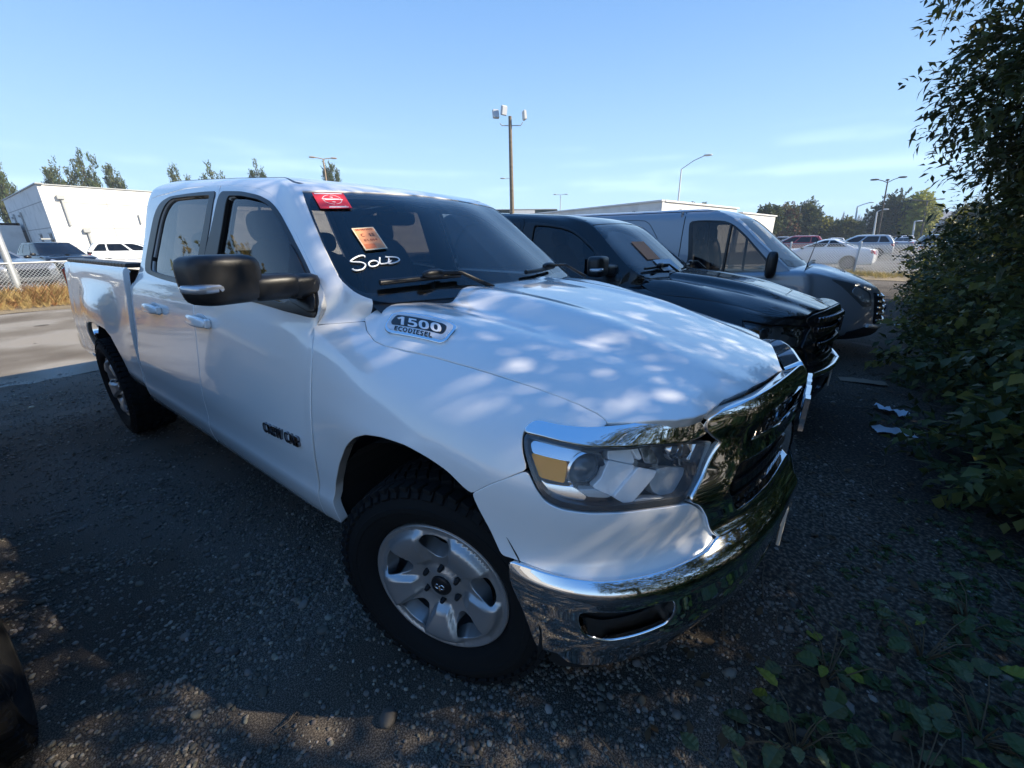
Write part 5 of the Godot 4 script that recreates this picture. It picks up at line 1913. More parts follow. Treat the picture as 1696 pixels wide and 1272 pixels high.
func build_background() -> void:
	var white := wall_mat(lin(0.70, 0.685, 0.65))
	var groove := mat(lin(0.30, 0.29, 0.28), 0.9)
	var metal := mat(lin(0.35, 0.36, 0.36), 0.5, 0.5)
	# ---- white tilt-up building on the left
	var b := thing("white_building", "white panelled commercial building with downspouts and wall lamps left behind the tailgate", "building")
	var c0 := Vector2(-46.4, -4.6)
	var f := wall_box(b, "front_wall", Vector2(-46.4, -4.9), Vector2(-46.4, -46.0), 0.0, 5.7, 0.3, white)
	var g := wall_box(b, "side_wall", Vector2(-66.0, -4.6), Vector2(-46.1, -4.6), 0.0, 5.7, 0.3, white)
	wall_box(b, "back_wall", Vector2(-66.0, -46.0), Vector2(-66.0, -4.9), 0.0, 5.7, 0.3, white)
	wall_box(b, "far_wall", Vector2(-46.4, -46.0), Vector2(-66.0, -46.0), 0.0, 5.7, 0.3, white)
	var rf := MB.new()
	rf.box(Vector3(-56.2, 5.1, -25.3), Vector3(19.2, 0.2, 41.0))
	obj("roof", rf, groove, b)
	face_box(b, "coping", f, Vector3(20.5, 5.74, -0.12), Vector3(41.2, 0.08, 0.42), metal)
	face_box(b, "coping", g, Vector3(10, 5.74, -0.12), Vector3(20.3, 0.08, 0.42), metal)
	for y in [1.35, 2.75, 4.55]:
		face_box(b, "wall_joint", f, Vector3(20.5, y, 0.001), Vector3(41.0, 0.05, 0.012), groove, 0.0)
		face_box(b, "wall_joint", g, Vector3(10, y, 0.001), Vector3(19.6, 0.05, 0.012), groove, 0.0)
	for x in [3.3, 9.6, 16.0, 22.5]: face_box(b, "wall_joint", f, Vector3(x, 2.8, 0.003), Vector3(0.04, 5.6, 0.012), groove, 0.0)
	for d in [[0.75, 4.9, 1.9], [1.6, 2.55, 2.5]]:
		var sp := Node3D.new()
		sp.name = numbered("downspout", b)
		b.add_child(sp, true)
		face_box(sp, "hopper", f, Vector3(d[0], d[1], 0.14), Vector3(0.42, 0.3, 0.26), metal, 0.03)
		face_box(sp, "pipe", f, Vector3(d[0] + 0.05, d[1] - d[2] / 2 - 0.1, 0.10), Vector3(0.14, d[2], 0.14), metal, 0.03)
	for d in [[7.2, 2.45], [6.2, 1.95], [5.1, 3.5]]:
		if d[1] < 3.0:
			var wl := face_box(b, "wall_lamp", f, Vector3(d[0], d[1], 0.12), Vector3(0.5, 0.26, 0.24), mat(lin(0.16, 0.16, 0.16), 0.6), 0.04)
		else: face_box(b, "vent_pipe", f, Vector3(d[0], d[1], 0.10), Vector3(0.10, 0.75, 0.12), metal, 0.02)
	face_box(b, "meter_box", f, Vector3(4.0, 0.95, 0.06), Vector3(1.6, 0.12, 0.14), metal, 0.02)
	for x in [18.6, 14.3]:
		var dr := face_box(b, "door", g, Vector3(x, 1.15, 0.012), Vector3(0.95, 2.3, 0.05), mat(lin(0.09, 0.09, 0.095), 0.5), 0.01)
		face_box(dr, "frame", g, Vector3(x, 2.36, 0.03), Vector3(1.15, 0.12, 0.09), metal, 0.01)
	face_box(b, "canopy", g, Vector3(19.0, 1.95, 0.35), Vector3(1.0, 0.12, 0.7), metal, 0.02)
	for x in [4.0, 8.5]:
		var sp := face_box(b, "downspout", g, Vector3(x, 2.2, 0.08), Vector3(0.12, 4.2, 0.12), metal, 0.02)
		face_box(sp, "lamp", g, Vector3(x - 0.8, 4.0, 0.1), Vector3(0.4, 0.2, 0.2), metal, 0.03)
	b = thing("low_annex", "low grey white annex beside the white building behind the leaning post", "building")
	wall_box(b, "wall", Vector2(-82.0, -2.0), Vector2(-58.0, -2.0), 0.0, 3.4, 0.3, white)
	wall_box(b, "wall", Vector2(-58.0, -2.0), Vector2(-58.0, -4.3), 0.0, 3.4, 0.3, white)
	rf = MB.new()
	rf.box(Vector3(-70.0, 3.3, -3.2), Vector3(24.0, 0.2, 2.2))
	obj("roof", rf, groove, b)
	# ---- long white building in the middle
	b = thing("long_white_building", "long low white warehouse with flat roof behind the van", "building")
	var p := [Vector2(-36.0, -47.6), Vector2(-10.8, -36.5), Vector2(-7.35, -52.0), Vector2(-4.6, -64.0)]
	f = wall_box(b, "side_wall", p[0], p[1], 0.0, 4.55, 0.3, white)
	face_box(b, "coping", f, Vector3(p[0].distance_to(p[1]) / 2, 4.6, -0.1), Vector3(p[0].distance_to(p[1]) + 0.1, 0.14, 0.5), white)
	for x in [18.0, 24.5]:
		face_box(b, "wall_lamp", f, Vector3(x, 3.7, 0.15), Vector3(0.16, 0.5, 0.3), groove, 0.03)
	f = wall_box(b, "front_wall", p[1] + Vector2(0.06, -0.3), p[2], 0.0, 4.55, 0.3, white)
	face_box(b, "coping", f, Vector3(7.9, 4.6, -0.1), Vector3(15.8, 0.14, 0.5), white)
	for x in [2.8, 3.4]: face_box(b, "wall_lamp", f, Vector3(x, 3.8, 0.12), Vector3(0.2, 0.45, 0.24), groove, 0.03)
	f = wall_box(b, "lower_wall", p[2] + Vector2(0.5, -0.1), p[3], 0.0, 4.1, 0.3, white)
	face_box(b, "coping", f, Vector3(6.1, 4.15, -0.1), Vector3(12.4, 0.14, 0.5), white)
	rf = MB.new()
	rf.extrude(PackedVector2Array([Vector2(-36, -47.6), Vector2(-11, -36.8), Vector2(-7.5, -52), Vector2(-5, -64), Vector2(-40, -75)]), 0.2, Transform3D(Basis(Vector3(1, 0, 0), Vector3(0, 0, 1), Vector3(0, -1, 0)), Vector3(0, 3.8, 0)))
	obj("roof", rf, groove, b)
	b = thing("dark_green_building", "small dark green building with a white roof unit behind the black pickup's roof", "building")
	f = wall_box(b, "wall", Vector2(-45.0, -53.6), Vector2(-35.2, -61.2), 0.0, 6.2, 0.3, mat(lin(0.018, 0.035, 0.03), 0.7))
	wall_box(b, "wall", Vector2(-35.2, -61.2), Vector2(-38.0, -66.0), 0.0, 6.2, 0.3, mat(lin(0.02, 0.035, 0.03), 0.7))
	face_box(b, "roof_unit", f, Vector3(6.8, 5.6, 0.5), Vector3(3.6, 0.9, 0.8), white, 0.03)
	face_box(b, "coping", f, Vector3(6.1, 6.24, -0.1), Vector3(12.4, 0.1, 0.5), groove)
	for h in [["small_house", "small pale gabled house under the far trees left of the yellow tree", Vector3(-1.2, 0, -150.0), 12.0, 3.0, lin(0.6, 0.6, 0.58)], ["small_house", "grey gabled house behind the yellow tree on the right", Vector3(25.5, 0, -150.0), 13.0, 5.2, lin(0.4, 0.42, 0.45)], ["small_house", "orange brown shed roof between the trees beyond the red suv", Vector3(-8.5, 0, -100.0), 11.0, 2.2, lin(0.5, 0.42, 0.36)]]:
		b = thing(h[0], h[1], "house", h[2], 0.3)
		var mb := MB.new()
		mb.box(Vector3(0, h[4] / 2, 0), Vector3(h[3], h[4], 7.0), 0.02)
		obj("wall", mb, mat(h[5], 0.8), b)
		mb = MB.new()
		mb.extrude(PackedVector2Array([Vector2(-4.0, 0), Vector2(4.0, 0), Vector2(0, 2.0)]), h[3] + 0.8, Transform3D(Basis(Vector3(0, 0, 1), Vector3.UP, Vector3(-1, 0, 0)), Vector3((h[3] + 0.8) / 2, h[4], 0)), 0.0, true)
		obj("roof", mb, mat(lin(0.30, 0.14, 0.07) if h[4] < 2.5 else lin(0.2, 0.21, 0.23), 0.9), b)
		for k in 3: face_box(b, "window", Transform3D(), Vector3(-3.4 + k * 3.3, h[4] * 0.55, 3.505), Vector3(1.2, h[4] * 0.4, 0.06), M.black_gloss)
	b = thing("added_building", "unseen white building added across the yard to reflect in the white pickup doors", "building")  # out of view, added to put a bright band in the door paint
	f = wall_box(b, "wall", Vector2(-34.0, 34.0), Vector2(14.0, 30.0), 0.0, 4.2, 0.3, white)
	face_box(b, "coping", f, Vector3(24.0, 4.25, 0.0), Vector3(48.4, 0.1, 0.5), metal)
	for x in 6: face_box(b, "door", f, Vector3(6.0 + x * 7.0, 1.5, 0.01), Vector3(3.2, 3.0, 0.06), groove)
	build_fences(metal)
	build_poles(metal)
	build_hills()


func wall_mat(c: Color) -> StandardMaterial3D:
	var m := mat(Color.WHITE, 0.9)
	m.albedo_texture = noise_tex(0.01, 61, [[0.0, 0.5, 1.0], [c.darkened(0.10), c, c.lightened(0.03)]], 512, 5)
	m.uv1_triplanar = true
	m.uv1_world_triplanar = true
	m.uv1_scale = Vector3.ONE * 0.12
	return m


func chain_link(parent: Node, a: Vector3, b: Vector3, h: float, pitch: float, r: float, m: Material) -> void:
	# diagonal wires both ways, woven by a small offset
	var d := b - a
	var l := d.length()
	var ax := d / l
	var nz := ax.cross(Vector3.UP)
	var mb := MB.new()
	var k := -h
	while k < l:
		for way in 2:
			var s0 := maxf(k, 0.0)
			var s1 := minf(k + h, l)
			if s1 - s0 > 0.02:
				var y0 := s0 - k
				var y1 := s1 - k
				if way: y0 = h - y0; y1 = h - y1
				var p0 := a + ax * s0 + Vector3.UP * y0 + nz * (r if way else -r)
				var p1 := a + ax * s1 + Vector3.UP * y1 + nz * (r if way else -r)
				mb.tube(PackedVector3Array([p0, p1]), r, 3, false)
		k += pitch
	stuff(obj("chain_link_mesh", mb, m, parent))


func post(parent: Node, called: String, at: Vector3, h: float, r: float, m: Material) -> MeshInstance3D:
	var mb := MB.new()
	mb.lathe(PackedVector2Array([Vector2(0, h), Vector2(r * 0.7, h - r * 0.2), Vector2(r, h - r * 0.8), Vector2(r, 0)]), 10, Transform3D(Basis(), at))
	return obj(called, mb, m, parent)


func build_fences(metal: Material) -> void:
	var galv := mat(lin(0.42, 0.44, 0.45), 0.45, 0.55)
	var f := thing("chain_link_fence", "galvanised chain link fence with top rail beyond the dry grass left of the tailgate", "fence")
	var a := Vector3(-16.2, 0, 3.6)
	var b := Vector3(-18.4, 0, -3.6)
	# it runs on behind the pickup
	chain_link(f, a, b, 1.05, 0.085, 0.006, galv)
	var mb := MB.new()
	mb.tube(PackedVector3Array([a + Vector3(0, 1.06, 0), b + Vector3(0, 1.06, 0)]), 0.026, 8)
	obj("top_rail", mb, galv, f)
	for k in 3: post(f, "post", a.lerp(b, [0.0, 0.82, 1.0][k]), 1.1, 0.03, galv)
	f = thing("metal_post", "tall pale galvanised post standing in the chain link fence at the left edge", "post", Vector3(-17.25, 0, 0.34))
	post(f, "shaft", Vector3.ZERO, 5.0, 0.085, galv)
	mb = MB.new()
	mb.lathe(PackedVector2Array([Vector2(0.0, 0.16), Vector2(0.16, 0.15), Vector2(0.24, 0.06), Vector2(0.26, 0)]), 14)
	obj("footing", mb, mat(lin(0.4, 0.38, 0.34), 0.9), f)
	f = thing("yard_fence", "chain link fence with leaning thin posts beyond the dirt verge right of the van", "fence")
	a = Vector3(-3.0, 0, -22.0)
	b = Vector3(9.5, 0, -21.6)
	chain_link(f, a, b, 1.25, 0.10, 0.008, galv)
	mb = MB.new()
	mb.tube(PackedVector3Array([a + Vector3(0, 1.26, 0), b + Vector3(0, 1.26, 0)]), 0.018, 6)
	obj("top_rail", mb, galv, f)
	for k in 6: post(f, "post", a.lerp(b, k / 5.0 + 0.02), 1.35, 0.035, galv)
	# black picket fence that divides the far lot
	f = thing("picket_fence", "black iron picket fence running between the rows of the far lot", "fence")
	var black := mat(lin(0.015, 0.015, 0.016), 0.5)
	a = Vector3(6.2, 0, -56.0)
	b = Vector3(11.5, 0, -100.0)
	mb = MB.new()
	for y in [0.25, 1.55]: mb.bar(a + Vector3(0, y, 0), b + Vector3(0, y, 0), 0.05, 0.05)
	obj("rail", mb, black, f)
	var pk := MB.new()
	pk.box(Vector3(0, 0.9, 0), Vector3(0.03, 1.8, 0.03))
	var pm := pk.mesh(black)
	var n := 130
	for i in n:
		var o := obj("picket", pm, null, f)
		o.position = a.lerp(b, i / float(n - 1))


func flood(root: Node3D, at: Vector3, yaw: float, tilt: float, m: Material) -> void:
	var h := Node3D.new()
	h.name = numbered("floodlight", root)
	root.add_child(h, true)
	h.position = at
	h.rotation = Vector3(0, yaw, 0)
	var mb := MB.new()
	var b := Basis(Vector3(0, 0, 1), tilt)
	mb.box(Vector3.ZERO, Vector3(0.22, 0.62, 0.5), 0.06, b)
	obj("housing", mb, m, h)
	mb = MB.new()
	mb.box(b * Vector3(0.12, 0, 0), Vector3(0.03, 0.54, 0.42), 0.01, b)
	obj("lens", mb, mat(lin(0.5, 0.52, 0.55), 0.2), h)


func build_poles(metal: Material) -> void:
	var wood := mat(Color.WHITE, 0.95)
	wood.albedo_texture = noise_tex(0.02, 71, [[0.0, 0.5, 1.0], [lin(0.10, 0.075, 0.05), lin(0.19, 0.15, 0.105), lin(0.28, 0.23, 0.17)]], 256, 4)
	wood.uv1_triplanar = true
	wood.uv1_scale = Vector3(6, 0.6, 6)
	var grey := mat(lin(0.45, 0.46, 0.46), 0.5, 0.3)
	var pale := mat(lin(0.6, 0.6, 0.58), 0.5, 0.1)
	var t := thing("floodlight_pole", "tall wooden pole with three floodlights rising behind the black pickup", "light pole", Vector3(-19.5, 0, -26.7))
	var mb := MB.new()
	mb.tube(PackedVector3Array([Vector3(0.05, 0, 0), Vector3(-0.05, 5, 0), Vector3(-0.15, 10.2, 0)]), [0.19, 0.16, 0.12], 12)
	obj("pole", mb, wood, t)
	mb = MB.new()
	mb.tube(PackedVector3Array([Vector3(-0.75, 9.75, 0.45), Vector3(-0.6, 9.6, 0.4), Vector3(-0.15, 9.6, 0), Vector3(0.5, 9.6, -0.45), Vector3(0.62, 9.8, -0.55)]), 0.035, 6)
	obj("bracket", mb, grey, t)
	flood(t, Vector3(-1.0, 10.35, 0.62), -0.6, 0.25, pale)
	flood(t, Vector3(-0.45, 10.55, 0.35), -0.3, -0.2, pale)
	flood(t, Vector3(0.72, 10.25, -0.6), 0.9, 0.1, pale)
	# cobra head and twin head poles: label, foot, height, lean of the top, arms [yaw, reach, rise]
	var list := [
		["street_lamp", "pale street lamp with one long arm above the van's roof", Vector3(-10.85, 0, -41.75), 7.6, Vector3(-0.12, 0, 0), [[0.24, 1.9, 1.0]], 0.10, pale],
		["street_lamp", "small twin headed lamp right of the tall floodlight pole", Vector3(-43.4, 0, -76.6), 10.0, Vector3.ZERO, [[0.55, 0.9, 0.1], [3.7, 0.9, 0.1]], 0.12, grey],
		["street_lamp", "lamp with a single short arm half hidden by the tall floodlight pole", Vector3(-35.5, 0, -48.5), 9.5, Vector3.ZERO, [[3.75, 0.8, 0.05]], 0.10, grey],
		["street_lamp", "twin headed lamp pole above the pickup's roof", Vector3(-50.0, 0, -30.0), 11.0, Vector3.ZERO, [[0.95, 1.0, 0.15], [4.1, 1.0, 0.15]], 0.13, mat(lin(0.3, 0.22, 0.15), 0.8)],
		["street_lamp", "leaning dark pole with three lamp heads before the yellow tree", Vector3(5.8, 0, -60.1), 6.9, Vector3(-0.5, 0, 0), [[0.2, 0.95, 0.45], [3.3, 0.95, 0.35], [1.6, 0.3, 0.3]], 0.10, mat(lin(0.07, 0.06, 0.05), 0.8)],
		["street_lamp", "pale tapering lamp with an arm to the right left of the yellow tree", Vector3(5.1, 0, -93.2), 6.35, Vector3(-0.5, 0, 0), [[0.05, 1.5, 0.55]], 0.2, pale],
		["street_lamp", "short pale lamp with a small arm beside the leaning dark pole", Vector3(6.75, 0, -78.1), 4.8, Vector3(-0.45, 0, 0), [[0.05, 0.65, 0.28]], 0.14, pale],
		["street_lamp", "distant double armed wooden pole near the hedge", Vector3(13.6, 0, -92.5), 6.7, Vector3(-0.6, 0, 0), [[0.1, 1.4, 0.2], [3.2, 1.4, 0.2]], 0.16, mat(lin(0.12, 0.10, 0.085), 0.8)],
		["street_lamp", "thin bare pole behind the van's windscreen edge", Vector3(-3.05, 0, -88.2), 6.9, Vector3(-0.15, 0, 0), [[0.1, 0.3, 0.1]], 0.09, grey],
		["street_lamp", "short pale post standing right of the yellow tree", Vector3(12.1, 0, -87.6), 3.65, Vector3(-0.45, 0, 0), [[0.1, 0.3, 0.05]], 0.16, pale]]
	for q in list:
		t = thing(q[0], q[1], "lamp post", q[2], 0.0, "lamp posts about the lots")
		mb = MB.new()
		var top: Vector3 = Vector3(0, q[3], 0) + q[4]
		mb.tube(PackedVector3Array([Vector3.ZERO, top]), [q[6], q[6] * 0.6], 10)
		obj("pole", mb, q[7], t)
		for a in q[5]:
			var d := Vector3(cos(a[0]), 0, -sin(a[0]))
			var e: Vector3 = top + d * a[1] + Vector3.UP * a[2]
			mb = MB.new()
			mb.tube(PackedVector3Array([top, top + d * a[1] * 0.5 + Vector3.UP * a[2] * 0.62, e]), q[6] * 0.4, 6)
			var arm := obj("arm", mb, q[7], t)
			mb = MB.new()
			mb.blob(Transform3D(Basis(Vector3.UP, a[0]) * Basis().scaled(Vector3(0.38, 0.09, 0.16)), e + d * 0.2), 2.6, null, 12, 6)
			obj("lamp_head", mb, q[7], arm)


func build_hills() -> void:
	var mb := MB.new()
	var n := FastNoiseLite.new()
	n.seed = 8
	n.frequency = 0.006
	var k := 60
	for i in k + 1:
		var x := lerpf(-420.0, 420.0, i / float(k))
		for j in 8:
			var t := j / 7.0
			var h := (7.5 + 3.0 * n.get_noise_1d(x)) * smoothstep(0.0, 1.0, t) * smoothstep(-260.0, 40.0, x + 0.0)
			mb.add(Vector3(x, h - 0.3, -400.0 - t * 160.0), Vector3(0, 1, 0.1).normalized())
	for i in k:
		for j in 7: mb.q(i * 8 + j, i * 8 + j + 1, (i + 1) * 8 + j + 1, (i + 1) * 8 + j)
	struct(obj("hill", mb, mat(lin(0.03, 0.05, 0.03), 0.95)))
# ---------------------------------------------------------------- plants and litter
func leaf_mat(c: Color, rough := 0.45, back := 0.35) -> StandardMaterial3D:
	var m := StandardMaterial3D.new()
	m.albedo_color = c
	m.vertex_color_use_as_albedo = false
	m.roughness = rough
	m.cull_mode = BaseMaterial3D.CULL_DISABLED
	m.metallic_specular = 0.3
	m.backlight_enabled = true
	m.backlight = Color(back, back, back * 0.5)
	return m


func leaf(mb: MB, p: Vector3, dir: Vector3, up: Vector3, l: float, w: float, curl := 0.15) -> void:
	# one pointed leaf, folded along its midrib and bent down at the tip
	var s := dir.cross(up).normalized()
	var u := s.cross(dir).normalized()
	var a := mb.add(p, u)
	var b := mb.add(p + dir * l * 0.45 + s * w * 0.5 + u * w * 0.14, (u - s * 0.3).normalized())
	var c := mb.add(p + dir * l * 0.45 - s * w * 0.5 + u * w * 0.14, (u + s * 0.3).normalized())
	var m := mb.add(p + dir * l * 0.5, u)
	var e := mb.add(p + dir * l - u * l * curl, (u + dir * 0.3).normalized())
	mb.t(a, b, m); mb.t(a, m, c); mb.t(b, e, m); mb.t(m, e, c)


func sprig(seed_: int, n: int, l: float, w: float, reach: float, m: Material, droop := 0.2) -> ArrayMesh:
	var rng := RandomNumberGenerator.new()
	rng.seed = seed_
	var mb := MB.new()
	for i in n:
		var t := (i + 0.5) / n
		var p := Vector3(t * reach, -droop * t * t * reach, 0) + Vector3(rng.randf_range(-0.02, 0.02), rng.randf_range(-0.03, 0.03), rng.randf_range(-0.04, 0.04)) * reach * 3.0
		var a := rng.randf() * TAU
		var d := Vector3(0.45, cos(a) * 0.55 - 0.15, sin(a) * 0.8).normalized()
		leaf(mb, p, d, (Vector3.UP + Vector3(rng.randf_range(-0.5, 0.5), 0, rng.randf_range(-0.5, 0.5))).normalized(), l * rng.randf_range(0.7, 1.2), w * rng.randf_range(0.75, 1.15))
	return mb.mesh(m)


func crown_points(rng: RandomNumberGenerator, c: Vector3, r: Vector3, n: int, f: FastNoiseLite, hollow: float, rough: float, gapped := -0.5) -> Array:
	var xs := []
	var tries := 0
	while xs.size() < n and tries < n * 6:
		tries += 1
		var d := Vector3(rng.randfn(), rng.randfn(), rng.randfn()).normalized()
		var lump := 1.0 + rough * f.get_noise_3dv(d * 2.1 + c)
		var k := pow(lerpf(hollow, 1.0, rng.randf()), 0.8) * lump
		var p := c + d * r * k
		if p.y < 0.03: continue
		# gaps
		if f.get_noise_3dv(p * 1.3) < gapped: continue
		var out := (d + Vector3(rng.randfn(), rng.randfn() - 0.3, rng.randfn()) * 0.55).normalized()
		var z := out.cross(Vector3.UP).normalized()
		var b := Basis(out, z.cross(out), z).scaled(Vector3.ONE * rng.randf_range(0.75, 1.25))
		xs.append(Transform3D(b, p))
	return xs


func build_tree(called: String, label: String, cat: String, foot: Vector3, blobs: Array, n: int, leafm: Array, trunk: float, seed_: int, rough := 0.5, hollow := 0.35) -> Node3D:
	var t := thing(called, label, cat, foot)
	var rng := RandomNumberGenerator.new()
	rng.seed = seed_
	var f := FastNoiseLite.new()
	f.seed = seed_
	f.frequency = 0.55
	var bark: Material = M.bark
	var mb := MB.new()
	var top := Vector3.ZERO
	for b in blobs: top = top if top.y > b[0].y else b[0]
	if trunk > 0:
		mb.tube(PackedVector3Array([Vector3(0, -0.1, 0), top * Vector3(0.3, 0.35, 0.3), top * Vector3(0.7, 0.75, 0.7), top]), [trunk, trunk * 0.8, trunk * 0.55, trunk * 0.25], 9)
		var tr := obj("trunk", mb, bark, t)
	mb = MB.new()
	var crowns := []
	for i in leafm.size(): crowns.append([])
	for b in blobs:
		var share: float = b[2] if b.size() > 2 else 1.0
		var pts := crown_points(rng, b[0], b[1], int(n * share), f, hollow, rough)
		for p in pts: crowns[rng.randi() % leafm.size()].append(p)
		for k in 5:
			var q: Vector3 = pts[rng.randi() % pts.size()].origin
			var s := top * Vector3(0.5, clampf(q.y / maxf(top.y, 0.1), 0.1, 0.7), 0.5) if trunk > 0 else Vector3(b[0].x + rng.randf_range(-0.3, 0.3), 0, b[0].z + rng.randf_range(-0.3, 0.3))
			mb.tube(PackedVector3Array([s, s.lerp(q, 0.55) + Vector3.UP * 0.15, q]), [maxf(trunk * 0.4, 0.012), maxf(trunk * 0.25, 0.008), 0.005], 5)
	stuff(obj("branches", mb, bark, t))
	for i in leafm.size(): if crowns[i].size(): many("crown", leafm[i], crowns[i], t)
	return t


func build_plants() -> void:
	M.bark = mat(lin(0.06, 0.045, 0.035), 0.9)
	var dark := leaf_mat(lin(0.032, 0.043, 0.014), 0.5, 0.22)
	var mid := leaf_mat(lin(0.055, 0.070, 0.019), 0.5, 0.35)
	var warm := leaf_mat(lin(0.10, 0.095, 0.022), 0.5, 0.5)
	var lau := [sprig(1, 12, 0.11, 0.045, 0.34, dark, 0.5), sprig(2, 12, 0.10, 0.042, 0.38, dark, 0.6), sprig(3, 10, 0.10, 0.045, 0.32, mid, 0.5)]
	var bram := [sprig(4, 12, 0.085, 0.055, 0.26, dark, 0.3), sprig(5, 12, 0.08, 0.05, 0.24, mid, 0.3), sprig(6, 10, 0.08, 0.055, 0.26, warm, 0.3), sprig(7, 11, 0.09, 0.055, 0.26, dark, 0.3)]
	# ---- the trees along the front of the parked row
	build_tree("roadside_tree", "tall dark leafy tree overhanging the top right corner", "tree", Vector3(4.6, 0, -5.2), [[Vector3(-0.5, 4.1, 0), Vector3(2.3, 2.1, 2.5), 1.0], [Vector3(-1.6, 3.0, -0.1), Vector3(1.2, 1.0, 1.1), 0.32], [Vector3(-0.2, 5.6, 0.4), Vector3(1.7, 1.3, 2.0), 0.4], [Vector3(-0.9, 3.4, 1.1), Vector3(1.5, 1.5, 1.3), 0.5], [Vector3(-0.6, 2.1, -1.2), Vector3(1.6, 0.9, 1.6), 0.35]], 4200, lau, 0.13, 101)
	build_tree("roadside_tree", "leafy tree deeper along the hedge beyond the tall dark tree", "tree", Vector3(5.2, 0, -10.2), [[Vector3(0, 3.6, 0), Vector3(2.1, 2.2, 2.4), 1.0]], 2400, lau, 0.12, 102)
	build_tree("roadside_tree", "leafy tree beside the hood of the white pickup, out of the picture", "tree", Vector3(4.7, 0, -1.5), [[Vector3(0, 3.2, -0.4), Vector3(1.7, 2.0, 2.5), 1.0]], 3000, lau, 0.11, 103, 0.6)
	build_tree("roadside_tree", "leafy tree behind the photographer at the hedge's near end", "tree", Vector3(4.9, 0, 2.6), [[Vector3(0, 3.1, 0), Vector3(1.7, 2.0, 2.4), 1.0]], 1700, lau, 0.11, 104, 0.6)
	var i := 0
	for b in [[Vector3(4.2, 0, -11.8), Vector3(0, 0.9, 0), Vector3(1.5, 1.3, 2.0), "bramble bush with sunlit yellow green leaves farthest along the hedge by the yard fence", 1300], [Vector3(3.7, 0, -8.0), Vector3(0, 0.9, 0), Vector3(1.35, 1.35, 1.9), "bramble bush under the leafy tree opposite the grey van's nose", 1500], [Vector3(3.35, 0, -4.6), Vector3(0, 0.8, 0), Vector3(1.25, 1.35, 1.7), "dark bramble bush under the tall dark tree opposite the black pickup", 1600], [Vector3(3.3, 0, -2.0), Vector3(0, 0.7, 0), Vector3(1.3, 1.2, 1.4), "dark bramble bush opposite the white pickup's grille", 1500], [Vector3(3.4, 0, 0.6), Vector3(0, 0.6, 0), Vector3(1.3, 1.0, 1.4), "bramble bush at the lower right edge beside the photographer", 800]]:
		build_tree("bramble_bush", b[3], "bush", b[0], [[b[1], b[2], 1.0], [b[1] + Vector3(-0.75, -0.55, 0.2), Vector3(0.75, 0.5, 1.2), 0.30]], b[4], bram, 0.0, 120 + i, 0.6, 0.25)
		i += 1
	build_far_trees(dark, mid, warm)
	build_ground_plants()
	build_dry_grass()


func upright(s: int, m: Material) -> ArrayMesh:
	# a steep twig of small leaves, for poplars
	var rng := RandomNumberGenerator.new()
	rng.seed = s
	var mb := MB.new()
	for i in 16:
		var t := i / 16.0
		var a := rng.randf() * TAU
		leaf(mb, Vector3(cos(a) * 0.12, t * 1.1, sin(a) * 0.12), Vector3(cos(a) * 0.6, 0.8, sin(a) * 0.6).normalized(), Vector3(cos(a), 0.3, sin(a)), rng.randf_range(0.22, 0.36), 0.17)
	return mb.mesh(m)


func poplar(label: String, foot: Vector3, h: float, w: float, lm: Array, seed_: int) -> void:
	var t := thing("poplar_tree", label, "tree", foot, 0.0, "poplars behind the lots")
	var rng := RandomNumberGenerator.new()
	rng.seed = seed_
	var mb := MB.new()
	mb.tube(PackedVector3Array([Vector3.ZERO, Vector3(0, h * 0.5, 0), Vector3(0, h * 0.95, 0)]), [0.28, 0.16, 0.03], 8)
	obj("trunk", mb, M.bark, t)
	var sets := [[], []]
	var limbs := MB.new()
	# steep limbs, each with its own plume
	for i in 15:
		var a := i * 2.4 + rng.randf() * 0.6
		var y0 := h * rng.randf_range(0.12, 0.55)
		var y1 := minf(y0 + h * rng.randf_range(0.32, 0.5), h * rng.randf_range(0.82, 1.0)) if i else h
		var r := w * rng.randf_range(0.35, 0.85) if i else 0.05
		var p0 := Vector3(0, y0, 0)
		var p1 := Vector3(cos(a) * r, y1, sin(a) * r)
		limbs.tube(PackedVector3Array([p0, p0.lerp(p1, 0.5) + Vector3(cos(a), 0, sin(a)) * r * 0.25, p1]), [0.08, 0.05, 0.015], 5)
		for k in 34:
			var q := rng.randf()
			var c := p0.lerp(p1, q) + Vector3(cos(a), 0, sin(a)) * r * 0.25 * sin(PI * q)
			var s := 0.42 * w * (0.25 + 0.75 * sin(PI * clampf(q * 0.85 + 0.12, 0, 1)))
			var d := Vector3(rng.randfn(), rng.randfn() * 0.7, rng.randfn()) * s * 0.42
			sets[rng.randi() % 2].append(Transform3D(Basis.from_euler(Vector3(rng.randf_range(-0.35, 0.35), rng.randf() * TAU, rng.randf_range(-0.35, 0.35))).scaled(Vector3.ONE * rng.randf_range(0.7, 1.2)), c + d))
	stuff(obj("branches", limbs, M.bark, t))
	for i in 2: many("crown", lm[i], sets[i], t)


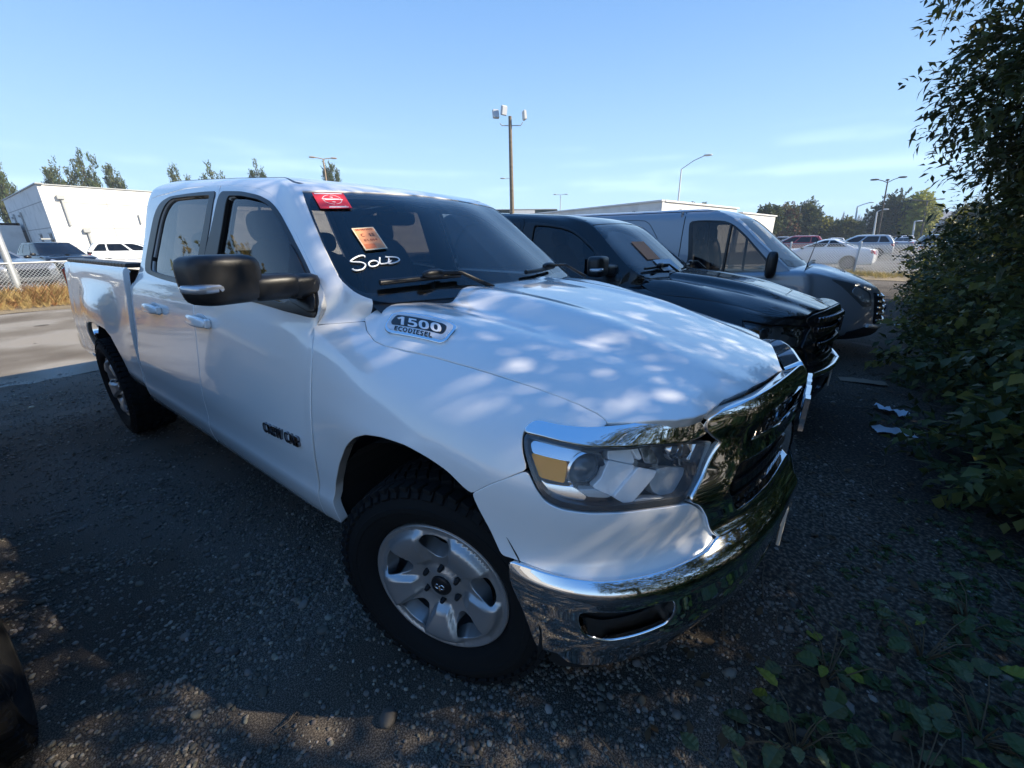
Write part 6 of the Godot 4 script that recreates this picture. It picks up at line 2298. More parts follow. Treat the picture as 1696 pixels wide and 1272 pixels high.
func build_far_trees(dark: Material, mid: Material, warm: Material) -> void:
	var g1 := leaf_mat(lin(0.06, 0.09, 0.030), 0.6, 0.3)
	var g2 := leaf_mat(lin(0.035, 0.06, 0.025), 0.6, 0.2)
	var yel := leaf_mat(lin(0.26, 0.27, 0.035), 0.6, 0.6)
	var red := leaf_mat(lin(0.16, 0.06, 0.03), 0.6, 0.3)
	var olive := leaf_mat(lin(0.10, 0.11, 0.045), 0.6, 0.3)
	var big := func(m: Material, s: int) -> ArrayMesh: return sprig(s, 16, 0.30, 0.2, 0.55, m, 0.2)
	var pop := [upright(31, olive), upright(32, g1)]
	var green := [big.call(g1, 33), big.call(g2, 34)]
	# poplars: narrow columns behind the white building and over the pickup's roof
	var k := 0
	for p in [[Vector3(-88.0, 0, -2.6), 13.6, 2.0, "poplar at the left edge behind the annex, nearest the metal post"], [Vector3(-88.4, 0, -6.6), 12.6, 1.9, "poplar at the left edge behind the annex, second from the metal post"], [Vector3(-87.6, 0, -12.6), 12.3, 1.5, "slim poplar above the white building, left of the wider pair"], [Vector3(-87.4, 0, -15.4), 13.6, 1.6, "tallest poplar above the white building's roof"], [Vector3(-87.0, 0, -18.4), 12.0, 1.5, "poplar above the white building, right of the tallest one"], [Vector3(-84.9, 0, -25.9), 13.2, 1.5, "poplar tip above the roof, left of the cab"], [Vector3(-83.8, 0, -30.2), 13.3, 2.2, "wide poplar tip above the cab's rear corner"], [Vector3(-80.7, 0, -36.2), 14.4, 1.6, "poplar tip above the middle of the cab roof"], [Vector3(-75.0, 0, -46.6), 14.9, 1.5, "poplar tip behind the twin headed lamp pole"]]:
		var h: float = p[1]
		var w: float = p[2]
		poplar(p[3], p[0], h, w, pop, 140 + k)
		k += 1
	for p in [["conifer_tree", "brown red tree right of the long white building", Vector3(-4.8, 0, -88.0), [[Vector3(0, 3.4, 0), Vector3(1.9, 3.4, 1.9)]], [big.call(red, 41), big.call(olive, 42)], 450], ["round_tree", "tall green tree right of the brown red one", Vector3(-2.2, 0, -90.0), [[Vector3(0, 3.6, 0), Vector3(2.0, 3.7, 2.0)]], green, 650], ["round_tree", "round bushy tree beyond the red suv", Vector3(0.6, 0, -92.0), [[Vector3(0, 2.2, 0), Vector3(2.6, 2.3, 2.4)]], [big.call(g1, 43), big.call(warm, 44)], 550], ["round_tree", "round tree with orange tinged leaves left of the pale lamp", Vector3(3.9, 0, -92.0), [[Vector3(0, 2.0, 0), Vector3(2.5, 2.1, 2.3)]], [big.call(olive, 45), big.call(warm, 46)], 550], ["round_tree", "broad dark tree left of the yellow tree", Vector3(9.6, 0, -96.0), [[Vector3(0, 3.9, 0), Vector3(3.2, 3.9, 3.0)]], [big.call(g2, 47)], 900], ["yellow_tree", "bright yellow green tree in the far lot", Vector3(12.6, 0, -95.0), [[Vector3(0, 3.9, 0), Vector3(2.5, 4.1, 2.5)]], [big.call(yel, 48)], 900], ["round_tree", "dark rounded tree right of the yellow tree near the hedge", Vector3(18.6, 0, -92.0), [[Vector3(0, 3.0, 0), Vector3(3.0, 3.0, 2.8)]], [big.call(g2, 49), big.call(olive, 50)], 700], ["round_tree", "treetop over the long white building's left roof edge", Vector3(-18.4, 0, -72.0), [[Vector3(0, 4.6, 0), Vector3(2.0, 2.0, 2.0)]], green, 350], ["round_tree", "treetop over the right end of the long white building", Vector3(-6.6, 0, -76.0), [[Vector3(0, 4.0, 0), Vector3(1.8, 2.3, 1.8)]], green, 350], ["round_tree", "treetop just above the middle of the long white building", Vector3(-20.0, 0, -88.0), [[Vector3(0, 5.6, 0), Vector3(2.6, 2.2, 2.2)]], green, 350]]:
		build_tree(p[0], p[1], "tree", p[2], p[3], int(p[5] * 2.0), p[4], 0.25, 160 + k, 0.45)
		k += 1
	# trees across the yard, seen in the pickup's side windows
	var br := leaf_mat(lin(0.13, 0.10, 0.035), 0.6, 0.4)
	build_tree("maple_tree", "brown green tree across the yard mirrored in the pickup's rear window", "tree", Vector3(-15.5, 0, 6.2), [[Vector3(0, 3.2, 0), Vector3(2.2, 2.5, 2.2)]], 1100, [sprig(51, 14, 0.16, 0.11, 0.4, br), sprig(52, 14, 0.16, 0.11, 0.4, olive)], 0.18, 180)
	build_tree("maple_tree", "smaller brown green tree across the yard mirrored low in the front window", "tree", Vector3(-11.5, 0, 6.4), [[Vector3(0, 1.7, 0), Vector3(1.5, 1.4, 1.5)]], 700, [sprig(53, 14, 0.16, 0.11, 0.4, br), sprig(54, 14, 0.16, 0.11, 0.4, g1)], 0.16, 181)
	# conifers of the far hill: one mass
	var con := MB.new()
	var rng := RandomNumberGenerator.new()
	rng.seed = 9
	for lay in 7:
		var y := lay / 7.0
		var r := 0.24 * (1.0 - y) + 0.02
		var ring := 9
		for i in ring:
			var a := TAU * i / ring + lay
			var q := Vector3(cos(a), 0, sin(a)) * r * rng.randf_range(0.75, 1.15)
			var nx := Vector3(cos(a + TAU / ring), 0, sin(a + TAU / ring)) * r
			con.quad(Vector3(0, y + 0.24, 0), q + Vector3(0, y + rng.randf_range(-0.02, 0.03), 0), (q + nx) * 0.47 + Vector3(0, y + 0.05, 0), Vector3(0, y + 0.26, 0))
	var m := con.mesh(leaf_mat(lin(0.022, 0.036, 0.022), 0.8, 0.05))
	var xs := []
	var n := FastNoiseLite.new()
	n.seed = 8
	n.frequency = 0.006
	for i in 1500:
		var x := rng.randf_range(-120, 260)
		var t := rng.randf()
		var h := (7.5 + 3.0 * n.get_noise_1d(x)) * smoothstep(0.0, 1.0, t) * smoothstep(-260.0, 40.0, x)
		var s := rng.randf_range(7, 14) * (1.25 if rng.randf() < 0.1 else 1.0)
		xs.append(Transform3D(Basis(Vector3.UP, rng.randf() * TAU).scaled(Vector3(s * 0.75, s, s * 0.75)), Vector3(x, h - 1.0, -400.0 - t * 150.0)))
	var w := many("forest", m, xs, self)
	w.set_meta("label", "far conifer forest along the hill beyond the lots")
	w.set_meta("category", "forest")


func build_ground_plants() -> void:
	# low broad leaves at the lower right, each leaf its own piece
	var rng := RandomNumberGenerator.new()
	rng.seed = 303
	var greens := [leaf_mat(lin(0.060, 0.085, 0.042), 0.4, 0.35), leaf_mat(lin(0.045, 0.075, 0.028), 0.4, 0.35), leaf_mat(lin(0.095, 0.12, 0.06), 0.42, 0.4), leaf_mat(lin(0.16, 0.19, 0.03), 0.45, 0.5)]
	var leaves := []
	for i in 4:
		var mb := MB.new()
		broad_leaf(mb, 1.0, 0.62 + 0.05 * i, i)
		leaves.append(mb)
	var meshes := []
	for g in greens:
		var l := []
		for mb in leaves: l.append(mb.mesh(g))
		meshes.append(l)
	var stem := mat(lin(0.10, 0.07, 0.035), 0.7)
	var spots := [[1.22, 0.16], [1.42, 0.44], [1.62, 0.12], [1.30, 0.62], [1.14, 0.50], [1.72, 0.42], [1.52, -0.14], [1.86, 0.05], [1.05, 0.76], [1.50, 0.74], [1.84, 0.66], [1.70, -0.42], [1.96, -0.30], [1.2, 0.92]]
	var where := ["at the upper left of the patch by the bumper", "in the middle of the patch", "right of the middle of the patch", "low in the middle of the patch near the picture's foot", "left of the middle beside the sunlit dirt", "on the patch's right side", "at the patch's upper edge", "by the bramble bush at the right edge", "nearest the pickup's front tyre at the picture's foot", "at the picture's foot beside the red stem", "in the lower right corner", "at the upper end below the dark bramble", "under the bramble bush farther up", "at the very foot of the picture left of the corner"]
	for k in spots.size():
		var c := Vector3(spots[k][0], ground_y(spots[k][0], spots[k][1]), spots[k][1])
		var t := thing("ground_plant", "low broad leafed green weed " + where[k], "plant", c, 0.0, "weeds at the lower right")
		var sm := MB.new()
		for j in 17:
			var a := rng.randf() * TAU
			var r := rng.randf_range(0.03, 0.21)
			var h := rng.randf_range(0.02, 0.13)
			var p := Vector3(cos(a) * r, h, sin(a) * r)
			sm.tube(PackedVector3Array([Vector3(cos(a) * r * 0.1, 0, sin(a) * r * 0.1), p * Vector3(0.6, 0.8, 0.6) + Vector3(0, 0.01, 0), p]), [0.003, 0.0022, 0.0015], 5)
			var g := rng.randi() % 3
			if rng.randf() < 0.07: g = 3
			var o := obj("leaf", meshes[g][rng.randi() % 4], null, t)
			var s := rng.randf_range(0.045, 0.085)
			o.transform = Transform3D(Basis.from_euler(Vector3(rng.randf_range(-0.5, 0.5), -a + rng.randf_range(-0.6, 0.6), rng.randf_range(-0.5, 0.25))).scaled(Vector3.ONE * s), p)
		stuff(obj("stems", sm, stem, t))
	# small plants between them
	var xs := []
	for i in 900:
		var x := rng.randf_range(0.95, 2.6)
		var z := rng.randf_range(-1.6, 1.1)
		if x < 1.0 + 0.35 * maxf(-z, 0.0) + rng.randf() * 0.5: continue
		xs.append(Transform3D(Basis(Vector3.UP, rng.randf() * TAU).scaled(Vector3.ONE * rng.randf_range(0.5, 1.1)), Vector3(x, ground_y(x, z) + 0.012, z)))
	var w := many("low_weeds", sprig(61, 10, 0.045, 0.026, 0.07, greens[1], 0.1), xs, self)
	w.set_meta("label", "small green weeds creeping over the dirt at the lower right")
	w.set_meta("category", "weeds")
	var mb := MB.new()
	mb.tube(PackedVector3Array([Vector3(1.37, 0.05, 0.52), Vector3(1.46, 0.09, 0.42), Vector3(1.55, 0.10, 0.36)]), [0.006, 0.005, 0.004], 7)
	tag(obj("red_stem", mb, mat(lin(0.30, 0.07, 0.04), 0.6)), "short reddish cane lying among the weeds at the lower right", "twig")


func broad_leaf(mb: MB, l: float, w: float, seed_: int) -> void:
	# a toothed leaf with ribs: quads from the midrib to the margin
	var n := 9
	var rows := []
	for i in n + 1:
		var t := i / float(n)
		var half := w * 0.5 * sin(PI * pow(t, 0.75)) * (1.0 + 0.06 * (1 if i % 2 else -1))
		var dip := -0.16 * t * t * l
		var rib := 0.020 * (1 if i % 2 else -1)
		rows.append([Vector3(t * l, dip + half * 0.22 + rib, half), Vector3(t * l, dip + half * 0.14 + rib * 0.6, half * 0.5), Vector3(t * l, dip, 0), Vector3(t * l, dip + half * 0.14 + rib * 0.6, -half * 0.5), Vector3(t * l, dip + half * 0.22 + rib, -half)])
	for i in n:
		for j in 4: mb.quad(rows[i][j], rows[i + 1][j], rows[i + 1][j + 1], rows[i][j + 1], Vector3.UP)


func build_dry_grass() -> void:
	var rng := RandomNumberGenerator.new()
	rng.seed = 404
	var straw := leaf_mat(lin(0.42, 0.30, 0.13), 0.7, 0.4)
	var rust := leaf_mat(lin(0.28, 0.13, 0.06), 0.7, 0.4)
	var make := func(m: Material, s: int, h: float) -> ArrayMesh:
		var mb := MB.new()
		var r := RandomNumberGenerator.new()
		r.seed = s
		for i in 26:
			var a := r.randf() * TAU
			var d := Vector3(cos(a) * 0.5, 1.0, sin(a) * 0.5).normalized()
			leaf(mb, Vector3(r.randf_range(-0.1, 0.1), 0, r.randf_range(-0.1, 0.1)), d, Vector3(-sin(a), 0.2, cos(a)), h * r.randf_range(0.5, 1.1), 0.012, 0.3)
		return mb.mesh(m)
	var a := []
	var b := []
	for i in 2400:
		var z := rng.randf_range(-9.0, 9.0)
		var x := -16.9 + rng.randf_range(-0.8, 1.9)
		var s := rng.randf_range(0.5, 1.1) * (1.0 - 0.65 * smoothstep(-16.4, -15.0, x))
		var q := Transform3D(Basis(Vector3.UP, rng.randf() * TAU).scaled(Vector3.ONE * s), Vector3(x, 0, z))
		if rng.randf() < 0.75: a.append(q)
		else: b.append(q)
	var t := Node3D.new()
	t.name = "dry_grass"
	add_child(t, true)
	t.set_meta("label", "dry straw coloured grass and rusty weeds along the left chain link fence")
	t.set_meta("category", "grass")
	stuff(t)
	many("straw", make.call(straw, 1, 0.55), a, t)
	many("rusty_weeds", make.call(rust, 2, 0.6), b, t)
	a = []
	b = []
	for i in 900:
		var x := rng.randf_range(-3.0, 9.0)
		var z := -21.2 + rng.randf_range(-0.9, 1.6)
		var q := Transform3D(Basis(Vector3.UP, rng.randf() * TAU).scaled(Vector3.ONE * rng.randf_range(0.35, 0.9)), Vector3(x, 0, z))
		if rng.randf() < 0.6: a.append(q)
		else: b.append(q)
	t = Node3D.new()
	t.name = "verge_weeds"
	add_child(t, true)
	t.set_meta("label", "dry weeds and yellow leaves along the foot of the yard fence on the right")
	t.set_meta("category", "weeds")
	stuff(t)
	many("straw", make.call(straw, 3, 0.35), a, t)
	many("leafy_weeds", sprig(71, 12, 0.12, 0.08, 0.3, leaf_mat(lin(0.20, 0.17, 0.05), 0.6, 0.5)), b, t)


func build_litter() -> void:
	var paper := mat(lin(0.62, 0.65, 0.70), 0.7)
	paper.cull_mode = BaseMaterial3D.CULL_DISABLED
	var f := FastNoiseLite.new()
	f.seed = 12
	f.frequency = 6.0
	var sheet := func(c: Vector3, yaw: float, l: float, w: float, lump: float, seed_: float) -> MB:
		var mb := MB.new()
		var n := 9
		var b := Basis(Vector3.UP, yaw)
		for i in n + 1:
			for j in n + 1:
				var p := Vector3((i / float(n) - 0.5) * l, 0, (j / float(n) - 0.5) * w)
				p.y = 0.012 + lump * absf(f.get_noise_3d(p.x * 1.4 + seed_, seed_, p.z * 1.4))
				mb.add(c + b * p, Vector3.UP)
		for i in n:
			for j in n: mb.q(i * (n + 1) + j, i * (n + 1) + j + 1, (i + 1) * (n + 1) + j + 1, (i + 1) * (n + 1) + j)
		return mb
	var y := 0.0
	tag(obj("paper_sheet", sheet.call(Vector3(1.67, 0.004, -2.58), 0.25, 0.26, 0.15, 0.04, 1.0), paper), "flat white paper sheet lying on the dark dirt beside the hedge", "litter")
	tag(obj("crumpled_paper", sheet.call(Vector3(1.70, 0.004, -3.10), -0.6, 0.24, 0.11, 0.13, 4.0), paper), "crumpled white paper on the dirt behind the flat sheet", "litter")
	tag(obj("paper_strip", sheet.call(Vector3(2.35, 0.004, -8.3), 0.2, 0.30, 0.08, 0.03, 8.0), paper), "thin white paper strip on the dirt opposite the van, left one of two", "litter")
	tag(obj("paper_strip", sheet.call(Vector3(2.78, 0.004, -8.45), 0.1, 0.34, 0.08, 0.03, 9.0), paper), "thin white paper strip on the dirt opposite the van, right one nearer the hedge", "litter")
	tag(obj("cardboard_scrap", sheet.call(Vector3(1.55, 0.004, -4.05), 0.15, 0.42, 0.16, 0.02, 11.0), mat(lin(0.22, 0.16, 0.11), 0.9)), "flat brown cardboard scrap on the dirt near the black pickup's bumper", "litter")
	# twigs
	var rng := RandomNumberGenerator.new()
	rng.seed = 505
	var t := Node3D.new()
	t.name = "twig_litter"
	add_child(t, true)
	stuff(t)
	t.set_meta("label", "thin dry twigs and leaf scraps strewn over dirt and gravel")
	t.set_meta("category", "twigs")
	var mb := MB.new()
	for i in 260:
		var x := rng.randf_range(0.2, 2.4) if i < 170 else rng.randf_range(-3.5, 0.5)
		var z := rng.randf_range(-4.5, 0.9) if i < 170 else rng.randf_range(0.9, 2.4)
		var a := rng.randf() * TAU
		var l := rng.randf_range(0.05, 0.28) * (1.0 if i < 170 else 0.35)
		var p := Vector3(x, ground_y(x, z) + 0.010, z)
		var d := Vector3(cos(a), 0, sin(a)) * l
		mb.tube(PackedVector3Array([p, p + d * 0.5 + Vector3(rng.randf_range(-0.02, 0.02), 0.01, rng.randf_range(-0.02, 0.02)), p + d]), [0.0035, 0.003, 0.0015], 4)
	obj("twigs", mb, mat(lin(0.11, 0.085, 0.06), 0.9), t)
	var xs := []
	for i in 700:
		var x := rng.randf_range(0.7, 3.0)
		var z := rng.randf_range(-6.0, 1.2)
		xs.append(Transform3D(Basis.from_euler(Vector3(rng.randf_range(-0.4, 0.4), rng.randf() * TAU, rng.randf_range(-0.4, 0.4))).scaled(Vector3.ONE * rng.randf_range(0.6, 1.2)), Vector3(x, ground_y(x, z) + 0.012, z)))
	var lf := MB.new()
	leaf(lf, Vector3.ZERO, Vector3.RIGHT, Vector3.UP, 0.055, 0.03, -0.1)
	many("dead_leaves", lf.mesh(leaf_mat(lin(0.085, 0.055, 0.03), 0.7, 0.2)), xs, t)
func body_net() -> Net:
	return Net.new([-2.8, -1.7, -0.8, -0.64, -0.55, -0.2, 0.1, 0.35, 0.59, 0.788, 1.003, 1.275, 1.578], [0, 1, 2, 3, 4, 5, 6, 7, 8, 9, 10, 11], [
		[-2.8, 0.4, 0.95, -2.8, 0.46, 0.995, -2.8, 0.56, 1.016, -2.8, 0.63, 1.008, -2.8, 0.77, 1.006, -2.8, 0.92, 0.986, -2.8, 1.06, 0.966, -2.8, 1.16, 0.952, -2.8, 1.22, 0.942, -2.8, 1.27, 0.93, -2.8, 1.31, 0.916, -2.8, 1.34, 0.89],
		[-1.699, 0.4, 0.952, -1.699, 0.46, 0.997, -1.7, 0.56, 1.018, -1.7, 0.63, 1.01, -1.7, 0.77, 1.008, -1.699, 0.92, 0.988, -1.699, 1.06, 0.968, -1.699, 1.16, 0.954, -1.699, 1.22, 0.944, -1.699, 1.27, 0.932, -1.699, 1.31, 0.918, -1.698, 1.34, 0.892],
		[-0.795, 0.4, 0.963, -0.796, 0.46, 1.008, -0.796, 0.56, 1.029, -0.796, 0.63, 1.021, -0.796, 0.77, 1.019, -0.796, 0.92, 0.999, -0.796, 1.05, 0.979, -0.795, 1.14, 0.963, -0.795, 1.2, 0.947, -0.795, 1.25, 0.929, -0.795, 1.295, 0.909, -0.795, 1.33, 0.885],
		[-0.636, 0.4, 0.963, -0.636, 0.46, 1.008, -0.636, 0.56, 1.029, -0.636, 0.63, 1.021, -0.636, 0.77, 1.019, -0.636, 0.92, 0.999, -0.636, 1.045, 0.978, -0.636, 1.13, 0.96, -0.636, 1.19, 0.939, -0.636, 1.24, 0.918, -0.636, 1.285, 0.897, -0.636, 1.32, 0.871],
		[-0.546, 0.4, 0.963, -0.546, 0.46, 1.008, -0.546, 0.56, 1.029, -0.546, 0.63, 1.021, -0.546, 0.77, 1.019, -0.546, 0.92, 1.003, -0.546, 1.04, 0.979, -0.546, 1.125, 0.958, -0.546, 1.185, 0.933, -0.546, 1.23, 0.896, -0.546, 1.262, 0.848, -0.547, 1.285, 0.773],
		[-0.198, 0.4, 0.958, -0.197, 0.46, 1.003, -0.197, 0.56, 1.024, -0.197, 0.63, 1.016, -0.197, 0.8, 1.02, -0.197, 0.93, 1.03, -0.197, 1.015, 1.008, -0.198, 1.085, 0.982, -0.199, 1.145, 0.943, -0.2, 1.19, 0.89, -0.202, 1.225, 0.828, -0.203, 1.25, 0.758],
		[0.099, 0.4, 0.949, 0.099, 0.46, 0.994, 0.1, 0.56, 1.015, 0.1, 0.63, 1.007, 0.1, 0.78, 1.015, 0.1, 0.9, 1.023, 0.1, 0.98, 1.007, 0.099, 1.05, 0.979, 0.099, 1.105, 0.937, 0.099, 1.15, 0.881, 0.099, 1.185, 0.819, 0.099, 1.215, 0.729],
		[0.333, 0.37, 0.936, 0.343, 0.43, 0.975, 0.347, 0.53, 0.993, 0.35, 0.6, 1.004, 0.35, 0.68, 1.006, 0.346, 0.77, 0.989, 0.345, 0.92, 0.987, 0.34, 1, 0.964, 0.331, 1.06, 0.927, 0.319, 1.105, 0.878, 0.304, 1.137, 0.818, 0.284, 1.165, 0.732],
		[0.553, 0.34, 0.879, 0.565, 0.41, 0.895, 0.583, 0.5, 0.919, 0.59, 0.6, 0.929, 0.59, 0.672, 0.929, 0.563, 0.735, 0.892, 0.561, 0.86, 0.89, 0.55, 0.94, 0.875, 0.533, 1.01, 0.85, 0.515, 1.055, 0.826, 0.492, 1.088, 0.794, 0.448, 1.118, 0.733],
		[0.684, 0.34, 0.738, 0.708, 0.41, 0.756, 0.737, 0.5, 0.776, 0.745, 0.6, 0.782, 0.743, 0.672, 0.781, 0.697, 0.735, 0.748, 0.694, 0.85, 0.745, 0.672, 0.93, 0.73, 0.653, 0.99, 0.716, 0.64, 1.04, 0.707, 0.627, 1.075, 0.698, 0.603, 1.1, 0.68],
		[0.782, 0.34, 0.552, 0.814, 0.41, 0.566, 0.846, 0.5, 0.58, 0.855, 0.6, 0.583, 0.852, 0.672, 0.582, 0.798, 0.735, 0.559, 0.791, 0.84, 0.556, 0.763, 0.93, 0.544, 0.745, 0.99, 0.537, 0.736, 1.04, 0.533, 0.726, 1.075, 0.529, 0.699, 1.1, 0.517],
		[0.861, 0.34, 0.295, 0.895, 0.41, 0.303, 0.929, 0.5, 0.311, 0.938, 0.6, 0.314, 0.935, 0.672, 0.313, 0.88, 0.735, 0.3, 0.87, 0.84, 0.298, 0.851, 0.93, 0.293, 0.841, 0.99, 0.291, 0.831, 1.04, 0.289, 0.822, 1.075, 0.286, 0.792, 1.1, 0.28],
		[0.905, 0.34, 0, 0.94, 0.41, 0, 0.974, 0.5, 0, 0.984, 0.6, 0, 0.98, 0.672, 0, 0.925, 0.735, 0, 0.92, 0.84, 0, 0.905, 0.93, 0, 0.895, 0.99, 0, 0.89, 1.04, 0, 0.88, 1.075, 0, 0.856, 1.1, 0],
	])

func bed_net() -> Net:
	return Net.new([-4.97, -4.94, -4.87, -4.6, -4.3, -3.95, -3.4, -3.05, -2.7], [0, 1, 2, 3, 4, 5, 6, 7, 8, 9, 10, 11], [
		[-4.97, 0.47, 0.79, -4.97, 0.53, 0.832, -4.97, 0.6, 0.854, -4.97, 0.67, 0.85, -4.97, 0.8, 0.85, -4.97, 0.95, 0.84, -4.97, 1.08, 0.822, -4.97, 1.18, 0.806, -4.97, 1.26, 0.796, -4.97, 1.32, 0.788, -4.97, 1.37, 0.776, -4.97, 1.395, 0.74],
		[-4.94, 0.47, 0.89, -4.94, 0.53, 0.932, -4.94, 0.6, 0.954, -4.94, 0.67, 0.95, -4.94, 0.8, 0.95, -4.94, 0.95, 0.94, -4.94, 1.08, 0.922, -4.94, 1.18, 0.906, -4.94, 1.26, 0.896, -4.94, 1.32, 0.888, -4.94, 1.37, 0.876, -4.94, 1.395, 0.84],
		[-4.87, 0.47, 0.928, -4.87, 0.53, 0.97, -4.87, 0.6, 0.992, -4.87, 0.67, 0.988, -4.87, 0.8, 0.988, -4.87, 0.95, 0.978, -4.87, 1.08, 0.96, -4.87, 1.18, 0.944, -4.87, 1.26, 0.934, -4.87, 1.32, 0.926, -4.87, 1.37, 0.914, -4.87, 1.395, 0.878],
		[-4.6, 0.47, 0.95, -4.6, 0.53, 0.992, -4.6, 0.6, 1.014, -4.6, 0.67, 1.01, -4.6, 0.8, 1.01, -4.6, 0.95, 1, -4.6, 1.08, 0.982, -4.6, 1.18, 0.966, -4.6, 1.26, 0.956, -4.6, 1.32, 0.948, -4.6, 1.37, 0.936, -4.6, 1.395, 0.9],
		[-4.3, 0.47, 0.95, -4.3, 0.53, 0.992, -4.3, 0.6, 1.014, -4.3, 0.67, 1.01, -4.3, 0.8, 1.01, -4.3, 0.95, 1, -4.3, 1.08, 0.982, -4.3, 1.18, 0.966, -4.3, 1.26, 0.956, -4.3, 1.32, 0.948, -4.3, 1.37, 0.936, -4.3, 1.395, 0.9],
		[-3.95, 0.47, 0.95, -3.95, 0.53, 0.992, -3.95, 0.6, 1.014, -3.95, 0.67, 1.03, -3.95, 0.8, 1.055, -3.95, 0.95, 1.045, -3.95, 1.08, 1.027, -3.95, 1.18, 0.986, -3.95, 1.26, 0.956, -3.95, 1.32, 0.948, -3.95, 1.37, 0.936, -3.95, 1.395, 0.9],
		[-3.4, 0.47, 0.95, -3.4, 0.53, 0.992, -3.4, 0.6, 1.014, -3.4, 0.67, 1.03, -3.4, 0.8, 1.055, -3.4, 0.95, 1.045, -3.4, 1.08, 1.027, -3.4, 1.18, 0.986, -3.4, 1.26, 0.956, -3.4, 1.32, 0.948, -3.4, 1.37, 0.936, -3.4, 1.395, 0.9],
		[-3.05, 0.47, 0.95, -3.05, 0.53, 0.992, -3.05, 0.6, 1.014, -3.05, 0.67, 1.01, -3.05, 0.8, 1.01, -3.05, 0.95, 1, -3.05, 1.08, 0.982, -3.05, 1.18, 0.966, -3.05, 1.26, 0.956, -3.05, 1.32, 0.948, -3.05, 1.37, 0.936, -3.05, 1.395, 0.9],
		[-2.7, 0.47, 0.95, -2.7, 0.53, 0.992, -2.7, 0.6, 1.014, -2.7, 0.67, 1.01, -2.7, 0.8, 1.01, -2.7, 0.95, 1, -2.7, 1.08, 0.982, -2.7, 1.18, 0.966, -2.7, 1.26, 0.956, -2.7, 1.32, 0.948, -2.7, 1.37, 0.936, -2.7, 1.395, 0.9],
	])

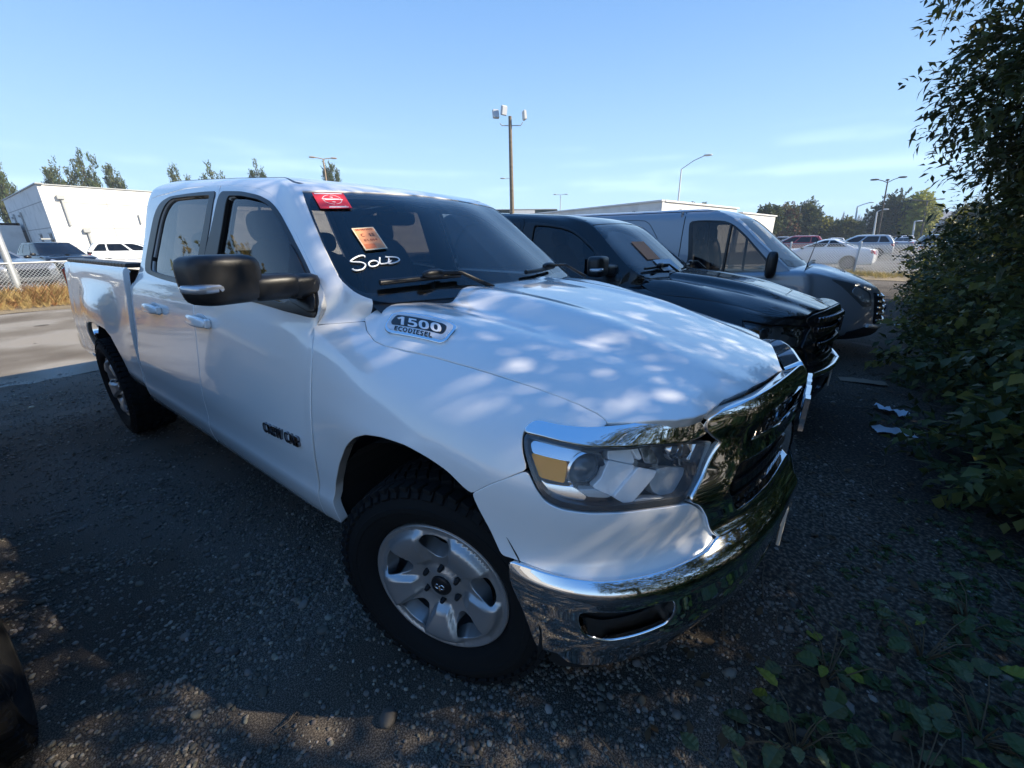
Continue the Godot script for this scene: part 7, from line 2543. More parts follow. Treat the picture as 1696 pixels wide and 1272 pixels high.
func cab_net() -> Net:
	return Net.new([0, 1, 2, 3, 4, 5, 6, 7, 8, 9, 10, 11, 12], [0, 1, 2, 3, 4, 5, 6, 7, 8, 9, 10], [
		[-2.85, 1.31, 0, -2.85, 1.36, 0, -2.85, 1.45, 0, -2.85, 1.608, 0, -2.85, 1.77, 0, -2.84, 1.847, 0, -2.82, 1.879, 0, -2.76, 1.897, 0, -2.68, 1.909, 0, -2.5, 1.919, 0, -2.3, 1.914, 0],
		[-2.83, 1.31, 0.459, -2.83, 1.36, 0.444, -2.83, 1.45, 0.425, -2.83, 1.608, 0.398, -2.83, 1.77, 0.371, -2.82, 1.847, 0.352, -2.8, 1.879, 0.338, -2.74, 1.897, 0.32, -2.66, 1.909, 0.292, -2.5, 1.919, 0.2, -2.3, 1.914, 0.01],
		[-2.815, 1.31, 0.798, -2.815, 1.36, 0.768, -2.815, 1.45, 0.73, -2.815, 1.608, 0.675, -2.815, 1.77, 0.622, -2.805, 1.847, 0.585, -2.785, 1.879, 0.555, -2.725, 1.897, 0.52, -2.645, 1.909, 0.465, -2.479, 1.919, 0.34, -2.288, 1.913, 0.017],
		[-2.78, 1.31, 0.893, -2.78, 1.36, 0.863, -2.78, 1.45, 0.825, -2.78, 1.608, 0.77, -2.78, 1.77, 0.717, -2.77, 1.847, 0.68, -2.75, 1.879, 0.65, -2.69, 1.897, 0.615, -2.61, 1.909, 0.56, -2.448, 1.917, 0.388, -2.27, 1.912, 0.019],
		[-2.63, 1.31, 0.914, -2.63, 1.36, 0.884, -2.63, 1.45, 0.846, -2.63, 1.608, 0.791, -2.63, 1.77, 0.738, -2.62, 1.847, 0.701, -2.6, 1.879, 0.671, -2.54, 1.897, 0.636, -2.46, 1.909, 0.581, -2.344, 1.91, 0.4, -2.21, 1.908, 0.02],
		[-1.8, 1.31, 0.918, -1.8, 1.36, 0.888, -1.8, 1.45, 0.85, -1.8, 1.595, 0.795, -1.8, 1.738, 0.742, -1.8, 1.806, 0.705, -1.8, 1.836, 0.675, -1.8, 1.854, 0.64, -1.82, 1.868, 0.585, -2.032, 1.89, 0.4, -2.03, 1.896, 0.02],
		[-0.78, 1.31, 0.912, -0.842, 1.36, 0.882, -0.953, 1.45, 0.844, -1.113, 1.582, 0.789, -1.26, 1.712, 0.736, -1.36, 1.779, 0.699, -1.45, 1.814, 0.669, -1.54, 1.838, 0.634, -1.64, 1.856, 0.579, -1.751, 1.872, 0.392, -1.868, 1.886, 0.02],
		[-0.57, 1.31, 0.888, -0.632, 1.36, 0.858, -0.743, 1.45, 0.82, -0.903, 1.578, 0.765, -1.05, 1.702, 0.712, -1.15, 1.766, 0.675, -1.24, 1.8, 0.645, -1.33, 1.824, 0.61, -1.43, 1.843, 0.555, -1.606, 1.863, 0.372, -1.784, 1.88, 0.019],
		[-0.455, 1.31, 0.844, -0.517, 1.36, 0.823, -0.628, 1.45, 0.792, -0.788, 1.577, 0.748, -0.935, 1.697, 0.706, -1.035, 1.759, 0.675, -1.125, 1.793, 0.643, -1.215, 1.817, 0.6, -1.315, 1.835, 0.542, -1.512, 1.857, 0.365, -1.73, 1.877, 0.017],
		[-0.4, 1.31, 0.77, -0.462, 1.36, 0.757, -0.573, 1.45, 0.734, -0.733, 1.577, 0.7, -0.88, 1.694, 0.67, -0.98, 1.756, 0.645, -1.07, 1.789, 0.61, -1.16, 1.813, 0.56, -1.26, 1.832, 0.5, -1.46, 1.854, 0.33, -1.7, 1.875, 0.014],
		[-0.348, 1.31, 0.554, -0.407, 1.36, 0.545, -0.518, 1.45, 0.528, -0.68, 1.577, 0.504, -0.831, 1.693, 0.482, -0.935, 1.753, 0.464, -1.03, 1.787, 0.439, -1.122, 1.811, 0.403, -1.228, 1.83, 0.36, -1.438, 1.852, 0.238, -1.696, 1.875, 0.01],
		[-0.285, 1.31, 0.277, -0.34, 1.36, 0.273, -0.45, 1.45, 0.264, -0.615, 1.577, 0.252, -0.77, 1.693, 0.241, -0.88, 1.75, 0.232, -0.98, 1.784, 0.22, -1.075, 1.808, 0.202, -1.19, 1.827, 0.18, -1.41, 1.85, 0.119, -1.69, 1.874, 0.005],
		[-0.273, 1.31, 0, -0.328, 1.36, 0, -0.438, 1.45, 0, -0.603, 1.577, 0, -0.758, 1.693, 0, -0.868, 1.749, 0, -0.968, 1.783, 0, -1.063, 1.807, 0, -1.178, 1.826, 0, -1.398, 1.85, 0, -1.678, 1.874, 0],
	])

func door_net() -> Net:
	return Net.new([2.7, 3, 3.35, 4, 4.6, 5, 5.5, 6, 6.5, 7, 7.4, 7.8, 8.2, 8.6], [0, 1, 2, 3, 4, 5, 6, 7, 8, 9, 10, 11, 12, 13, 14, 15, 16, 17, 18], [
		[-2.86, 0.4, 0.95, -2.86, 0.46, 0.995, -2.86, 0.56, 1.016, -2.86, 0.63, 1.008, -2.86, 0.77, 1.006, -2.86, 0.92, 0.986, -2.86, 1.06, 0.966, -2.86, 1.16, 0.952, -2.86, 1.22, 0.942, -2.86, 1.27, 0.93, -2.8, 1.31, 0.878, -2.8, 1.36, 0.847, -2.8, 1.45, 0.809, -2.8, 1.608, 0.753, -2.8, 1.77, 0.699, -2.79, 1.847, 0.661, -2.77, 1.879, 0.631, -2.71, 1.897, 0.595, -2.63, 1.91, 0.539],
		[-2.804, 0.4, 0.95, -2.804, 0.46, 0.995, -2.804, 0.56, 1.016, -2.804, 0.63, 1.008, -2.804, 0.77, 1.006, -2.804, 0.92, 0.986, -2.804, 1.06, 0.966, -2.804, 1.16, 0.952, -2.804, 1.22, 0.942, -2.804, 1.27, 0.93, -2.78, 1.31, 0.893, -2.78, 1.36, 0.863, -2.78, 1.45, 0.825, -2.78, 1.608, 0.77, -2.78, 1.77, 0.717, -2.77, 1.847, 0.68, -2.75, 1.879, 0.65, -2.69, 1.897, 0.615, -2.61, 1.909, 0.56],
		[-2.763, 0.4, 0.95, -2.763, 0.46, 0.995, -2.763, 0.56, 1.016, -2.763, 0.63, 1.008, -2.763, 0.77, 1.006, -2.763, 0.92, 0.986, -2.763, 1.06, 0.966, -2.763, 1.16, 0.952, -2.763, 1.22, 0.942, -2.763, 1.27, 0.93, -2.763, 1.31, 0.906, -2.763, 1.36, 0.876, -2.763, 1.45, 0.838, -2.763, 1.609, 0.783, -2.763, 1.771, 0.73, -2.753, 1.849, 0.693, -2.732, 1.881, 0.663, -2.669, 1.899, 0.628, -2.586, 1.911, 0.573],
		[-2.63, 0.4, 0.95, -2.63, 0.46, 0.995, -2.63, 0.56, 1.016, -2.63, 0.63, 1.008, -2.63, 0.77, 1.006, -2.63, 0.92, 0.986, -2.63, 1.06, 0.966, -2.63, 1.16, 0.952, -2.63, 1.22, 0.942, -2.63, 1.27, 0.93, -2.63, 1.31, 0.914, -2.63, 1.36, 0.884, -2.63, 1.45, 0.846, -2.63, 1.608, 0.791, -2.63, 1.77, 0.738, -2.62, 1.847, 0.701, -2.6, 1.879, 0.671, -2.54, 1.897, 0.636, -2.46, 1.909, 0.581],
		[-2.178, 0.4, 0.95, -2.178, 0.46, 0.995, -2.178, 0.56, 1.016, -2.178, 0.63, 1.008, -2.178, 0.77, 1.006, -2.178, 0.92, 0.986, -2.178, 1.061, 0.966, -2.178, 1.162, 0.952, -2.178, 1.222, 0.943, -2.178, 1.272, 0.931, -2.178, 1.31, 0.918, -2.174, 1.36, 0.888, -2.166, 1.45, 0.85, -2.154, 1.601, 0.795, -2.144, 1.752, 0.742, -2.133, 1.823, 0.705, -2.119, 1.854, 0.675, -2.09, 1.872, 0.64, -2.066, 1.884, 0.585],
		[-1.8, 0.4, 0.951, -1.8, 0.46, 0.996, -1.8, 0.56, 1.017, -1.8, 0.63, 1.009, -1.8, 0.77, 1.007, -1.8, 0.92, 0.987, -1.8, 1.061, 0.967, -1.8, 1.161, 0.953, -1.8, 1.221, 0.943, -1.8, 1.271, 0.932, -1.8, 1.31, 0.918, -1.8, 1.36, 0.888, -1.8, 1.45, 0.85, -1.8, 1.595, 0.795, -1.8, 1.738, 0.742, -1.8, 1.806, 0.705, -1.8, 1.836, 0.675, -1.8, 1.854, 0.64, -1.82, 1.868, 0.585],
		[-1.251, 0.4, 0.957, -1.251, 0.46, 1.002, -1.251, 0.56, 1.023, -1.251, 0.63, 1.015, -1.251, 0.77, 1.013, -1.251, 0.92, 0.993, -1.251, 1.057, 0.974, -1.251, 1.155, 0.96, -1.251, 1.215, 0.95, -1.251, 1.265, 0.936, -1.251, 1.31, 0.917, -1.282, 1.36, 0.887, -1.338, 1.45, 0.849, -1.418, 1.588, 0.794, -1.491, 1.724, 0.741, -1.542, 1.791, 0.704, -1.588, 1.823, 0.674, -1.637, 1.844, 0.639, -1.703, 1.86, 0.584],
		[-0.78, 0.4, 0.963, -0.78, 0.46, 1.008, -0.78, 0.56, 1.029, -0.78, 0.63, 1.021, -0.78, 0.77, 1.019, -0.78, 0.92, 0.999, -0.78, 1.049, 0.979, -0.78, 1.139, 0.962, -0.78, 1.199, 0.946, -0.78, 1.249, 0.928, -0.78, 1.31, 0.912, -0.842, 1.36, 0.882, -0.953, 1.45, 0.844, -1.113, 1.582, 0.789, -1.26, 1.712, 0.736, -1.36, 1.779, 0.699, -1.45, 1.814, 0.669, -1.54, 1.838, 0.634, -1.64, 1.856, 0.579],
		[-0.618, 0.4, 0.963, -0.618, 0.46, 1.008, -0.618, 0.56, 1.029, -0.618, 0.63, 1.021, -0.618, 0.77, 1.019, -0.618, 0.92, 1, -0.618, 1.044, 0.978, -0.618, 1.129, 0.96, -0.618, 1.189, 0.938, -0.618, 1.238, 0.914, -0.618, 1.31, 0.902, -0.684, 1.36, 0.872, -0.802, 1.45, 0.833, -0.972, 1.579, 0.778, -1.128, 1.706, 0.724, -1.235, 1.771, 0.687, -1.33, 1.806, 0.657, -1.426, 1.83, 0.622, -1.531, 1.849, 0.567],
		[-0.57, 0.4, 0.963, -0.57, 0.46, 1.008, -0.57, 0.56, 1.029, -0.57, 0.63, 1.021, -0.57, 0.77, 1.019, -0.57, 0.92, 1.002, -0.57, 1.041, 0.979, -0.57, 1.126, 0.958, -0.57, 1.186, 0.934, -0.57, 1.232, 0.901, -0.57, 1.31, 0.888, -0.632, 1.36, 0.858, -0.743, 1.45, 0.82, -0.903, 1.578, 0.765, -1.05, 1.702, 0.712, -1.15, 1.766, 0.675, -1.24, 1.8, 0.645, -1.33, 1.824, 0.61, -1.43, 1.843, 0.555],
		[-0.504, 0.4, 0.963, -0.504, 0.46, 1.008, -0.504, 0.56, 1.029, -0.504, 0.63, 1.021, -0.504, 0.772, 1.019, -0.504, 0.921, 1.006, -0.504, 1.037, 0.981, -0.504, 1.121, 0.959, -0.504, 1.181, 0.932, -0.504, 1.225, 0.889, -0.514, 1.31, 0.873, -0.576, 1.36, 0.846, -0.687, 1.45, 0.811, -0.847, 1.578, 0.759, -0.994, 1.7, 0.71, -1.094, 1.763, 0.675, -1.184, 1.797, 0.644, -1.274, 1.821, 0.606, -1.374, 1.839, 0.551],
		[-0.443, 0.4, 0.962, -0.443, 0.46, 1.007, -0.443, 0.56, 1.028, -0.443, 0.63, 1.02, -0.443, 0.778, 1.02, -0.443, 0.923, 1.011, -0.443, 1.034, 0.986, -0.443, 1.115, 0.963, -0.443, 1.175, 0.933, -0.443, 1.218, 0.885, -0.473, 1.31, 0.855, -0.535, 1.36, 0.832, -0.646, 1.45, 0.8, -0.806, 1.577, 0.753, -0.953, 1.698, 0.709, -1.053, 1.76, 0.677, -1.143, 1.794, 0.645, -1.233, 1.818, 0.604, -1.333, 1.836, 0.547],
		[-0.39, 0.4, 0.962, -0.39, 0.46, 1.007, -0.39, 0.56, 1.028, -0.39, 0.63, 1.02, -0.39, 0.784, 1.02, -0.39, 0.926, 1.016, -0.39, 1.03, 0.992, -0.39, 1.109, 0.967, -0.39, 1.169, 0.935, -0.39, 1.212, 0.885, -0.44, 1.31, 0.833, -0.502, 1.36, 0.814, -0.613, 1.45, 0.785, -0.773, 1.577, 0.742, -0.92, 1.696, 0.703, -1.02, 1.758, 0.673, -1.11, 1.792, 0.64, -1.2, 1.816, 0.596, -1.3, 1.834, 0.537],
		[-0.349, 0.4, 0.961, -0.349, 0.46, 1.006, -0.349, 0.56, 1.027, -0.349, 0.63, 1.019, -0.349, 0.789, 1.02, -0.349, 0.928, 1.02, -0.349, 1.027, 0.996, -0.349, 1.104, 0.972, -0.349, 1.164, 0.938, -0.349, 1.208, 0.887, -0.419, 1.31, 0.811, -0.481, 1.36, 0.795, -0.592, 1.45, 0.769, -0.752, 1.577, 0.731, -0.899, 1.695, 0.697, -0.998, 1.757, 0.669, -1.088, 1.791, 0.634, -1.178, 1.814, 0.586, -1.277, 1.833, 0.525],
	])

func hood_net() -> Net:
	return Net.new([-0.48, -0.2, 0.1, 0.35, 0.55, 0.7, 0.82, 0.95], [-0.88, -0.8, -0.72, -0.6, -0.43, -0.365, -0.2, 0, 0.2, 0.365, 0.43, 0.6, 0.72, 0.8, 0.88], [
		[-0.48, 1.201, -0.88, -0.48, 1.266, -0.8, -0.48, 1.301, -0.72, -0.48, 1.308, -0.6, -0.48, 1.311, -0.43, -0.48, 1.34, -0.365, -0.48, 1.346, -0.2, -0.48, 1.347, 0, -0.48, 1.346, 0.2, -0.48, 1.34, 0.365, -0.48, 1.311, 0.43, -0.48, 1.308, 0.6, -0.48, 1.301, 0.72, -0.48, 1.266, 0.8, -0.48, 1.201, 0.88],
		[-0.2, 1.198, -0.88, -0.2, 1.253, -0.8, -0.2, 1.29, -0.72, -0.2, 1.291, -0.6, -0.2, 1.287, -0.43, -0.2, 1.321, -0.365, -0.2, 1.327, -0.2, -0.2, 1.328, 0, -0.2, 1.327, 0.2, -0.2, 1.321, 0.365, -0.2, 1.287, 0.43, -0.2, 1.291, 0.6, -0.2, 1.29, 0.72, -0.2, 1.253, 0.8, -0.2, 1.198, 0.88],
		[0.1, 1.146, -0.88, 0.1, 1.201, -0.8, 0.1, 1.229, -0.72, 0.1, 1.243, -0.6, 0.1, 1.25, -0.43, 0.1, 1.287, -0.365, 0.1, 1.293, -0.2, 0.1, 1.294, 0, 0.1, 1.293, 0.2, 0.1, 1.287, 0.365, 0.1, 1.25, 0.43, 0.1, 1.243, 0.6, 0.1, 1.229, 0.72, 0.1, 1.201, 0.8, 0.1, 1.146, 0.88],
		[0.35, 1.07, -0.88, 0.35, 1.125, -0.8, 0.35, 1.156, -0.72, 0.35, 1.189, -0.6, 0.35, 1.212, -0.43, 0.35, 1.242, -0.365, 0.35, 1.248, -0.2, 0.35, 1.249, 0, 0.35, 1.248, 0.2, 0.35, 1.242, 0.365, 0.35, 1.212, 0.43, 0.35, 1.189, 0.6, 0.35, 1.156, 0.72, 0.35, 1.125, 0.8, 0.35, 1.07, 0.88],
		[0.55, 1.007, -0.88, 0.55, 1.062, -0.8, 0.55, 1.102, -0.72, 0.55, 1.139, -0.6, 0.55, 1.16, -0.43, 0.55, 1.18, -0.365, 0.55, 1.188, -0.2, 0.55, 1.19, 0, 0.55, 1.188, 0.2, 0.55, 1.18, 0.365, 0.55, 1.16, 0.43, 0.55, 1.139, 0.6, 0.55, 1.102, 0.72, 0.55, 1.062, 0.8, 0.55, 1.007, 0.88],
		[0.7, 0.97, -0.88, 0.7, 1.02, -0.8, 0.7, 1.065, -0.72, 0.7, 1.1, -0.6, 0.7, 1.118, -0.43, 0.7, 1.133, -0.365, 0.7, 1.142, -0.2, 0.7, 1.145, 0, 0.7, 1.142, 0.2, 0.7, 1.133, 0.365, 0.7, 1.118, 0.43, 0.7, 1.1, 0.6, 0.7, 1.065, 0.72, 0.7, 1.02, 0.8, 0.7, 0.97, 0.88],
		[0.82, 0.9, -0.88, 0.82, 0.96, -0.8, 0.82, 1, -0.72, 0.82, 1.045, -0.6, 0.82, 1.07, -0.43, 0.82, 1.09, -0.365, 0.82, 1.1, -0.2, 0.82, 1.105, 0, 0.82, 1.1, 0.2, 0.82, 1.09, 0.365, 0.82, 1.07, 0.43, 0.82, 1.045, 0.6, 0.82, 1, 0.72, 0.82, 0.96, 0.8, 0.82, 0.9, 0.88],
		[0.95, 0.84, -0.88, 0.95, 0.9, -0.8, 0.95, 0.94, -0.72, 0.95, 0.98, -0.6, 0.95, 1.01, -0.43, 0.95, 1.03, -0.365, 0.95, 1.04, -0.2, 0.95, 1.045, 0, 0.95, 1.04, 0.2, 0.95, 1.03, 0.365, 0.95, 1.01, 0.43, 0.95, 0.98, 0.6, 0.95, 0.94, 0.72, 0.95, 0.9, 0.8, 0.95, 0.84, 0.88],
	])
var P2 := {
	"rear_door": PackedVector2Array([Vector2(5.235, 15.38), Vector2(5.258, 14.528), Vector2(5.225, 13.631), Vector2(5.175, 12.983), Vector2(5.14, 12.312), Vector2(5.109, 8.6), Vector2(5.109, 6.4), Vector2(5.109, 5), Vector2(5.109, 4), Vector2(5.109, 3.1), Vector2(5.109, 2), Vector2(5.109, 0.9), Vector2(2.95, 0.9), Vector2(2.95, 9.5), Vector2(3, 11), Vector2(3.2, 12.5), Vector2(3.5, 13.6), Vector2(3.9, 14.4), Vector2(4.344, 14.76), Vector2(4.601, 15.209), Vector2(4.87, 15.361)]),
	"front_door": PackedVector2Array([Vector2(5.14, 12.312), Vector2(5.175, 12.983), Vector2(5.225, 13.631), Vector2(5.258, 14.528), Vector2(5.235, 15.38), Vector2(5.81, 15.312), Vector2(6.322, 14.956), Vector2(6.71, 14.312), Vector2(6.943, 13.721), Vector2(7.144, 12.89), Vector2(7.233, 12.041), Vector2(7.334, 11.042), Vector2(6.943, 9.169), Vector2(6.981, 8.421), Vector2(7.113, 7.5), Vector2(7.144, 6.8), Vector2(7.161, 5.5), Vector2(7.173, 4.2), Vector2(7.15, 3.2), Vector2(7.113, 2), Vector2(7.088, 0.9), Vector2(5.109, 0.9), Vector2(5.109, 2), Vector2(5.109, 3.1), Vector2(5.109, 4), Vector2(5.109, 5), Vector2(5.109, 6.4), Vector2(5.109, 8.6)]),
	"rear_window_frame": PackedVector2Array([Vector2(4.062, 11.19), Vector2(3.986, 11.983), Vector2(4.08, 13.381), Vector2(4.213, 14.003), Vector2(4.378, 14.392), Vector2(4.666, 14.543), Vector2(4.95, 14.652), Vector2(5.189, 14.649), Vector2(5.17, 13.333), Vector2(5.142, 12.319), Vector2(5.13, 10.08), Vector2(4.894, 10.341), Vector2(4.466, 10.663), Vector2(4.157, 10.977)]),
	"rear_window": PackedVector2Array([Vector2(4.23, 11.237), Vector2(4.184, 11.93), Vector2(4.232, 13.327), Vector2(4.334, 13.956), Vector2(4.439, 14.284), Vector2(4.727, 14.37), Vector2(5.097, 14.403), Vector2(5.077, 13.336), Vector2(5.052, 12.293), Vector2(5.05, 10.35), Vector2(4.862, 10.808), Vector2(4.522, 10.967), Vector2(4.291, 11.149)]),
	"front_window_frame": PackedVector2Array([Vector2(5.298, 14.637), Vector2(5.772, 14.607), Vector2(6.225, 14.306), Vector2(6.549, 13.936), Vector2(6.76, 13.49), Vector2(6.915, 12.934), Vector2(7.044, 12.211), Vector2(7.099, 11.049), Vector2(6.982, 9.927), Vector2(6.823, 9.472), Vector2(6.47, 9.446), Vector2(5.992, 9.519), Vector2(5.766, 9.684), Vector2(5.15, 10.02), Vector2(5.143, 12.3), Vector2(5.217, 13.332)]),
	"front_window": PackedVector2Array([Vector2(5.466, 14.327), Vector2(5.758, 14.315), Vector2(6.148, 14.104), Vector2(6.419, 13.824), Vector2(6.601, 13.403), Vector2(6.728, 12.849), Vector2(6.752, 12.529), Vector2(6.382, 11.744), Vector2(6.129, 10.265), Vector2(6, 9.9), Vector2(5.24, 10.25), Vector2(5.315, 12.312), Vector2(5.382, 13.328)]),
	"arch": PackedVector2Array([Vector2(-0.45, 2.097), Vector2(-0.453, 2.497), Vector2(-0.426, 3.292), Vector2(-0.376, 3.882), Vector2(-0.311, 4.434), Vector2(-0.231, 4.935), Vector2(-0.169, 5.226), Vector2(-0.092, 5.424), Vector2(0.013, 5.593), Vector2(0.108, 5.626), Vector2(0.177, 5.644), Vector2(0.234, 5.546), Vector2(0.279, 5.336), Vector2(0.315, 5.042), Vector2(0.353, 4.514)]),
	"fender": PackedVector2Array([Vector2(-0.565, 1), Vector2(-0.555, 2), Vector2(-0.54, 3.2), Vector2(-0.535, 4.2), Vector2(-0.54, 5.5), Vector2(-0.548, 6.8), Vector2(-0.56, 7.6), Vector2(-0.575, 8.4), Vector2(-0.597, 9), Vector2(-0.555, 9.35), Vector2(-0.51, 9.7), Vector2(-0.47, 10.05), Vector2(-0.437, 10.35), Vector2(-0.358, 9.706), Vector2(-0.281, 9.308), Vector2(-0.221, 9.273), Vector2(-0.13, 9.421), Vector2(-0.042, 9.584), Vector2(0.066, 9.723), Vector2(0.17, 9.92), Vector2(0.282, 10.15), Vector2(0.386, 10.347), Vector2(0.492, 10.564), Vector2(0.565, 10.597), Vector2(0.622, 10.413), Vector2(0.643, 10.173), Vector2(0.649, 9.964), Vector2(0.631, 9.686), Vector2(0.548, 9.373), Vector2(0.487, 9.115), Vector2(0.439, 8.967), Vector2(0.419, 8.887), Vector2(0.4, 8.533), Vector2(0.39, 8.2), Vector2(0.392, 7.809), Vector2(0.399, 7.473), Vector2(0.416, 6.998), Vector2(0.356, 6.326), Vector2(0.26, 5.551), Vector2(0.234, 5.546), Vector2(0.177, 5.644), Vector2(0.108, 5.626), Vector2(0.013, 5.593), Vector2(-0.092, 5.424), Vector2(-0.169, 5.226), Vector2(-0.231, 4.935), Vector2(-0.311, 4.434), Vector2(-0.376, 3.882), Vector2(-0.426, 3.292), Vector2(-0.453, 2.497), Vector2(-0.45, 2.097), Vector2(-0.44, 1.2)]),
	"bumper_cover": PackedVector2Array([Vector2(0.26, 5.551), Vector2(0.356, 6.326), Vector2(0.417, 6.984), Vector2(0.445, 6.458), Vector2(0.469, 6.198), Vector2(0.507, 6.136), Vector2(0.566, 6.2), Vector2(0.634, 6.251), Vector2(0.742, 6.212), Vector2(0.872, 6.107), Vector2(0.894, 6.034), Vector2(0.937, 5.729), Vector2(0.984, 5.224), Vector2(0.99, 4.663), Vector2(0.933, 4.484), Vector2(0.859, 4.458), Vector2(0.785, 4.421), Vector2(0.676, 4.415), Vector2(0.61, 4.422), Vector2(0.549, 4.466), Vector2(0.488, 4.52), Vector2(0.428, 4.59), Vector2(0.38, 4.576), Vector2(0.353, 4.514), Vector2(0.315, 5.042), Vector2(0.279, 5.336)]),
	"lens": PackedVector2Array([Vector2(0.394, 8.066), Vector2(0.4, 7.66), Vector2(0.422, 7.029), Vector2(0.447, 6.513), Vector2(0.472, 6.245), Vector2(0.51, 6.191), Vector2(0.566, 6.247), Vector2(0.634, 6.307), Vector2(0.743, 6.265), Vector2(0.87, 6.172), Vector2(0.937, 6.726), Vector2(1.025, 7.894), Vector2(0.905, 8.446), Vector2(0.763, 8.716), Vector2(0.643, 8.626), Vector2(0.589, 8.528), Vector2(0.528, 8.463), Vector2(0.453, 8.368), Vector2(0.404, 8.28)]),
	"lamp_brow": PackedVector2Array([Vector2(0.399, 8.359), Vector2(0.41, 8.653), Vector2(0.428, 8.87), Vector2(0.488, 9.053), Vector2(0.548, 9.301), Vector2(0.63, 9.609), Vector2(0.732, 9.923), Vector2(0.862, 9.834), Vector2(0.957, 9.411), Vector2(0.983, 8.557), Vector2(0.905, 8.542), Vector2(0.764, 8.797), Vector2(0.643, 8.711), Vector2(0.589, 8.592), Vector2(0.528, 8.51), Vector2(0.453, 8.395), Vector2(0.402, 8.29)]),
	"amber": PackedVector2Array([Vector2(0.422, 7.57), Vector2(0.519, 7.69), Vector2(0.519, 7.422), Vector2(0.514, 6.993), Vector2(0.45, 6.901)]),
	"chrome_bumper": PackedVector2Array([Vector2(0.38, 4.507), Vector2(0.429, 4.522), Vector2(0.488, 4.462), Vector2(0.549, 4.409), Vector2(0.609, 4.371), Vector2(0.675, 4.368), Vector2(0.784, 4.395), Vector2(0.857, 4.427), Vector2(0.931, 4.454), Vector2(0.99, 4.639), Vector2(1.1, 4.72), Vector2(1.3, 4.8), Vector2(1.577, 4.8), Vector2(1.577, 0.15), Vector2(1.2, 0.1), Vector2(0.8, 0.05), Vector2(0.619, 0.254), Vector2(0.549, 0.236), Vector2(0.514, 0.908), Vector2(0.459, 0.864), Vector2(0.444, 1.485), Vector2(0.417, 2.993), Vector2(0.387, 4.033)]),
	"fog_recess": PackedVector2Array([Vector2(0.555, 3.287), Vector2(0.609, 3.41), Vector2(0.672, 3.332), Vector2(0.742, 3.436), Vector2(0.799, 3.459), Vector2(0.814, 2.856), Vector2(0.799, 2.419), Vector2(0.743, 2.249), Vector2(0.685, 2.14), Vector2(0.638, 2.084), Vector2(0.579, 2.253), Vector2(0.558, 2.626)]),
	"hood": PackedVector2Array([Vector2(-0.424, 0.802), Vector2(-0.356, 0.844), Vector2(-0.284, 0.869), Vector2(-0.22, 0.875), Vector2(-0.125, 0.867), Vector2(-0.036, 0.854), Vector2(0.069, 0.84), Vector2(0.16, 0.824), Vector2(0.247, 0.806), Vector2(0.324, 0.788), Vector2(0.398, 0.773), Vector2(0.449, 0.765), Vector2(0.499, 0.762), Vector2(0.524, 0.767), Vector2(0.535, 0.773), Vector2(0.606, 0.73), Vector2(0.681, 0.674), Vector2(0.715, 0.628), Vector2(0.736, 0.581), Vector2(0.748, 0.502), Vector2(0.757, 0.449), Vector2(0.803, 0.344), Vector2(0.837, 0.191), Vector2(0.863, 0.038)]),
	"badge_plate": PackedVector2Array([Vector2(-0.279, 0.82), Vector2(-0.303, 0.763), Vector2(-0.281, 0.75), Vector2(-0.079, 0.715), Vector2(-0.035, 0.723), Vector2(-0.022, 0.744), Vector2(-0.013, 0.794), Vector2(-0.024, 0.807), Vector2(-0.242, 0.833)]),
	"crew_badge": PackedVector2Array([Vector2(5.807, 3.912), Vector2(6.43, 3.982), Vector2(6.404, 3.772), Vector2(5.797, 3.684)]),
	"handle_f": PackedVector2Array([Vector2(5.106, 6.879), Vector2(5.151, 7.19), Vector2(5.429, 7.092), Vector2(5.433, 6.643), Vector2(5.122, 6.45)]),
	"handle_r": PackedVector2Array([Vector2(2.846, 7.255), Vector2(3.358, 7.632), Vector2(4.265, 7.462), Vector2(4.267, 6.807), Vector2(2.843, 6.816)]),
	"ws": PackedVector2Array([Vector2(8.909, 4.734), Vector2(8.68, 3.864), Vector2(8.454, 3.145), Vector2(8.292, 2.546), Vector2(8.234, 2.02), Vector2(8.22, 1.581), Vector2(8.391, 1.335), Vector2(8.618, 1.007), Vector2(8.833, 0.728), Vector2(9.04, 0.443)]),
	"red_sticker": PackedVector2Array([Vector2(9.155, 4.52), Vector2(9.867, 4.679), Vector2(9.81, 3.76), Vector2(9.114, 3.687)]),
	"orange_sticker": PackedVector2Array([Vector2(9.511, 3.044), Vector2(9.957, 3.088), Vector2(9.932, 2.428), Vector2(9.505, 2.374)]),
	"sold_S": PackedVector2Array([Vector2(9.42, 2.203), Vector2(9.406, 2.245), Vector2(9.331, 2.239), Vector2(9.221, 2.19), Vector2(9.107, 2.12), Vector2(9.063, 2.079), Vector2(9.142, 2.061), Vector2(9.272, 2.044), Vector2(9.331, 1.987), Vector2(9.311, 1.908), Vector2(9.23, 1.818), Vector2(9.125, 1.782), Vector2(9.04, 1.788), Vector2(9, 1.838)]),
	"sold_O": PackedVector2Array([Vector2(9.463, 2.055), Vector2(9.412, 1.999), Vector2(9.397, 1.916), Vector2(9.443, 1.886), Vector2(9.532, 1.915), Vector2(9.591, 1.984), Vector2(9.588, 2.046), Vector2(9.532, 2.078), Vector2(9.463, 2.055)]),
	"sold_L": PackedVector2Array([Vector2(9.678, 2.165), Vector2(9.638, 2.071), Vector2(9.617, 1.978), Vector2(9.645, 1.961), Vector2(9.749, 1.982), Vector2(9.84, 2.048)]),
	"sold_D": PackedVector2Array([Vector2(9.829, 2.134), Vector2(9.8, 2.059), Vector2(9.76, 1.97), Vector2(9.838, 1.963), Vector2(9.931, 2.004), Vector2(9.996, 2.062), Vector2(10.001, 2.134), Vector2(9.936, 2.169), Vector2(9.784, 2.179)]),
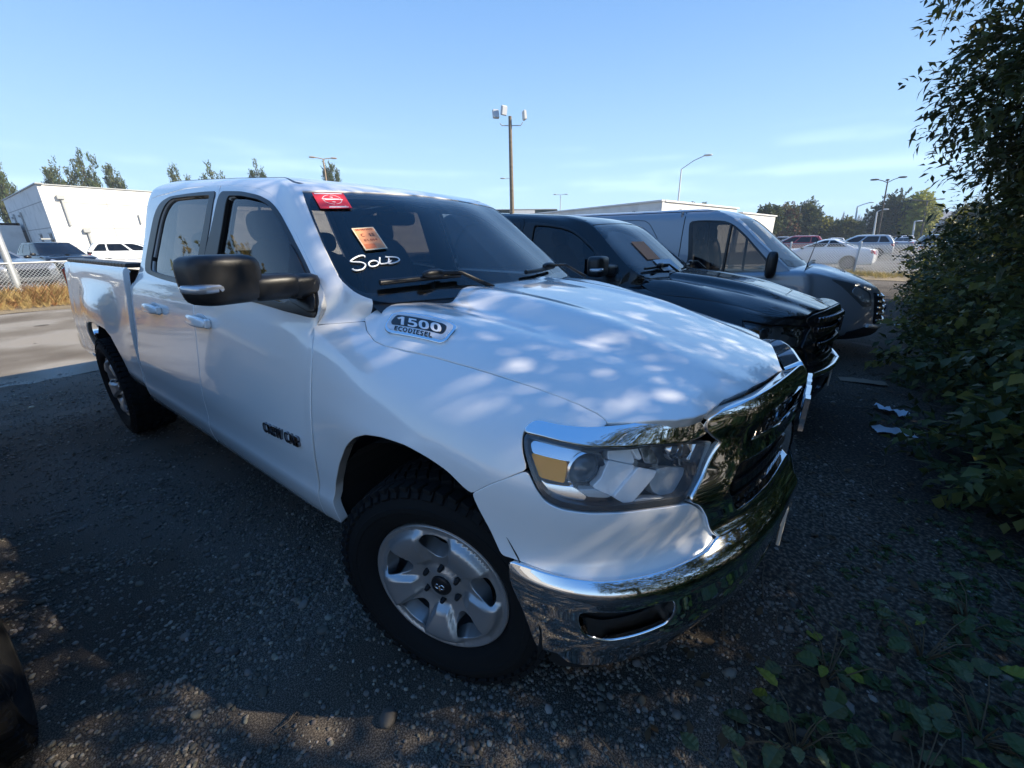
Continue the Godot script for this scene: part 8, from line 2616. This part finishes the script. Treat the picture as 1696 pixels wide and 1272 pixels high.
	"wiper": PackedVector2Array([Vector2(9.33, 1.12), Vector2(10.264, 1.204), Vector2(10.627, 1.206)]),
	"ws_top": PackedVector2Array([Vector2(9.12, 4.745), Vector2(9.503, 4.886), Vector2(9.98, 5.026), Vector2(10.446, 5.165), Vector2(10.929, 5.294), Vector2(11.537, 5.433)]),
	"ws_seam": PackedVector2Array([Vector2(7.309, 1.019), Vector2(8.29, 1.441)]),
	"grl_top": PackedVector2Array([Vector2(0.944, 9.489), Vector2(1.022, 8.243), Vector2(1.059, 7.989), Vector2(0.87, 6.175)]),
	"sail": PackedVector2Array([Vector2(6.718, 12.608), Vector2(6.817, 12.371), Vector2(6.854, 11.757), Vector2(6.923, 10.648), Vector2(6.882, 9.757), Vector2(6.557, 9.7), Vector2(6.227, 9.983), Vector2(6.108, 10.154), Vector2(6.311, 11.741)]),
	"badge_inset": PackedVector2Array([Vector2(-0.266, 0.797), Vector2(-0.271, 0.767), Vector2(-0.247, 0.764), Vector2(-0.073, 0.742), Vector2(-0.052, 0.746), Vector2(-0.04, 0.767), Vector2(-0.04, 0.781), Vector2(-0.253, 0.806)]),
	"txt1500": PackedVector2Array([Vector2(-0.229, 0.803), Vector2(-0.043, 0.78), Vector2(-0.26, 0.772)]),
	"txteco": PackedVector2Array([Vector2(-0.222, 0.823), Vector2(-0.062, 0.805), Vector2(-0.232, 0.809)]),
	"f_top": PackedVector2Array([Vector2(0.415, 7.905), Vector2(0.422, 8.091), Vector2(0.448, 8.175), Vector2(0.503, 8.245), Vector2(0.565, 8.281), Vector2(0.551, 8.046), Vector2(0.54, 7.803), Vector2(0.522, 7.745), Vector2(0.424, 7.622)]),
	"f_low": PackedVector2Array([Vector2(0.453, 6.762), Vector2(0.465, 6.694), Vector2(0.541, 6.888), Vector2(0.558, 6.81), Vector2(0.58, 6.642), Vector2(0.572, 6.476), Vector2(0.532, 6.429), Vector2(0.483, 6.356)]),
	"f_a": PackedVector2Array([Vector2(0.657, 8.045), Vector2(0.656, 8.355), Vector2(0.665, 8.544), Vector2(0.721, 8.555), Vector2(0.731, 8.265), Vector2(0.739, 7.913), Vector2(0.736, 7.783), Vector2(0.662, 8.046)]),
	"f_b": PackedVector2Array([Vector2(0.654, 7.967), Vector2(0.733, 7.709), Vector2(0.726, 7.521), Vector2(0.656, 6.701), Vector2(0.631, 6.803), Vector2(0.603, 7.029), Vector2(0.629, 7.343)]),
	"f_c": PackedVector2Array([Vector2(0.741, 7.619), Vector2(0.799, 7.362), Vector2(0.785, 7.146), Vector2(0.706, 6.436), Vector2(0.687, 6.468), Vector2(0.659, 6.697)]),
	"f_d": PackedVector2Array([Vector2(0.727, 8.549), Vector2(0.745, 8.526), Vector2(0.759, 7.966), Vector2(0.75, 7.952)]),
	"f_e": PackedVector2Array([Vector2(0.823, 7.291), Vector2(0.861, 7.264), Vector2(0.931, 6.982), Vector2(0.92, 6.737), Vector2(0.873, 6.247), Vector2(0.827, 6.323), Vector2(0.799, 6.583), Vector2(0.79, 6.858)]),
	"f_f": PackedVector2Array([Vector2(0.717, 6.475), Vector2(0.744, 6.499), Vector2(0.827, 6.323), Vector2(0.821, 6.258), Vector2(0.72, 6.368)]),
	"f_g": PackedVector2Array([Vector2(0.942, 8.057), Vector2(0.959, 8.046), Vector2(1.004, 7.882), Vector2(1.008, 7.702), Vector2(0.958, 7.2), Vector2(0.947, 7.194), Vector2(0.93, 7.397), Vector2(0.956, 7.609)]),
	"f_h": PackedVector2Array([Vector2(0.558, 6.852), Vector2(0.603, 6.926), Vector2(0.649, 6.707), Vector2(0.634, 6.695), Vector2(0.585, 6.693)]),
	"f_i": PackedVector2Array([Vector2(0.767, 8.526), Vector2(0.806, 8.478), Vector2(0.825, 7.844), Vector2(0.826, 7.55), Vector2(0.783, 7.724)]),
	"c_proj": PackedVector2Array([Vector2(0.581, 7.586), Vector2(0.617, 7.629)]),
	"c_high": PackedVector2Array([Vector2(0.897, 7.998), Vector2(0.934, 7.837)]),
}
